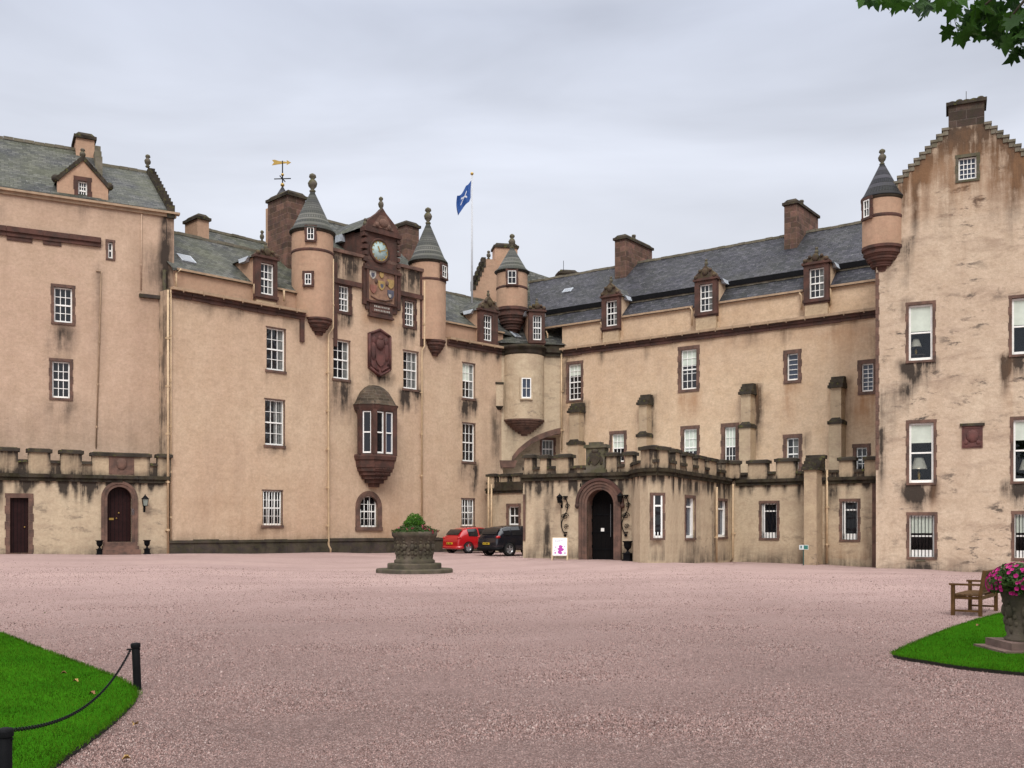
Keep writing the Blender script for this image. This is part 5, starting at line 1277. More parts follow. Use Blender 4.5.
turret(G, 882.2, 19.0, 163, 200, 248, 273, 149, v=.25, bands=(219,), winpx=((866, 871.5, 203, 220),), mat='harl_t', label='corbelled corner turret on the gable block', conemat='slate_b', cone_flare=1.08)
MB().box(G.up(898), G.up(905.5), .6, 2.2, zeG - 1.5, G.h(G.up(902), 172)).build('turret_link', 'slate_b', castle, G.M(0, 0))
m = MB(); z_ = 4.5; zt6 = G.h(0, 275); k = 0
while z_ < zt6:
    hh = random.uniform(.26, .36); ww = .15 if k % 2 else .12; m.box(-.02, ww, -.025, .3, z_, z_ + hh - .012); z_ += hh; k += 1
m.build('quoins', 'redl', castle, G.M(0, 0))
u_, z_ = G.pz(972.3, 448); pq = MB().box(-.42, .42, -.05, .05, 0, .98).build('carved_plaque', 'carved', castle, G.M(u_, z_)); 
MB().box(-.5, .5, -.1, -.0, .98, 1.1).build('ledge', 'cope', pq, G.M(u_, z_)); MB().ball((0, -.05, .52), .24, sz=(1.1, .3, 1.2)).ball((-.25, -.05, .25), .1, sz=(1, .4, 1)).ball((.25, -.05, .25), .1, sz=(1, .4, 1)).box(-.36, -.32, -.07, -.05, .06, .92).box(.32, .36, -.07, -.05, .06, .92).box(-.36, .36, -.07, -.05, .88, .92).box(-.36, .36, -.07, -.05, .06, .1).build('relief', 'carved', pq, G.M(u_, z_))
u_, z_ = G.pz(920.5, 561.5); MB().box(-.2, .2, -.03, .02, 0, .14).build('air_vent', 'grey', castle, G.M(u_, z_))
# table lamps seen behind the panes
lm = plain('cream_lampshade', (.78, .72, .56), .8, var=.08)
def table_lamp(mw, s, label):
    t = empty('table_lamp', mw); tag(t, label, 'lamp', 'table lamps behind the windows')
    MB().lathe([(.09 * s, 0), (.09 * s, .02 * s), (.03 * s, .05 * s), (.06 * s, .14 * s), (.05 * s, .24 * s), (.015 * s, .3 * s), (.015 * s, .38 * s)], 14).build('lamp_base', 'gold', t, mw)
    MB().lathe([(.25 * s, .36 * s), (.13 * s, .72 * s), (.12 * s, .72 * s), (.24 * s, .36 * s)], 20).build('lamp_shade', lm, t, mw)
tl_ = plain('dark_sill_table', (.05, .03, .02), .5)
lampspec = [(908.8, 916, 352.5, 'small bell-shaped lamp in the top window below the corner turret', 1.0), (909.2, 919, 478, 'cream lamp in the tall middle window left of the carved plaque', 1.45), (1013.5, 1027, 478, 'cream lamp in the window at the picture edge right of the plaque', 1.3)]
for (xw, xl, yb_, lab, s) in lampspec:
    vl = .5; u_, z_ = G.pz(xl, yb_, vl); table_lamp(G.M(u_, z_ - .12, vl), s, lab)
    t = MB().box(-.4, .4, -.25, .25, -.05, 0).box(-.34, -.28, -.2, -.14, -.62, -.05).box(.28, .34, -.2, -.14, -.62, -.05).box(-.34, -.28, .14, .2, -.62, -.05).box(.28, .34, .14, .2, -.62, -.05).build('side_table', tl_, None, G.M(u_, z_ - .12, vl))
    tag(t, 'dark side table ' + ('under the bell-shaped lamp', 'under the lamp left of the plaque', 'under the lamp at the picture edge')[lampspec.index((xw, xl, yb_, lab, s))], 'table', 'side tables behind the windows')

# ------------------------------------------------------------------ ground
ctrl = [(-23, 43.5, .65), (-16.5, 46.6, .58), (-11.2, 52, .50), (-6.5, 57, .39), (-3, 57.5, .36), (-.4, 53, .30), (.5, 47, .38), (4.1, 45.2, .35), (6, 41.6, .33), (8.8, 46.5, .16), (11.4, 50.3, .07), (14, 48.5, .04),
        (17.2, 47, -.06), (17.8, 45, -.06), (20.8, 44, -.17), (22.4, 43.2, -.25), (-3.7, 38.2, .085), (-3.7, 40, .13), (4, 36, .12), (12, 38, 0), (-15, 35, .3), (0, 25, .03), (8, 25, 0), (-10, 22, .04), (-25, 30, .2), (22, 32, -.1), (10, 18, 0), (0, 14, 0), (0, 4, 0), (-8, 10, 0), (9, 11, 0), (-30, 15, 0), (30, 15, 0), (0, 70, .3), (-40, 60, .4), (40, 60, -.1)]
CA = np.array(ctrl)
def gz(x, y):
    d2 = (CA[:, 0] - x) ** 2 + (CA[:, 1] - y) ** 2; w_ = 1 / (d2 + .6) ** 1.7
    z = float((w_ * CA[:, 2]).sum() / w_.sum())
    far = max(0, abs(x) - 45, y - 90, -y - 20); return z * max(0, 1 - far / 40) - 0.0
def gm_(px, Y): p = wpt(px, Y); return (p.x, p.y, gz(p.x, p.y))
xs = [-1600, -600, -250, -120, -80, -60] + [-45 + i * 1.0 for i in range(91)] + [60, 80, 120, 250, 600, 1600]
ys = [-1600, -500, -150, -50, -20, -8] + [-2 + i * 1.0 for i in range(72)] + [76, 90, 120, 200, 500, 1600]
V = []; Fc = []
for y in ys:
    for x in xs: V.append((x, y, gz(x, y) + (.012 * mnoise.noise(Vector((x * .7, y * .7, 0))) if abs(x) < 45 and y < 60 else 0)))
nx = len(xs)
for j in range(len(ys) - 1):
    for i in range(nx - 1): a = j * nx + i; Fc.append((a, a + 1, a + nx + 1, a + nx))
me = D.meshes.new('ground'); me.from_pydata(V, [], Fc); me.polygons.foreach_set('use_smooth', [True] * len(Fc))
gravel, N, L, p = newmat('pink_gravel')
t = N.new("ShaderNodeTexCoord"); ob = t.outputs['Object']
vo = N.new("ShaderNodeTexVoronoi"); vo.inputs['Scale'].default_value = 27; L.new(ob, vo.inputs['Vector'])
hs = N.new("ShaderNodeSeparateColor"); L.new(vo.outputs['Color'], hs.inputs[0]); vo.inputs['Scale'].default_value = 48
base = mixc(N, L, rng(N, L, hs.outputs[0], 0, 1), (.24, .15, .132), (.54, .375, .335))
base = mixc(N, L, rng(N, L, hs.outputs[1], .82, .95, 0, .8), base, (.13, .09, .082))
base = mixc(N, L, rng(N, L, hs.outputs[2], .93, .99, 0, .5), base, (.6, .49, .45))
base = mixc(N, L, rng(N, L, vo.outputs['Distance'], .30, .55, 0, .75), base, (.07, .045, .04))
base = mixc(N, L, rng(N, L, nodenoise(N, L, 8, 5, .7, vec=ob), .47, .58, 0, .5), base, (.12, .07, .06))
base = mixc(N, L, rng(N, L, nodenoise(N, L, 28, 3, .7, vec=ob), .55, .68, 0, .45), base, (.09, .055, .05))
# gravel colour turns paler along +Y from the lawns to the doors, wavered by noise
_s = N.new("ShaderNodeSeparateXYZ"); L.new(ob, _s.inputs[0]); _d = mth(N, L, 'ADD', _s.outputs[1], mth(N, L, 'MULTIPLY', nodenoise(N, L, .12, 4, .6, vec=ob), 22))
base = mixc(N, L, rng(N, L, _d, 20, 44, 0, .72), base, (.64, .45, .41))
# broader trodden and damp areas
base = mixc(N, L, rng(N, L, nodenoise(N, L, .16, 6, .6, vec=ob, sc3=(1, 1.6, 1)), .40, .65, 0, .3), base, (.23, .145, .13))
base = mixc(N, L, rng(N, L, nodenoise(N, L, .6, 6, .7, vec=ob), .5, .72, 0, .18), base, (.46, .31, .28))
base = mixc(N, L, rng(N, L, nodenoise(N, L, 2.6, 5, .75, vec=ob), .52, .7, 0, .2), base, (.21, .14, .13))
wvt = N.new("ShaderNodeTexWave"); wvt.inputs['Scale'].default_value = .11; wvt.inputs['Distortion'].default_value = 9; wvt.inputs['Detail'].default_value = 4; wvt.inputs['Detail Scale'].default_value = .6
mpp = N.new("ShaderNodeMapping"); mpp.inputs['Rotation'].default_value = (0, 0, R(66)); L.new(ob, mpp.inputs[0]); L.new(mpp.outputs[0], wvt.inputs[0])
base = mixc(N, L, rng(N, L, wvt.outputs['Fac'], .6, 1., 0, .12), base, (.24, .15, .135))
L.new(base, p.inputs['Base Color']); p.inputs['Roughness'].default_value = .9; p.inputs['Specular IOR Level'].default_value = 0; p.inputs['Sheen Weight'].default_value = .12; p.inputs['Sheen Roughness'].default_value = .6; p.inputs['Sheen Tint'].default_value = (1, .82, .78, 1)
h = mth(N, L, 'ADD', mth(N, L, 'MULTIPLY', vo.outputs['Distance'], -1.0), mth(N, L, 'MULTIPLY', nodenoise(N, L, 4, 5, .7, vec=ob), 1.6))
bump(N, L, p, h, 1.0, .045)
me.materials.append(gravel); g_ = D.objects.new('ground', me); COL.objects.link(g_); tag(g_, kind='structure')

# the loose stones that lie on the near gravel
def loose_stones():
    rs = np.random.RandomState(21); n = 330000
    Y = 6.3 * (58 / 6.3) ** (rs.uniform(0, 1, n) ** 1.25); X = rs.uniform(-.62, .62, n) * Y
    ok = rs.uniform(size=n) > np.clip((Y - 14) / 34, 0, 1) ** .8
    ok &= ~((Y > 36) & (((X + 3.7) ** 2 + (Y - 38.2) ** 2 < 2.6) | (Y > 39.5)))
    for P in (PL, PR):
        Pn = np.array(P); ins = np.zeros(n, bool); m_ = len(Pn)
        for i in range(m_):
            x1, y1 = Pn[i]; x2, y2 = Pn[(i + 1) % m_]
            with np.errstate(divide='ignore', invalid='ignore'): c = ((y1 > Y) != (y2 > Y)) & (X < (x2 - x1) * (Y - y1) / (y2 - y1) + x1)
            ins ^= c
        ok &= ~ins
    X, Y = X[ok], Y[ok]; n = len(X); s = rs.uniform(.0045, .0095, n) * np.sqrt(np.maximum(Y, 7) / 9); s *= 1 + .8 * (rs.uniform(size=n) > .985)
    d2 = (CA[None, :, 0] - X[:, None]) ** 2 + (CA[None, :, 1] - Y[:, None]) ** 2; w_ = 1 / (d2 + .6) ** 1.7; Z = (w_ * CA[None, :, 2]).sum(1) / w_.sum(1)
    a0 = rs.uniform(0, 2 * np.pi, n); V = np.zeros((n, 6, 3))
    for k in range(5):
        a = a0 + 2 * np.pi * k / 5; q = s * rs.uniform(.75, 1.25, n); V[:, k, 0] = X + q * np.cos(a); V[:, k, 1] = Y + q * np.sin(a); V[:, k, 2] = Z - .004
    V[:, 5, 0] = X + rs.normal(0, .25, n) * s; V[:, 5, 1] = Y + rs.normal(0, .25, n) * s; V[:, 5, 2] = Z + s * rs.uniform(.7, 1.2, n) + .001
    idx = np.array([[k, (k + 1) % 5, 5] for k in range(5)]).ravel(); F_ = (np.arange(n)[:, None] * 6 + idx[None]).ravel(); nf = n * 5
    me = D.meshes.new('gravel_stones'); me.vertices.add(n * 6); me.vertices.foreach_set('co', V.ravel()); me.loops.add(nf * 3); me.loops.foreach_set('vertex_index', F_); me.polygons.add(nf); me.polygons.foreach_set('loop_start', np.arange(0, nf * 3, 3)); me.update(calc_edges=True)
    a = me.attributes.new('tint', 'FLOAT', 'POINT'); a.data.foreach_set('value', np.repeat(rs.uniform(size=n), 6).astype(np.float32))
    m, N, L, p = newmat('loose_pink_stones'); at = N.new('ShaderNodeAttribute'); at.attribute_name = 'tint'; cr = N.new('ShaderNodeValToRGB'); L.new(at.outputs['Fac'], cr.inputs[0]); e = cr.color_ramp
    cs = [(0, (.06, .036, .032)), (.3, (.12, .072, .064)), (.55, (.22, .138, .122)), (.8, (.31, .20, .178)), (.95, (.30, .24, .22)), (1, (.40, .30, .27))]
    while len(e.elements) < len(cs): e.elements.new(.5)
    for q, (t_, c) in zip(e.elements, cs): q.position = t_; q.color = (*c, 1)
    L.new(cr.outputs[0], p.inputs['Base Color']); p.inputs['Roughness'].default_value = .9; p.inputs['Specular IOR Level'].default_value = .1
    me.materials.append(m); o = D.objects.new('gravel_stones', me); COL.objects.link(o); tag(o, 'loose pink and grey stones lying on the near gravel of the court', 'gravel', kind='stuff')

# lawns: raised turf with a cut soil edge
lawnm, N, L, p = newmat('lawn_turf')
base = mixc(N, L, rng(N, L, nodenoise(N, L, 1.4, 5, .7), .35, .65), (.018, .085, .003), (.03, .12, .004))
base = mixc(N, L, rng(N, L, nodenoise(N, L, 45, 3, .7), .4, .6, 0, .6), base, (.015, .05, .004))
L.new(base, p.inputs['Base Color']); p.inputs['Roughness'].default_value = .8; p.inputs['Specular IOR Level'].default_value = 0
M['soil'] = plain('dark_soil', (.012, .009, .006), .95, var=.4, vs=20, bmp=.5)
def px_ground(px, py, z=0.):
    Y = (EYE - z) * F / (py - H0); return ((px - 512) / F * Y, Y)
def smooth_poly(P, n=5):
    out = []
    m_ = len(P)
    for i in range(m_):
        p0, p1, p2, p3 = (Vector(P[(i + k - 1) % m_]) for k in range(4))
        for k in range(n):
            t = k / n; out.append(.5 * ((2 * p1) + (p2 - p0) * t + (2 * p0 - 5 * p1 + 4 * p2 - p3) * t * t + (3 * p1 - p0 - 3 * p2 + p3) * t ** 3))
    return out
def inside(P, x, y):
    r = False; n = len(P)
    for i in range(n):
        x1, y1 = P[i]; x2, y2 = P[(i + 1) % n]
        if (y1 > y) != (y2 > y) and x < (x2 - x1) * (y - y1) / (y2 - y1) + x1: r = not r
    return r
LZ = .05
left_px = [px_ground(*q, LZ + .02) for q in ((-60, 610), (0, 631), (35, 645), (80, 661.5), (118, 676), (134, 686), (137, 693), (128, 704), (108, 722), (80, 742), (50, 764), (20, 790))]
left_poly = [Vector(q) for q in [(-20, 30), (-14, 24.5)]] + smooth_poly([Vector(q) for q in left_px], 4)[4:-4] + [Vector((-3.3, 5.5)), Vector((-3.5, 3)), Vector((-20, 3))]
right_px = [px_ground(*q, LZ) for q in ((1090, 600), (1040, 606.5), (1000, 613.5), (972, 621), (945, 630), (918, 641), (900, 649), (893, 653.5), (903, 656.5), (925, 660), (960, 665.5), (1000, 670), (1040, 674), (1100, 682))]
rp_ = smooth_poly([Vector(q) for q in right_px], 4)[:-4]
right_poly = rp_ + [Vector((14, 11.5)), Vector((22, 12)), Vector((22, 27))]
def lawn(poly):
    m = MB(); P = [(p.x, p.y) for p in poly]
    area = sum(P[i][0] * P[(i + 1) % len(P)][1] - P[(i + 1) % len(P)][0] * P[i][1] for i in range(len(P)))
    if area < 0: P = P[::-1]
    m.face([(x, y, LZ) for x, y in P])
    for a, b in zip(P, P[1:] + P[:1]): m.face([(a[0], a[1], -.2), (b[0], b[1], -.2), (b[0], b[1], LZ), (a[0], a[1], LZ)], 1)
    o = m.build('lawn', [lawnm, M['soil']], None, Matrix()); tag(o, kind='structure'); return P
PL, PR = lawn(left_poly), lawn(right_poly)
loose_stones()
def grass(P, bbox, n, name, hmin=.012, hmax=.036, seed=1):
    rs = np.random.RandomState(seed); pts = []
    while len(pts) < n:
        x = rs.uniform(bbox[0], bbox[1], 4000); y = bbox[2] + (bbox[3] - bbox[2]) * rs.uniform(0, 1, 4000) ** 1.5
        for a, b in zip(x, y):
            if inside(P, a, b): pts.append((a, b))
            if len(pts) >= n: break
    # a denser overhanging fringe at the cut edge
    E = []
    for a, b in zip(P, P[1:] + P[:1]):
        L_ = math.hypot(b[0] - a[0], b[1] - a[1]); mx_, my_ = (a[0] + b[0]) / 2, (a[1] + b[1]) / 2
        if not (bbox[0] - 1 < mx_ < bbox[1] + 1 and bbox[2] - 1 < my_ < bbox[3] + 1): continue
        for k in range(int(L_ * 260)): t = rs.uniform(); E.append((a[0] + (b[0] - a[0]) * t + rs.normal() * .02, a[1] + (b[1] - a[1]) * t + rs.normal() * .02))
    pts = np.array(pts + E); n = len(pts)
    an = rs.uniform(0, 2 * np.pi, n); wd = rs.uniform(.0025, .005, n); h = rs.uniform(hmin, hmax, n) * (1 + .5 * (rs.uniform(size=n) > .93)); ln = rs.normal(0, .5, n) * h; la = rs.uniform(0, 2 * np.pi, n)
    V = np.zeros((n, 3, 3)); V[:, 0, 0] = pts[:, 0] - wd * np.cos(an); V[:, 0, 1] = pts[:, 1] - wd * np.sin(an); V[:, 1, 0] = pts[:, 0] + wd * np.cos(an); V[:, 1, 1] = pts[:, 1] + wd * np.sin(an)
    V[:, 0:2, 2] = LZ - .004; V[:, 2, 0] = pts[:, 0] + ln * np.cos(la); V[:, 2, 1] = pts[:, 1] + ln * np.sin(la); V[:, 2, 2] = LZ + h
    me = D.meshes.new(name); me.vertices.add(n * 3); me.vertices.foreach_set('co', V.ravel()); me.loops.add(n * 3); me.loops.foreach_set('vertex_index', np.arange(n * 3)); me.polygons.add(n); me.polygons.foreach_set('loop_start', np.arange(0, n * 3, 3)); me.update(calc_edges=True)
    a = me.attributes.new('tint', 'FLOAT', 'POINT'); a.data.foreach_set('value', np.repeat(rs.uniform(size=n), 3).astype(np.float32))
    me.materials.append(M['grass']); o = D.objects.new(name, me); COL.objects.link(o); return o
def leafmat(name, ca, cb, trans=.35, attr='tint', big=1.2, rough=.5):
    m, N, L, p = newmat(name)
    at = N.new("ShaderNodeAttribute"); at.attribute_name = attr
    base = mixc(N, L, at.outputs['Fac'], ca, cb)
    base = mixc(N, L, rng(N, L, nodenoise(N, L, big, 4, .6), .4, .65, 0, .62), base, tuple(x * .5 for x in ca))
    L.new(base, p.inputs['Base Color']); p.inputs['Roughness'].default_value = rough; p.inputs['Specular IOR Level'].default_value = .12
    tr = N.new('ShaderNodeBsdfTranslucent'); L.new(base, tr.inputs[0]); ms = N.new('ShaderNodeMixShader'); ms.inputs[0].default_value = trans
    L.new(p.outputs[0], ms.inputs[1]); L.new(tr.outputs[0], ms.inputs[2]); L.new(ms.outputs[0], N['Material Output'].inputs[0]); return m
M['grass'] = leafmat('grass_blades', (.030, .095, .005), (.085, .205, .012), .35, rough=.95, big=1.1)
M['grass'].node_tree.nodes['Principled BSDF'].inputs['Specular IOR Level'].default_value = 0.
tag(grass(PL, (-13, -3, 5.8, 19), 190000, 'grass'), 'short bright green grass of the chained lawn at the lower left', 'grass', kind='stuff')
tag(grass(PR, (4, 14, 11.5, 23), 90000, 'grass', seed=2), 'short bright green grass of the lawn under the flower urn', 'grass', kind='stuff')

# ------------------------------------------------------------------ bollards and chain
def bollard(x, y, tilt, label):
    mw = T(x, y, 0) @ Matrix.Rotation(tilt, 4, 'Y')
    o = MB().lathe([(.043, -.2), (.043, .47), (.04, .475)], 20).build('bollard', 'black', None, mw); tag(o, label, 'bollard', 'low black bollards by the lawn')
    MB().lathe([(.051, .47), (.053, .50), (.048, .52), (.02, .527)], 20).build('cap', 'black', o, mw)
    MB().tube([(.05 * math.cos(a), .0 - .0, .455 + .02 * math.sin(a)) for a in [0]] + [(-.085, 0, .455), (-.1, 0, .45)], .01, 6).build('chain_ring', 'black', o, mw)
    return mw
b1 = (px_ground(137.5, 690)); b2 = ((5 - 512) / F * 6.35, 6.35)
bollard(*b1, R(-2.5), 'low black bollard at the pointed tip of the chained lawn'); bollard(*b2, 0, 'low black bollard at the picture edge, cut off by it')
p0, p1 = Vector((b1[0] - .065, b1[1] - .03, .455)), Vector((b2[0] + .02, b2[1] + .06, .50))
n = int((p1 - p0).length * 1.04 / .043); m = MB()
cp = []
for i in range(n + 1):
    t = i / n; q = p0.lerp(p1, t); q.z -= .26 * 4 * t * (1 - t) * (1 - .25 * t); cp.append(q)
for i in range(n):
    a, b = cp[i], cp[i + 1]; d_ = (b - a).normalized(); c = (a + b) / 2; s1 = d_.cross(Vector((0, 0, 1))).normalized(); s2 = s1.cross(d_)
    sd_ = s1 if i % 2 else s2; pts = [c + d_ * (.033 * math.cos(th)) + sd_ * (.012 * math.sin(th)) for th in [k * math.pi / 4 for k in range(9)]]
    m.tube(pts, .0042, 5, cap=False)
tag(m.build('chain', 'black', None, Matrix()), 'black iron chain hanging between the two lawn bollards', 'chain')

# ------------------------------------------------------------------ bench
bA, bB = Vector((px_ground(980, 616.7))), Vector((px_ground(996, 611)))     # rear legs near, far
bd = (bB - bA).normalized(); bl_ = 1.75; ang = math.atan2(bd.y, bd.x)
# local: x along the bench, y from front to back
mwb = T(bA.x, bA.y, gz(bA.x, bA.y) - .0, ang); sgn = -1
fr_dir = Vector(px_ground(954.5, 617.2)) - bA
sy = 1 if (Vector((-bd.y, bd.x)).dot(fr_dir)) > 0 else -1
bench = empty('garden_bench', mwb); tag(bench, 'weathered wooden slatted bench seen end-on at the lawn edge', 'bench')
dpt = .52
def lg(x, y, h): return MB().box(x - .035, x + .035, sy * y - .035, sy * y + .035, -.05, h).build('leg', 'wood', bench, mwb)
for x in (.04, bl_ - .04):
    lg(x, dpt, .62)
    m = MB(); Tm = Matrix.Translation((x, 0, .42)) @ Matrix.Rotation(sy * R(9), 4, 'X'); m.box(-.035, .035, -.035, .035, -.47, 0, T=Matrix.Translation((x, 0, .42))); m.box(-.035, .035, -.035, .035, -.03, .52, T=Tm); m.build('leg', 'wood', bench, mwb)
    m = MB(); m.box(x - .045, x + .045, sy * -.02, sy * (dpt + .07), .62, .66); m.build('armrest', 'wood', bench, mwb)
m = MB()
for i in range(6): y = dpt * (.08 + .17 * i); m.box(0, bl_, sy * y, sy * (y + .07), .41, .435)
m.build('seat', 'wood', bench, mwb)
m = MB(); m.box(0, bl_, sy * (dpt - .03), sy * (dpt + .0), .33, .405); m.box(0, bl_, -.015, .015, .33, .405)
for x in (.04, bl_ - .04): m.box(x - .02, x + .02, 0, sy * dpt, .34, .40); m.box(x - .02, x + .02, 0, sy * dpt, .08, .12)
m.build('seat_rail', 'wood', bench, mwb)
m = MB(); Tm = Matrix.Translation((0, 0, .42)) @ Matrix.Rotation(sy * R(9), 4, 'X'); m.box(.07, bl_ - .07, -.025, .025, .43, .51, T=Tm); m.box(.07, bl_ - .07, -.02, .02, .06, .11, T=Tm)
for i in range(16): x = .12 + (bl_ - .24) * i / 15; m.box(x - .027, x + .027, -.01, .01, .11, .43, T=Tm)
m.build('backrest', 'wood', bench, mwb)

# ------------------------------------------------------------------ planters
def stone_urn(mw, prof, base_boxes, label, figures=10, fr=.0, group=None):
    o = MB().lathe(prof, 48, jit=.008).build('stone_planter', 'urnstone', None, mw); tag(o, label, 'planter')
    m = MB(); hs_, rr0, rr1 = fr
    for i in range(figures):
        a = 2 * math.pi * i / figures + .2; c, s = math.cos(a), math.sin(a); k = rr0
        for (z, dr, r_, st) in ((.22, -.01, .05, 2.2), (.34, .0, .055, 1.8), (.52, .0, .075, 1.7), (.68, .0, .05, 1.2), (.78, .01, .05, 1.1)):
            rad = rr1 + (rr0 - rr1) * z; m.ball(((rad + dr * hs_) * c, (rad + dr * hs_) * s, hs_ * z), r_ * hs_, 8, 6, sz=(1, 1, st))
        a2 = a + math.pi / figures
        for z in (.3, .42, .55, .66, .8): a3 = a2 + random.uniform(-.12, .12); rad = rr1 + (rr0 - rr1) * z - .02 * hs_; m.ball((rad * math.cos(a3), rad * math.sin(a3), hs_ * z), random.uniform(.035, .06) * hs_, 8, 5, sz=(1, 1, random.uniform(.8, 1.6)))
    m.build('carved_figures', 'urnstone', o, mw)
    return o
M['urnstone'] = stone('weathered_urn_stone', (.105, .085, .066), (.055, .045, .036), damt=.8, moss=.12)
pY = 38.2; px_ = gm_(414.5, pY); s_ = pY / F
mwp = T(*px_); z0 = px_[2]
top_z = zat(531.5, pY) - z0; st1 = zat(563, pY) - z0; st0 = zat(568.5, pY) - z0
H_ = top_z - st1; R_ = 22.3 * s_
mwu = mwp @ T(0, 0, st1)
cp_ = stone_urn(mwu, [(R_ * .90, 0), (R_ * .92, .1), (R_ * .82, .16), (R_ * .78, H_ * .25), (R_ * .82, H_ * .6), (R_ * .93, H_ * .8), (R_ * 1.0, H_ * .86), (R_ * 1.02, H_ * .97), (R_ * .97, H_), (R_ * .86, H_), (R_ * .84, H_ - .12), (.01, H_ - .12)], None, 'carved stone wellhead planter on round steps in the middle of the court', 14, (H_ * .98, R_ * .88, R_ * .76))
MB().lathe([(27 * s_, st0 - st1 - .02), (27 * s_, -.05), (26.6 * s_, 0), (R_ * .8, 0)], 48).build('step', 'urnstone', cp_, mwu)
MB().lathe([(38.3 * s_, -st1 - .3), (38.3 * s_, st0 - st1 - .05), (37.8 * s_, st0 - st1), (26 * s_, st0 - st1)], 48).build('step', 'urnstone', cp_, mwu)

def leaf_cloud(name, c, rad, n, size, mat, seed, shell=.55, lower=-.2, parent=None, mw=None, wide=.5):
    rs = np.random.RandomState(seed); d_ = rs.normal(size=(n * 2, 3)); d_ /= np.linalg.norm(d_, axis=1)[:, None]; d_ = d_[d_[:, 2] > lower][:n]; n = len(d_)
    lump = 1 + .13 * np.sin(d_[:, 0] * 7 + seed) * np.cos(d_[:, 1] * 6 + 1) + .08 * np.sin(d_[:, 2] * 9)
    r = (shell + (1 - shell) * rs.uniform(size=n) ** .5) * lump; P = np.array(c) + d_ * np.array(rad) * r[:, None]
    nrm = d_ + rs.normal(0, .55, (n, 3)); nrm /= np.linalg.norm(nrm, axis=1)[:, None]
    t = np.cross(nrm, rs.normal(size=(n, 3))); t /= np.linalg.norm(t, axis=1)[:, None]; b = np.cross(nrm, t)
    s = size * rs.uniform(.6, 1.3, n)[:, None]
    V = np.stack([P - t * s, P - b * s * wide + nrm * s * .12, P + t * s, P + b * s * wide + nrm * s * .12], 1)
    me = D.meshes.new(name); me.vertices.add(n * 4); me.vertices.foreach_set('co', V.ravel()); me.loops.add(n * 4); me.loops.foreach_set('vertex_index', np.arange(n * 4)); me.polygons.add(n); me.polygons.foreach_set('loop_start', np.arange(0, n * 4, 4)); me.update(calc_edges=True)
    a = me.attributes.new('tint', 'FLOAT', 'POINT'); a.data.foreach_set('value', np.repeat(rs.uniform(size=n), 4).astype(np.float32))
    me.materials.append(M[mat]); o = D.objects.new(name, me); COL.objects.link(o); place(o, parent, mw); return o
M['bush'] = leafmat('clipped_bush_leaves', (.03, .10, .008), (.09, .22, .02), .3, big=4)
M['bedding'] = leafmat('bedding_leaves', (.025, .06, .012), (.07, .12, .03), .25, big=6)
M['petunia'] = leafmat('magenta_petals', (.42, .012, .15), (.62, .04, .28), .3, big=8)
M['palepetal'] = leafmat('pale_red_petals', (.30, .03, .05), (.45, .12, .16), .3, big=8)
mt_ = mwp @ T(0, 0, top_z - .08)
bu = leaf_cloud('clipped_bush', (0, 0, .34), (.40, .40, .40), 3200, .035, 'bush', 3, .7, -.9, None, mt_); tag(bu, 'round clipped green bush growing in the central wellhead planter', 'bush')
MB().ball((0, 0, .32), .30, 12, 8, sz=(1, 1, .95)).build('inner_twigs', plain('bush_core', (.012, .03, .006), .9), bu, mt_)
bp = leaf_cloud('bedding_plants', (0, 0, .06), (R_ * 1.0, R_ * 1.0, .26), 3200, .04, 'bedding', 4, .5, -.1, None, mt_); tag(bp, 'low bedding plants with small reddish flowers round the clipped bush', 'plants')
leaf_cloud('flower', (0, 0, .04), (R_ * 1.0, R_ * 1.0, .28), 90, .045, 'palepetal', 5, .9, -.1, bp, mt_, wide=.8)
MB().lathe([(.01, .02), (R_ * .84, .0)], 24).build('soil', 'soil', bp, mt_)

uY = 14.3; uq = wpt(1028.5, uY); s_ = uY / F
mu = T(uq.x, uq.y, LZ)
b0 = zat(640.5, uY) - LZ; H_ = zat(583, uY) - LZ - b0
mwu = mu @ T(0, 0, b0); R_ = 27 * s_
ru_ = stone_urn(mwu, [(R_ * .80, 0), (R_ * .82, .03), (R_ * .72, .06), (R_ * .74, H_ * .3), (R_ * .82, H_ * .6), (R_ * .95, H_ * .84), (R_ * 1.02, H_ * .93), (R_ * 1.0, H_), (R_ * .88, H_), (R_ * .86, H_ - .08), (.01, H_ - .08)], None, 'dark carved stone urn of magenta flowers on the right lawn', 8, (H_, R_ * .86, R_ * .68))
MB().box(-.42, .42, -.36, .42, -b0 + .03, -.001).box(-.56, .56, -.42, .5, -b0 - .1, -b0 + .03).build('plinth', stone('pinkish_plinth_stone', (.20, .135, .115), (.15, .10, .085), damt=.4), ru_, mwu)
mt_ = mwu @ T(0, 0, H_ - .06)
fp = leaf_cloud('flowering_plant', (0, 0, .05), (.53, .53, .28), 3600, .035, 'bedding', 8, .45, -.45, None, mt_); tag(fp, 'mound of magenta petunias spilling over the urn at the picture edge', 'flowers')
rs = np.random.RandomState(5); m = MB()
for i in range(420):
    d_ = Vector(rs.normal(size=3)); d_.normalize()
    if d_.z < -.4: continue
    c = Vector((d_.x * .55, d_.y * .55, .05 + d_.z * .31)) * 1.0; u1 = d_.cross(Vector((0, .3, 1))).normalized(); v1 = d_.cross(u1); r_ = rs.uniform(.020, .034)
    for k in range(5):
        a, b = 2 * math.pi * k / 5, 2 * math.pi * (k + 1) / 5
        m.face([c, c + (u1 * math.cos(a) + v1 * math.sin(a)) * r_ + d_ * .012, c + (u1 * math.cos((a + b) / 2) + v1 * math.sin((a + b) / 2)) * r_ * 1.15 + d_ * .015, c + (u1 * math.cos(b) + v1 * math.sin(b)) * r_ + d_ * .012])
m.attr = {'tint': [random.random() for _ in m.v]}
o = m.build('petals', 'petunia', fp, mt_)

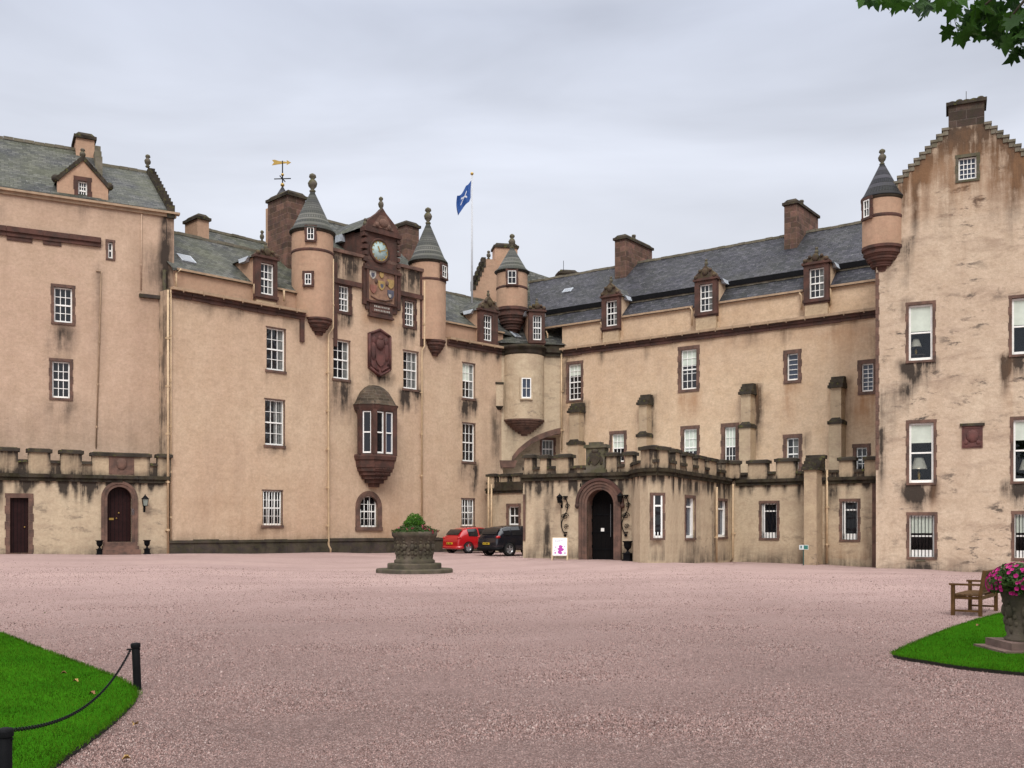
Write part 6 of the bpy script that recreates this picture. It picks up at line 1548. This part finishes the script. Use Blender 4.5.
# ------------------------------------------------------------------ iron urns by the doors
def iron_urn(mw, s, label):
    o = MB().box(-.17 * s, .17 * s, -.17 * s, .17 * s, -.1, .06 * s).box(-.13 * s, .13 * s, -.13 * s, .13 * s, .06 * s, .26 * s).box(-.16 * s, .16 * s, -.16 * s, .16 * s, .26 * s, .3 * s).build('iron_urn', 'black', None, mw); tag(o, label, 'urn', 'black iron urns by the doors')
    MB().lathe([(.10 * s, .3 * s), (.04 * s, .37 * s), (.05 * s, .42 * s), (.12 * s, .48 * s), (.15 * s, .58 * s), (.15 * s, .68 * s), (.20 * s, .73 * s), (.20 * s, .75 * s), (.15 * s, .75 * s), (.12 * s, .7 * s)], 20).build('bowl', 'black', o, mw); return o
for (px_, f_, v_, ls, s) in ((99.5, LL, -.45, 'small black iron urn left of the arched side door', .88), (147, LL, -.45, 'small black iron urn under the lantern right of the arched side door', .88), (627.7, PF, -.45, 'black iron urn standing right of the main entrance', 1.18)):
    u_ = f_.up(px_, v_); q = f_.P + f_.d * u_ + f_.n * v_; iron_urn(T(q.x, q.y, gz(q.x, q.y), f_.a), s, ls)
# ------------------------------------------------------------------ lanterns
M['lampglass'] = plain('greyish_lantern_glass', (.22, .25, .22), .2, var=.1)
def lantern(mw, s, label, scroll=False):
    t = empty('wall_lantern', mw); tag(t, label, 'lantern', 'wall lanterns by the doors')
    m = MB(); c = -.32 * s
    m.taper(0, c, -.02 * s, .0, .09 * s, .09 * s, .1 * s, .1 * s); 
    for i in (-1, 1):
        for j in (-1, 1): m.tube([(i * .09 * s, c + j * .09 * s, 0), (i * .14 * s, c + j * .14 * s, .34 * s)], .012 * s, 5)
    m.taper(0, c, .34 * s, .36 * s, .17 * s, .17 * s, .17 * s, .17 * s); m.taper(0, c, .36 * s, .5 * s, .15 * s, .15 * s, .04 * s, .04 * s); m.ball((0, c, .53 * s), .035 * s)
    m.build('lantern_frame', 'black', t, mw)
    MB().taper(0, c, .01, .335 * s, .08 * s, .08 * s, .125 * s, .125 * s).build('lantern_glass', 'lampglass' if not scroll else 'dark', t, mw)
    m = MB(); m.tube([(0, c, -.02), (0, c + .02, -.12 * s), (0, -.05, -.16 * s), (0, 0, -.2 * s)], .02 * s, 6); m.box(-.05 * s, .05 * s, -.02, .0, -.3 * s, .1 * s); m.build('bracket', 'black', t, mw)
    if scroll:
        m = MB(); z = -.25
        P = []
        for i in range(22):
            q = i / 21; P.append((.17 + .16 * math.sin(q * 2 * math.pi * 1.0), -.08, .3 - 1.75 * q))
        m.tube(P, .022, 6)
        for (cx, cz, r0) in ((.30, -.15, .12), (.22, -.62, .16), (.10, -.62, .1), (.24, -1.1, .12), (.2, .22, .1)):
            m.tube([(cx + r0 * (1 - k / 20) * math.cos(k * .6), -.08, cz + r0 * (1 - k / 20) * math.sin(k * .6)) for k in range(18)], .018, 5)
        m.ball((.2, -.08, -1.5), .07); m.box(.12, .28, -.1, 0, -1.38, -1.34); m.tube([(-.02, -.06, -.1), (-.02, -.06, -1.1)], .014, 5); m.box(.1, .3, -.1, 0, .28, .32)
        m.build('iron_scroll', 'black', t, mw)
u_, z_ = PF.pz(562, 503); lantern(PF.M(u_, z_, 0), .78, 'black iron lantern with a scrolled bracket left of the main entrance', True)
u_, z_ = PF.pz(622.3, 502); lantern(PF.M(u_, z_, 0), .78, 'black iron lantern with a scrolled bracket right of the main entrance', True)
u_, z_ = LL.pz(144.2, 506); lantern(LL.M(u_, z_, 0), .95, 'small glazed lantern on the wall right of the arched side door')

# ------------------------------------------------------------------ poster board and small sign
aY = 44.6; q = wpt(559.6, aY); z = gz(q.x, q.y); s_ = aY / F; mw = T(q.x, q.y, z, R(-8))
sb = empty('sign_board', mw); tag(sb, 'white poster board with a purple map shape left of the main entrance', 'sign')
lean = Matrix.Rotation(R(-12), 4, 'X'); hb = 1.05; W = .34
pine = plain('pale_pine_frame', (.55, .42, .26), .6)
m = MB()
for sg in (-1, 1): m.box(sg * W - .025, sg * W + .025, -.03, .0, 0, hb, T=lean); m.box(sg * W - .02, sg * W + .02, -.01, .02, 0, hb, T=Matrix.Translation((0, .45, 0)) @ Matrix.Rotation(R(13), 4, 'X'))
m.box(-W, W, -.03, 0, hb - .04, hb, T=lean).box(-W, W, -.03, 0, .2, .24, T=lean).build('frame', pine, sb, mw)
MB().box(-W + .02, W - .02, -.045, -.03, .22, hb - .03, T=lean).build('poster', plain('poster_white', (.8, .79, .82), .5, var=.03), sb, mw)
pur = plain('poster_purple', (.38, .03, .30), .5, var=.1)
m = MB(); blob = [(-.05, .30), (.06, .27), (.13, .33), (.06, .40), (.16, .44), (.2, .52), (.1, .56), (.14, .64), (.04, .70), (-.06, .66), (-.02, .58), (-.12, .52), (-.04, .46), (-.1, .38)]
a_ = [lean @ Vector((x, -.049, z_)) for x, z_ in blob]; b_ = [lean @ Vector((x, -.045, z_)) for x, z_ in blob]
m.face(a_)
for i in range(len(blob)): j = (i + 1) % len(blob); m.face([a_[i], b_[i], b_[j], a_[j]])
for (x, z_, r_) in ((-.2, .34, .035), (.24, .33, .03), (-.18, .6, .025), (.22, .62, .02), (-.22, .46, .02)): m.box(x - r_, x + r_, -.049, -.045, z_ - r_, z_ + r_, T=lean)
m.build('poster_map', pur, sb, mw)
m = MB()
for i, (a, b) in enumerate(((-.22, .12), (-.22, .02))):
    x = a
    while x < b: w_ = random.uniform(.03, .06); m.box(x, x + w_, -.049, -.045, .9 - .06 * i, .925 - .06 * i, T=lean); x += w_ + .02
m.build('poster_text', plain('poster_grey', (.35, .33, .38), .6, var=0), sb, mw)
sY = 47.2; q = wpt(803.5, sY); z = gz(q.x, q.y); mw = T(q.x, q.y, z, R(-25))
sp_ = MB().box(-.025, .025, -.025, .025, -.1, .95).build('direction_sign', plain('green_post', (.03, .07, .06), .5), None, mw); tag(sp_, 'tiny green and white sign on a post by the low range pier', 'sign')
MB().box(-.19, .23, -.05, -.026, .74, .96).build('sign_panel', plain('sign_white', (.6, .65, .65), .5, var=.05), sp_, mw)
MB().box(.02, .21, -.054, -.05, .76, .94).build('sign_green_half', plain('sign_green', (.03, .16, .13), .5), sp_, mw)
MB().prism([(-.15, .8), (-.05, .8), (-.08, .86), (-.05, .92), (-.15, .92), (-.12, .86)], -.054, -.05).build('sign_symbol', plain('sign_teal', (.03, .13, .12), .5), sp_, mw)

# ------------------------------------------------------------------ flag
fY = 66.; q = wpt(472, fY); zb_, zt_ = zat(292, fY) - 3, zat(174.5, fY); mw = T(q.x, q.y, zb_)
fp_ = MB().tube([(0, 0, 0), (0, 0, zt_ - zb_)], [.085, .05], 10).build('flagpole', plain('white_pole', (.45, .46, .48), .4, var=.05), None, mw); tag(fp_, 'white flagpole with a drooping blue flag above the roofs', 'flagpole')
MB().ball((0, 0, zt_ - zb_ + .05), .11).build('finial', 'gold', fp_, mw)
flag, N, L, p = newmat('blue_saltire_flag')
t = N.new("ShaderNodeAttribute"); t.attribute_name = 'white'; base = mixc(N, L, rng(N, L, t.outputs['Fac'], .45, .55), (.012, .065, .25), (.7, .7, .72)); L.new(base, p.inputs['Base Color']); p.inputs['Roughness'].default_value = .7
m = MB(); nu, nv = 26, 22; wt_ = []
top_ = zat(180, fY) - zb_
for j in range(nv + 1):
    for i in range(nu + 1):
        a, b = i / nu, j / nv          # a along the fly, b down the hoist
        x = -.04 - a * (.92 + .10 * math.sin(b * 3)) - .05 * math.sin(a * 9 + b * 2); y = .16 * math.sin(a * 11 + b * 1.5) * (.25 + a); zz = top_ - b * 1.15 - a * (1.15 + .1 * b) - .06 * math.sin(a * 10)
        m.v.append((x, y, zz)); d1, d2 = abs(a - b), abs(a - (1 - b)); wt_.append(1. if (min(d1, d2) < .04 and abs(a - .5) < .17) else 0.)
for j in range(nv):
    for i in range(nu): k = j * (nu + 1) + i; m.f.append([k, k + 1, k + nu + 2, k + nu + 1]); m.mi.append(0); m.sm.append(True)
m.attr = {'white': wt_}; m.build('flag', flag, fp_, mw)

# ------------------------------------------------------------------ cars
def car(label, mw, kind, paint):
    red = kind == 'hatch'
    if red: Lc, st = 4.0, [  # x from the tail, half width, belt z, top z, roof half width
        (0.0, .70, .62, .66, .55), (.05, .78, .74, .84, .60), (.16, .82, .90, 1.00, .62), (.32, .83, .93, 1.20, .60), (.55, .84, .94, 1.38, .58), (.9, .85, .93, 1.45, .58), (1.5, .855, .91, 1.49, .58), (2.1, .855, .89, 1.47, .57), (2.55, .85, .88, 1.33, .57), (3.0, .84, .87, 1.06, .60), (3.2, .83, .86, .95, .66), (3.6, .80, .78, .86, .62), (3.88, .72, .66, .72, .55), (4.0, .6, .5, .55, .5)]
    else: Lc, st = 4.45, [(0.0, .76, .70, .76, .62), (.06, .85, .88, .98, .68), (.16, .90, 1.02, 1.14, .70), (.30, .92, 1.06, 1.34, .68), (.5, .925, 1.07, 1.52, .66), (.85, .93, 1.07, 1.60, .65), (1.6, .93, 1.05, 1.65, .65), (2.3, .93, 1.02, 1.62, .65), (2.8, .92, 1.01, 1.48, .64), (3.2, .91, 1.0, 1.20, .68), (3.4, .90, .98, 1.08, .72), (3.95, .87, .90, .98, .70), (4.3, .78, .76, .82, .62), (4.45, .66, .58, .62, .55)]
    zb_ = .22 if red else .28
    c = empty('parked_car', mw); tag(c, label, 'car', 'cars parked in the inner corner')
    def sect(k, s):
        x, hw, zbelt, zt_, hr = s; return [(x, -y, z) for y, z in ((0, zb_), (hw * .86, zb_), (hw * .97, zb_ + .14), (hw, zb_ + (zbelt - zb_) * .55), (hw * .97, zbelt), ((hw * .97 + hr) / 2 + .02, zbelt + (zt_ - zbelt) * .55), (hr, zt_ - .03), (hr * .6, zt_ + .005), (0, zt_ + .015))]
    m = MB(); rows = []
    for i, s in enumerate(st):
        h = sect(i, s); full = h + [(x, -y, z) for x, y, z in h[-2:0:-1]]; rows.append([m.vert(p_) for p_ in full])
    n = len(rows[0])
    for a, b in zip(rows, rows[1:]):
        for k in range(n): k2 = (k + 1) % n; m.f.append([a[k], b[k], b[k2], a[k2]]); m.mi.append(0); m.sm.append(True)
    m.f.append(rows[0]); m.f.append(rows[-1][::-1]); m.mi += [0, 0]; m.sm += [True, True]
    o = m.build('body', paint, c, mw)
    md = o.modifiers.new('s', 'SUBSURF'); md.levels = 1; md.render_levels = 2
    def sp(x, k, f, side, off=.012):
        for a, b in zip(st, st[1:]):
            if a[0] <= x <= b[0]: t = (x - a[0]) / (b[0] - a[0]); s = tuple(a[i] + (b[i] - a[i]) * t for i in range(5)); break
        h = sect(0, s); p_ = Vector(h[k]).lerp(Vector(h[k + 1]), f); nrm = (Vector(h[k + 1]) - Vector(h[k])); nn = Vector((0, nrm.z, -nrm.y)).normalized(); nn = nn if nn.y <= 0 else -nn
        p_ += Vector((0, -abs(nn.y) * off, abs(nn.z) * off)); p_.y *= side; return p_
    gx = ((.75, 1.42), (1.52, 2.35)) if red else ((.52, .95), (1.03, 1.75), (1.83, 2.6))
    for sd_ in (1, -1):
        for (xa, xb) in gx:
            g = MB(); nn_ = 6
            for i in range(nn_):
                x0, x1 = xa + (xb - xa) * i / nn_, xa + (xb - xa) * (i + 1) / nn_
                for (k, f0, f1) in ((4, .12, 1.), (5, 0., .78)):
                    q = [sp(x0, k, f0, sd_), sp(x1, k, f0, sd_), sp(x1, k, f1, sd_), sp(x0, k, f1, sd_)]; g.face(q if sd_ > 0 else q[::-1])
            g.build('side_window', 'carglass', c, mw)
    # rear window lies on the tail slope
    def top(x):
        for a, b in zip(st, st[1:]):
            if a[0] <= x <= b[0]: t = (x - a[0]) / (b[0] - a[0]); return a[3] + (b[3] - a[3]) * t, a[4] + (b[4] - a[4]) * t
    g = MB(); xs_ = [.18, .28, .38, .5] if red else [.16, .25, .35, .45]
    for x0, x1 in zip(xs_, xs_[1:]):
        (z0, r0), (z1, r1) = top(x0), top(x1); g.face([(x0 - .03, r0 * .98, z0 + .02), (x0 - .03, -r0 * .98, z0 + .02), (x1 - .03, -r1 * .98, z1 + .02), (x1 - .03, r1 * .98, z1 + .02)])
    g.build('rear_window', 'carglass', c, mw)
    g = MB(); xs_ = [2.5, 2.75, 3.0] if red else [2.85, 3.05, 3.25]
    for x0, x1 in zip(xs_, xs_[1:]):
        (z0, r0), (z1, r1) = top(x0), top(x1); g.face([(x0, -r0, z0 + .015), (x1, -r1, z1 + .015), (x1, r1, z1 + .015), (x0, r0, z0 + .015)][::-1])
    g.build('windscreen', 'carglass', c, mw)
    hw = st[3][1]; zl = .86 if red else 1.0
    for sg in (-1, 1):
        MB().ball((.17, sg * (hw - .115), zl), .1, 12, 8, sz=(1.5, .95, .85)).build('tail_light', 'taillight', c, mw)
        MB().box(Lc - .35, Lc - .08, sg * (hw - .24), sg * (hw - .05), zl - .25, zl - .1).build('headlight', 'lead', c, mw)
        MB().box(2.62 if red else 2.95, 2.82 if red else 3.15, sg * (hw + .02), sg * (hw + .2), zl + .08, zl + .22).build('wing_mirror', paint, c, mw)
    zp = .56 if red else .66
    MB().box(-.04, .03, -.26, .26, zp - .055, zp + .055).build('number_plate', 'plate', c, mw)
    m = MB()
    for i in range(7):
        if i == 4: continue
        m.box(-.044, -.04, -.21 + i * .062, -.17 + i * .062, zp - .035, zp + .035)
    m.build('plate_lettering', 'black', c, mw)
    bm_ = 'black' if not red else paint
    MB().tube([(.36, -hw * .98, zb_ + .1), (.14, -hw * .95, zb_ + .1), (.02, -hw * .75, zb_ + .1), (-.01, -hw * .3, zb_ + .1), (-.01, hw * .3, zb_ + .1), (.02, hw * .75, zb_ + .1), (.14, hw * .95, zb_ + .1), (.36, hw * .98, zb_ + .1)], .10, 10).build('bumper', bm_, c, mw)
    MB().tube([(Lc - .3, -hw * .9, zb_ + .1), (Lc - .05, -hw * .6, zb_ + .1), (Lc, 0, zb_ + .1), (Lc - .05, hw * .6, zb_ + .1), (Lc - .3, hw * .9, zb_ + .1)], .10, 10).build('bumper', bm_, c, mw)
    rw = .31 if red else .35
    for x in (.72, 3.22) if red else (.86, 3.52):
        for sg in (-1, 1):
            wm = mw @ Matrix.Translation((x, sg * (hw - .10), rw)) @ Matrix.Rotation(R(90), 4, 'X')
            w_ = MB().lathe([(rw * .62, -.10), (rw * .95, -.11), (rw, -.07), (rw, .07), (rw * .95, .11), (rw * .62, .10)], 28, cap=False).build('wheel', 'tyre', c, wm)
            m = MB(); m.lathe([(rw * .64, -.095), (rw * .60, -.105), (rw * .1, -.09), (.01, -.1)] if False else [(.01, -.05), (rw * .55, -.04), (rw * .64, -.10)], 24, cap=False); m.lathe([(rw * .64, .10), (rw * .55, .04), (.01, .05)], 24, cap=False)
            for k in range(5):
                a = 2 * math.pi * k / 5
                for s3 in (-1, 1): m.box(-.03, .03, .03, rw * .62, s3 * .085, s3 * .105, T=Matrix.Rotation(a, 4, 'Z'))
            m.build('wheel_rim', 'alloy', w_, wm)
            am = mw @ Matrix.Translation((x, sg * (hw + .0), rw)) @ Matrix.Rotation(R(90), 4, 'X')
            MB().lathe([(rw * 1.01, -.02), (rw * 1.16, -.02), (rw * 1.16, .02), (rw * 1.01, .02)], 28, cap=False).build('wheel_arch', 'black', c, am)
    return c
M['carglass'] = plain('tinted_car_glass', (.01, .011, .013), .08, spec=.6, var=0); M['tyre'] = plain('tyre_rubber', (.015, .015, .015), .8); M['alloy'] = plain('alloy_wheel', (.45, .45, .46), .3, .6, var=.05)
M['taillight'] = plain('red_tail_light', (.35, .01, .01), .15, var=0); M['plate'] = plain('yellow_number_plate', (.62, .42, .03), .4, var=0)
rp_m = plain('red_car_paint', (.38, .008, .012), .22, spec=.6, var=0); rp_m.node_tree.nodes['Principled BSDF'].inputs['Coat Weight'].default_value = .6
bp_m = plain('black_car_paint', (.006, .007, .012), .2, spec=.6, var=0); bp_m.node_tree.nodes['Principled BSDF'].inputs['Coat Weight'].default_value = .6
hd = R(90 - 51)
for (pxc, Yc, kind, lab, pm_) in ((458.5, 56.0, 'hatch', 'red hatchback parked by the clock range, half hidden by the black car', rp_m), (497, 52.3, 'suv', 'black estate car with a yellow number plate, parked beside the porch', bp_m)):
    q = wpt(pxc, Yc); c_ = Vector((math.cos(hd), math.sin(hd))); half_ = .85 if kind == 'hatch' else .92
    # q is the near rear corner (right-hand side of the tail)
    side_ = Vector((-math.sin(hd), math.cos(hd))); o_ = q + side_ * half_
    car(lab, T(o_.x, o_.y, gz(q.x, q.y) + .01, hd), kind, pm_)

# ------------------------------------------------------------------ overhanging sycamore
def leaf_outline(s):
    P = [(0, -.08), (.30, -.12), (.24, .08), (.55, .12), (.50, .30), (.30, .34), (.42, .62), (.22, .60), (.14, .76), (0, 1.0)]
    return [(x * s, y * s) for x, y in P] + [(-x * s, y * s) for x, y in P[-2:0:-1]]
M['syc'] = leafmat('sycamore_leaf', (.014, .042, .008), (.045, .115, .014), .4, big=2)
M['bark'] = stone('sycamore_bark', (.10, .085, .065), (.06, .05, .04), damt=.6, moss=.3)
tx, ty = 10.5, 6.5
tree = empty('sycamore_tree', T(tx, ty, 0)); tag(tree, 'sycamore whose leafy branch tips hang into the top right corner', 'tree'); mwt = WM[tree.as_pointer()]
Mi = mwt.inverted()
tp = [(0, 0, -.3), (0.05, 0, 1), (.0, .05, 3), (-.1, .1, 5.2), (-.3, .1, 7), (-.2, .2, 9)]
MB().tube(tp, [.42, .33, .28, .25, .2, .12], 14).build('trunk', 'bark', tree, mwt)
lm_ = MB(); tips = []
def wp(px, py, Y): return Mi @ Vector(((px - 512) / F * Y, Y, EYE + (H0 - py) * Y / F))
br = []
targets = [(875, -22, 8.6), (905, -25, 8.4), (935, -15, 8.2), (960, -8, 8.0), (985, 5, 7.8), (1010, 18, 7.8), (1035, 25, 7.5), (1000, -40, 8.2), (1040, -40, 7.4)]
hub = wp(1100, -60, 7.6)
MB().tube([(-.2, .1, 5.6), tuple((Vector((-.2, .1, 5.6)) + hub) / 2 + Vector((0, 0, .4))), tuple(hub)], [.15, .10, .06], 10).build('branch', 'bark', tree, mwt)
m = MB()
for t_ in targets:
    e = wp(*t_); mid = hub.lerp(e, .5) + Vector((0, 0, .12)); m.tube([tuple(hub), tuple(mid), tuple(e)], [.045, .022, .008], 7)
for k in range(9):
    a = k * .7; e = Vector((2.6 * math.cos(a) + .5, 2.4 * math.sin(a) - .6, 8.2 + .5 * math.sin(k * 2))); m.tube([(-.2, .1, 5.5 + .3 * k), tuple((Vector((-.2, .1, 5.5 + .3 * k)) + e) / 2 + Vector((0, 0, .3))), tuple(e)], [.12, .07, .02], 8); br.append(e)
m.build('limbs', 'bark', tree, mwt)
rs = random.Random(11); m = MB(); tint = []
def put_leaf(m, c, s, down=.75):
    out = leaf_outline(s); ax = Vector((rs.gauss(0, .6), rs.gauss(0, .6), -down)).normalized(); nr = Vector((rs.gauss(0, .5), -1 + rs.gauss(0, .4), rs.gauss(.2, .5)))
    nr = (nr - ax * nr.dot(ax)).normalized(); sx_ = ax.cross(nr); t0 = rs.random(); n0 = len(m.v); cen = c + ax * s * .3 - nr * s * .04
    m.v.append(tuple(cen)); ids = []
    for x, y in out: q = c + ax * y + sx_ * x + nr * (abs(x) * .22 - .12 * (y / s) ** 2 * s + rs.uniform(-.01, .01)); m.v.append(tuple(q)); ids.append(len(m.v) - 1)
    for i in range(len(ids)): m.f.append([n0, ids[i], ids[(i + 1) % len(ids)]]); m.mi.append(0); m.sm.append(True)
    tint.extend([t0] * (len(m.v) - n0))
    m.tube([tuple(c + Vector((rs.uniform(-.04, .04), 0, .10))), tuple(c)], .0025, 4, cap=False); tint.extend([.3] * (len(m.v) - len(tint)))
# hanging tips as the photograph shows them: two sprays and the mass at the corner
for (px_, py_, n_, sx2, sy2, sz) in ((872, -4, 5, 10, 4, .15), (888, -2, 6, 10, 4, .17), (908, 0, 6, 9, 4, .17), (925, 2, 7, 8, 4, .17), (948, -4, 6, 7, 5, .16), (962, 6, 10, 10, 9, .17), (985, 4, 14, 12, 8, .17), (955, 30, 5, 8, 7, .16), (975, 26, 9, 10, 8, .17), (1005, 8, 16, 12, 9, .17), (1020, 22, 9, 8, 10, .17), (1003, 40, 5, 7, 6, .16), (1021, 45, 4, 5, 4, .17), (1040, 10, 22, 14, 20, .17), (1060, 20, 22, 20, 30, .17), (1090, 0, 40, 30, 40, .17)):
    for _ in range(n_): put_leaf(m, wp(px_ + rs.gauss(0, sx2 * .8), py_ + rs.gauss(0, sy2 * .8) + 1, 8.1 + rs.gauss(0, .25)), sz * rs.uniform(.62, 1.0))
for e in br:
    for _ in range(170):
        d_ = Vector((rs.gauss(0, 1), rs.gauss(0, 1), rs.gauss(0, .7))); c = e + d_ * .55
        w_ = mwt @ c; pxx = 512 + F * w_.x / max(w_.y, .5); pyy = H0 - F * (w_.z - EYE) / max(w_.y, .5)
        if w_.y > .5 and pxx < 1045 and pyy > -30: continue
        put_leaf(m, c, .18 * rs.uniform(.8, 1.2))
m.attr = {'tint': tint}; m.build('crown', 'syc', tree, mwt)

# ------------------------------------------------------------------ fallen leaves
lc = [plain('fallen_leaf_yellow', (.33, .20, .06), .7), plain('fallen_leaf_orange', (.22, .10, .04), .7), plain('fallen_leaf_green', (.12, .16, .03), .7)]
for i, (px_, py_, k, lab) in enumerate(((136, 725, 0, 'yellow fallen leaf on the gravel right of the near bollard'), (123, 760, 0, 'yellow fallen leaf on the gravel nearest the bottom edge'), (46, 614, 2, 'greenish fallen leaf alone on the gravel above the left lawn'), (66, 674, 1, 'orange fallen leaf high on the left lawn'), (77.5, 682, 0, 'pale curled fallen leaf in the middle of the left lawn'), (94, 694.5, 1, 'orange fallen leaf on the left lawn below the chain'), (977, 626, 1, 'orange fallen leaf on the right lawn'), (895, 655.5, 0, 'yellow fallen leaf at the tip of the right lawn'))):
    z = LZ + .035 if i in (3, 4, 5, 6) else .02
    x, y = px_ground(px_, py_, z); m = MB(); out = leaf_outline(.06); c0 = m.vert((0, .03, .012)); ids = [m.vert((a, b, .012 + .25 * abs(a) + .02 * math.sin(b * 60))) for a, b in out]
    for j in range(len(ids)): m.f.append([c0, ids[j], ids[(j + 1) % len(ids)]]); m.mi.append(0); m.sm.append(True)
    o = m.build('fallen_leaf', lc[k], None, T(x, y, z, rs.uniform(0, 6))); tag(o, lab, 'leaf', 'fallen leaves')
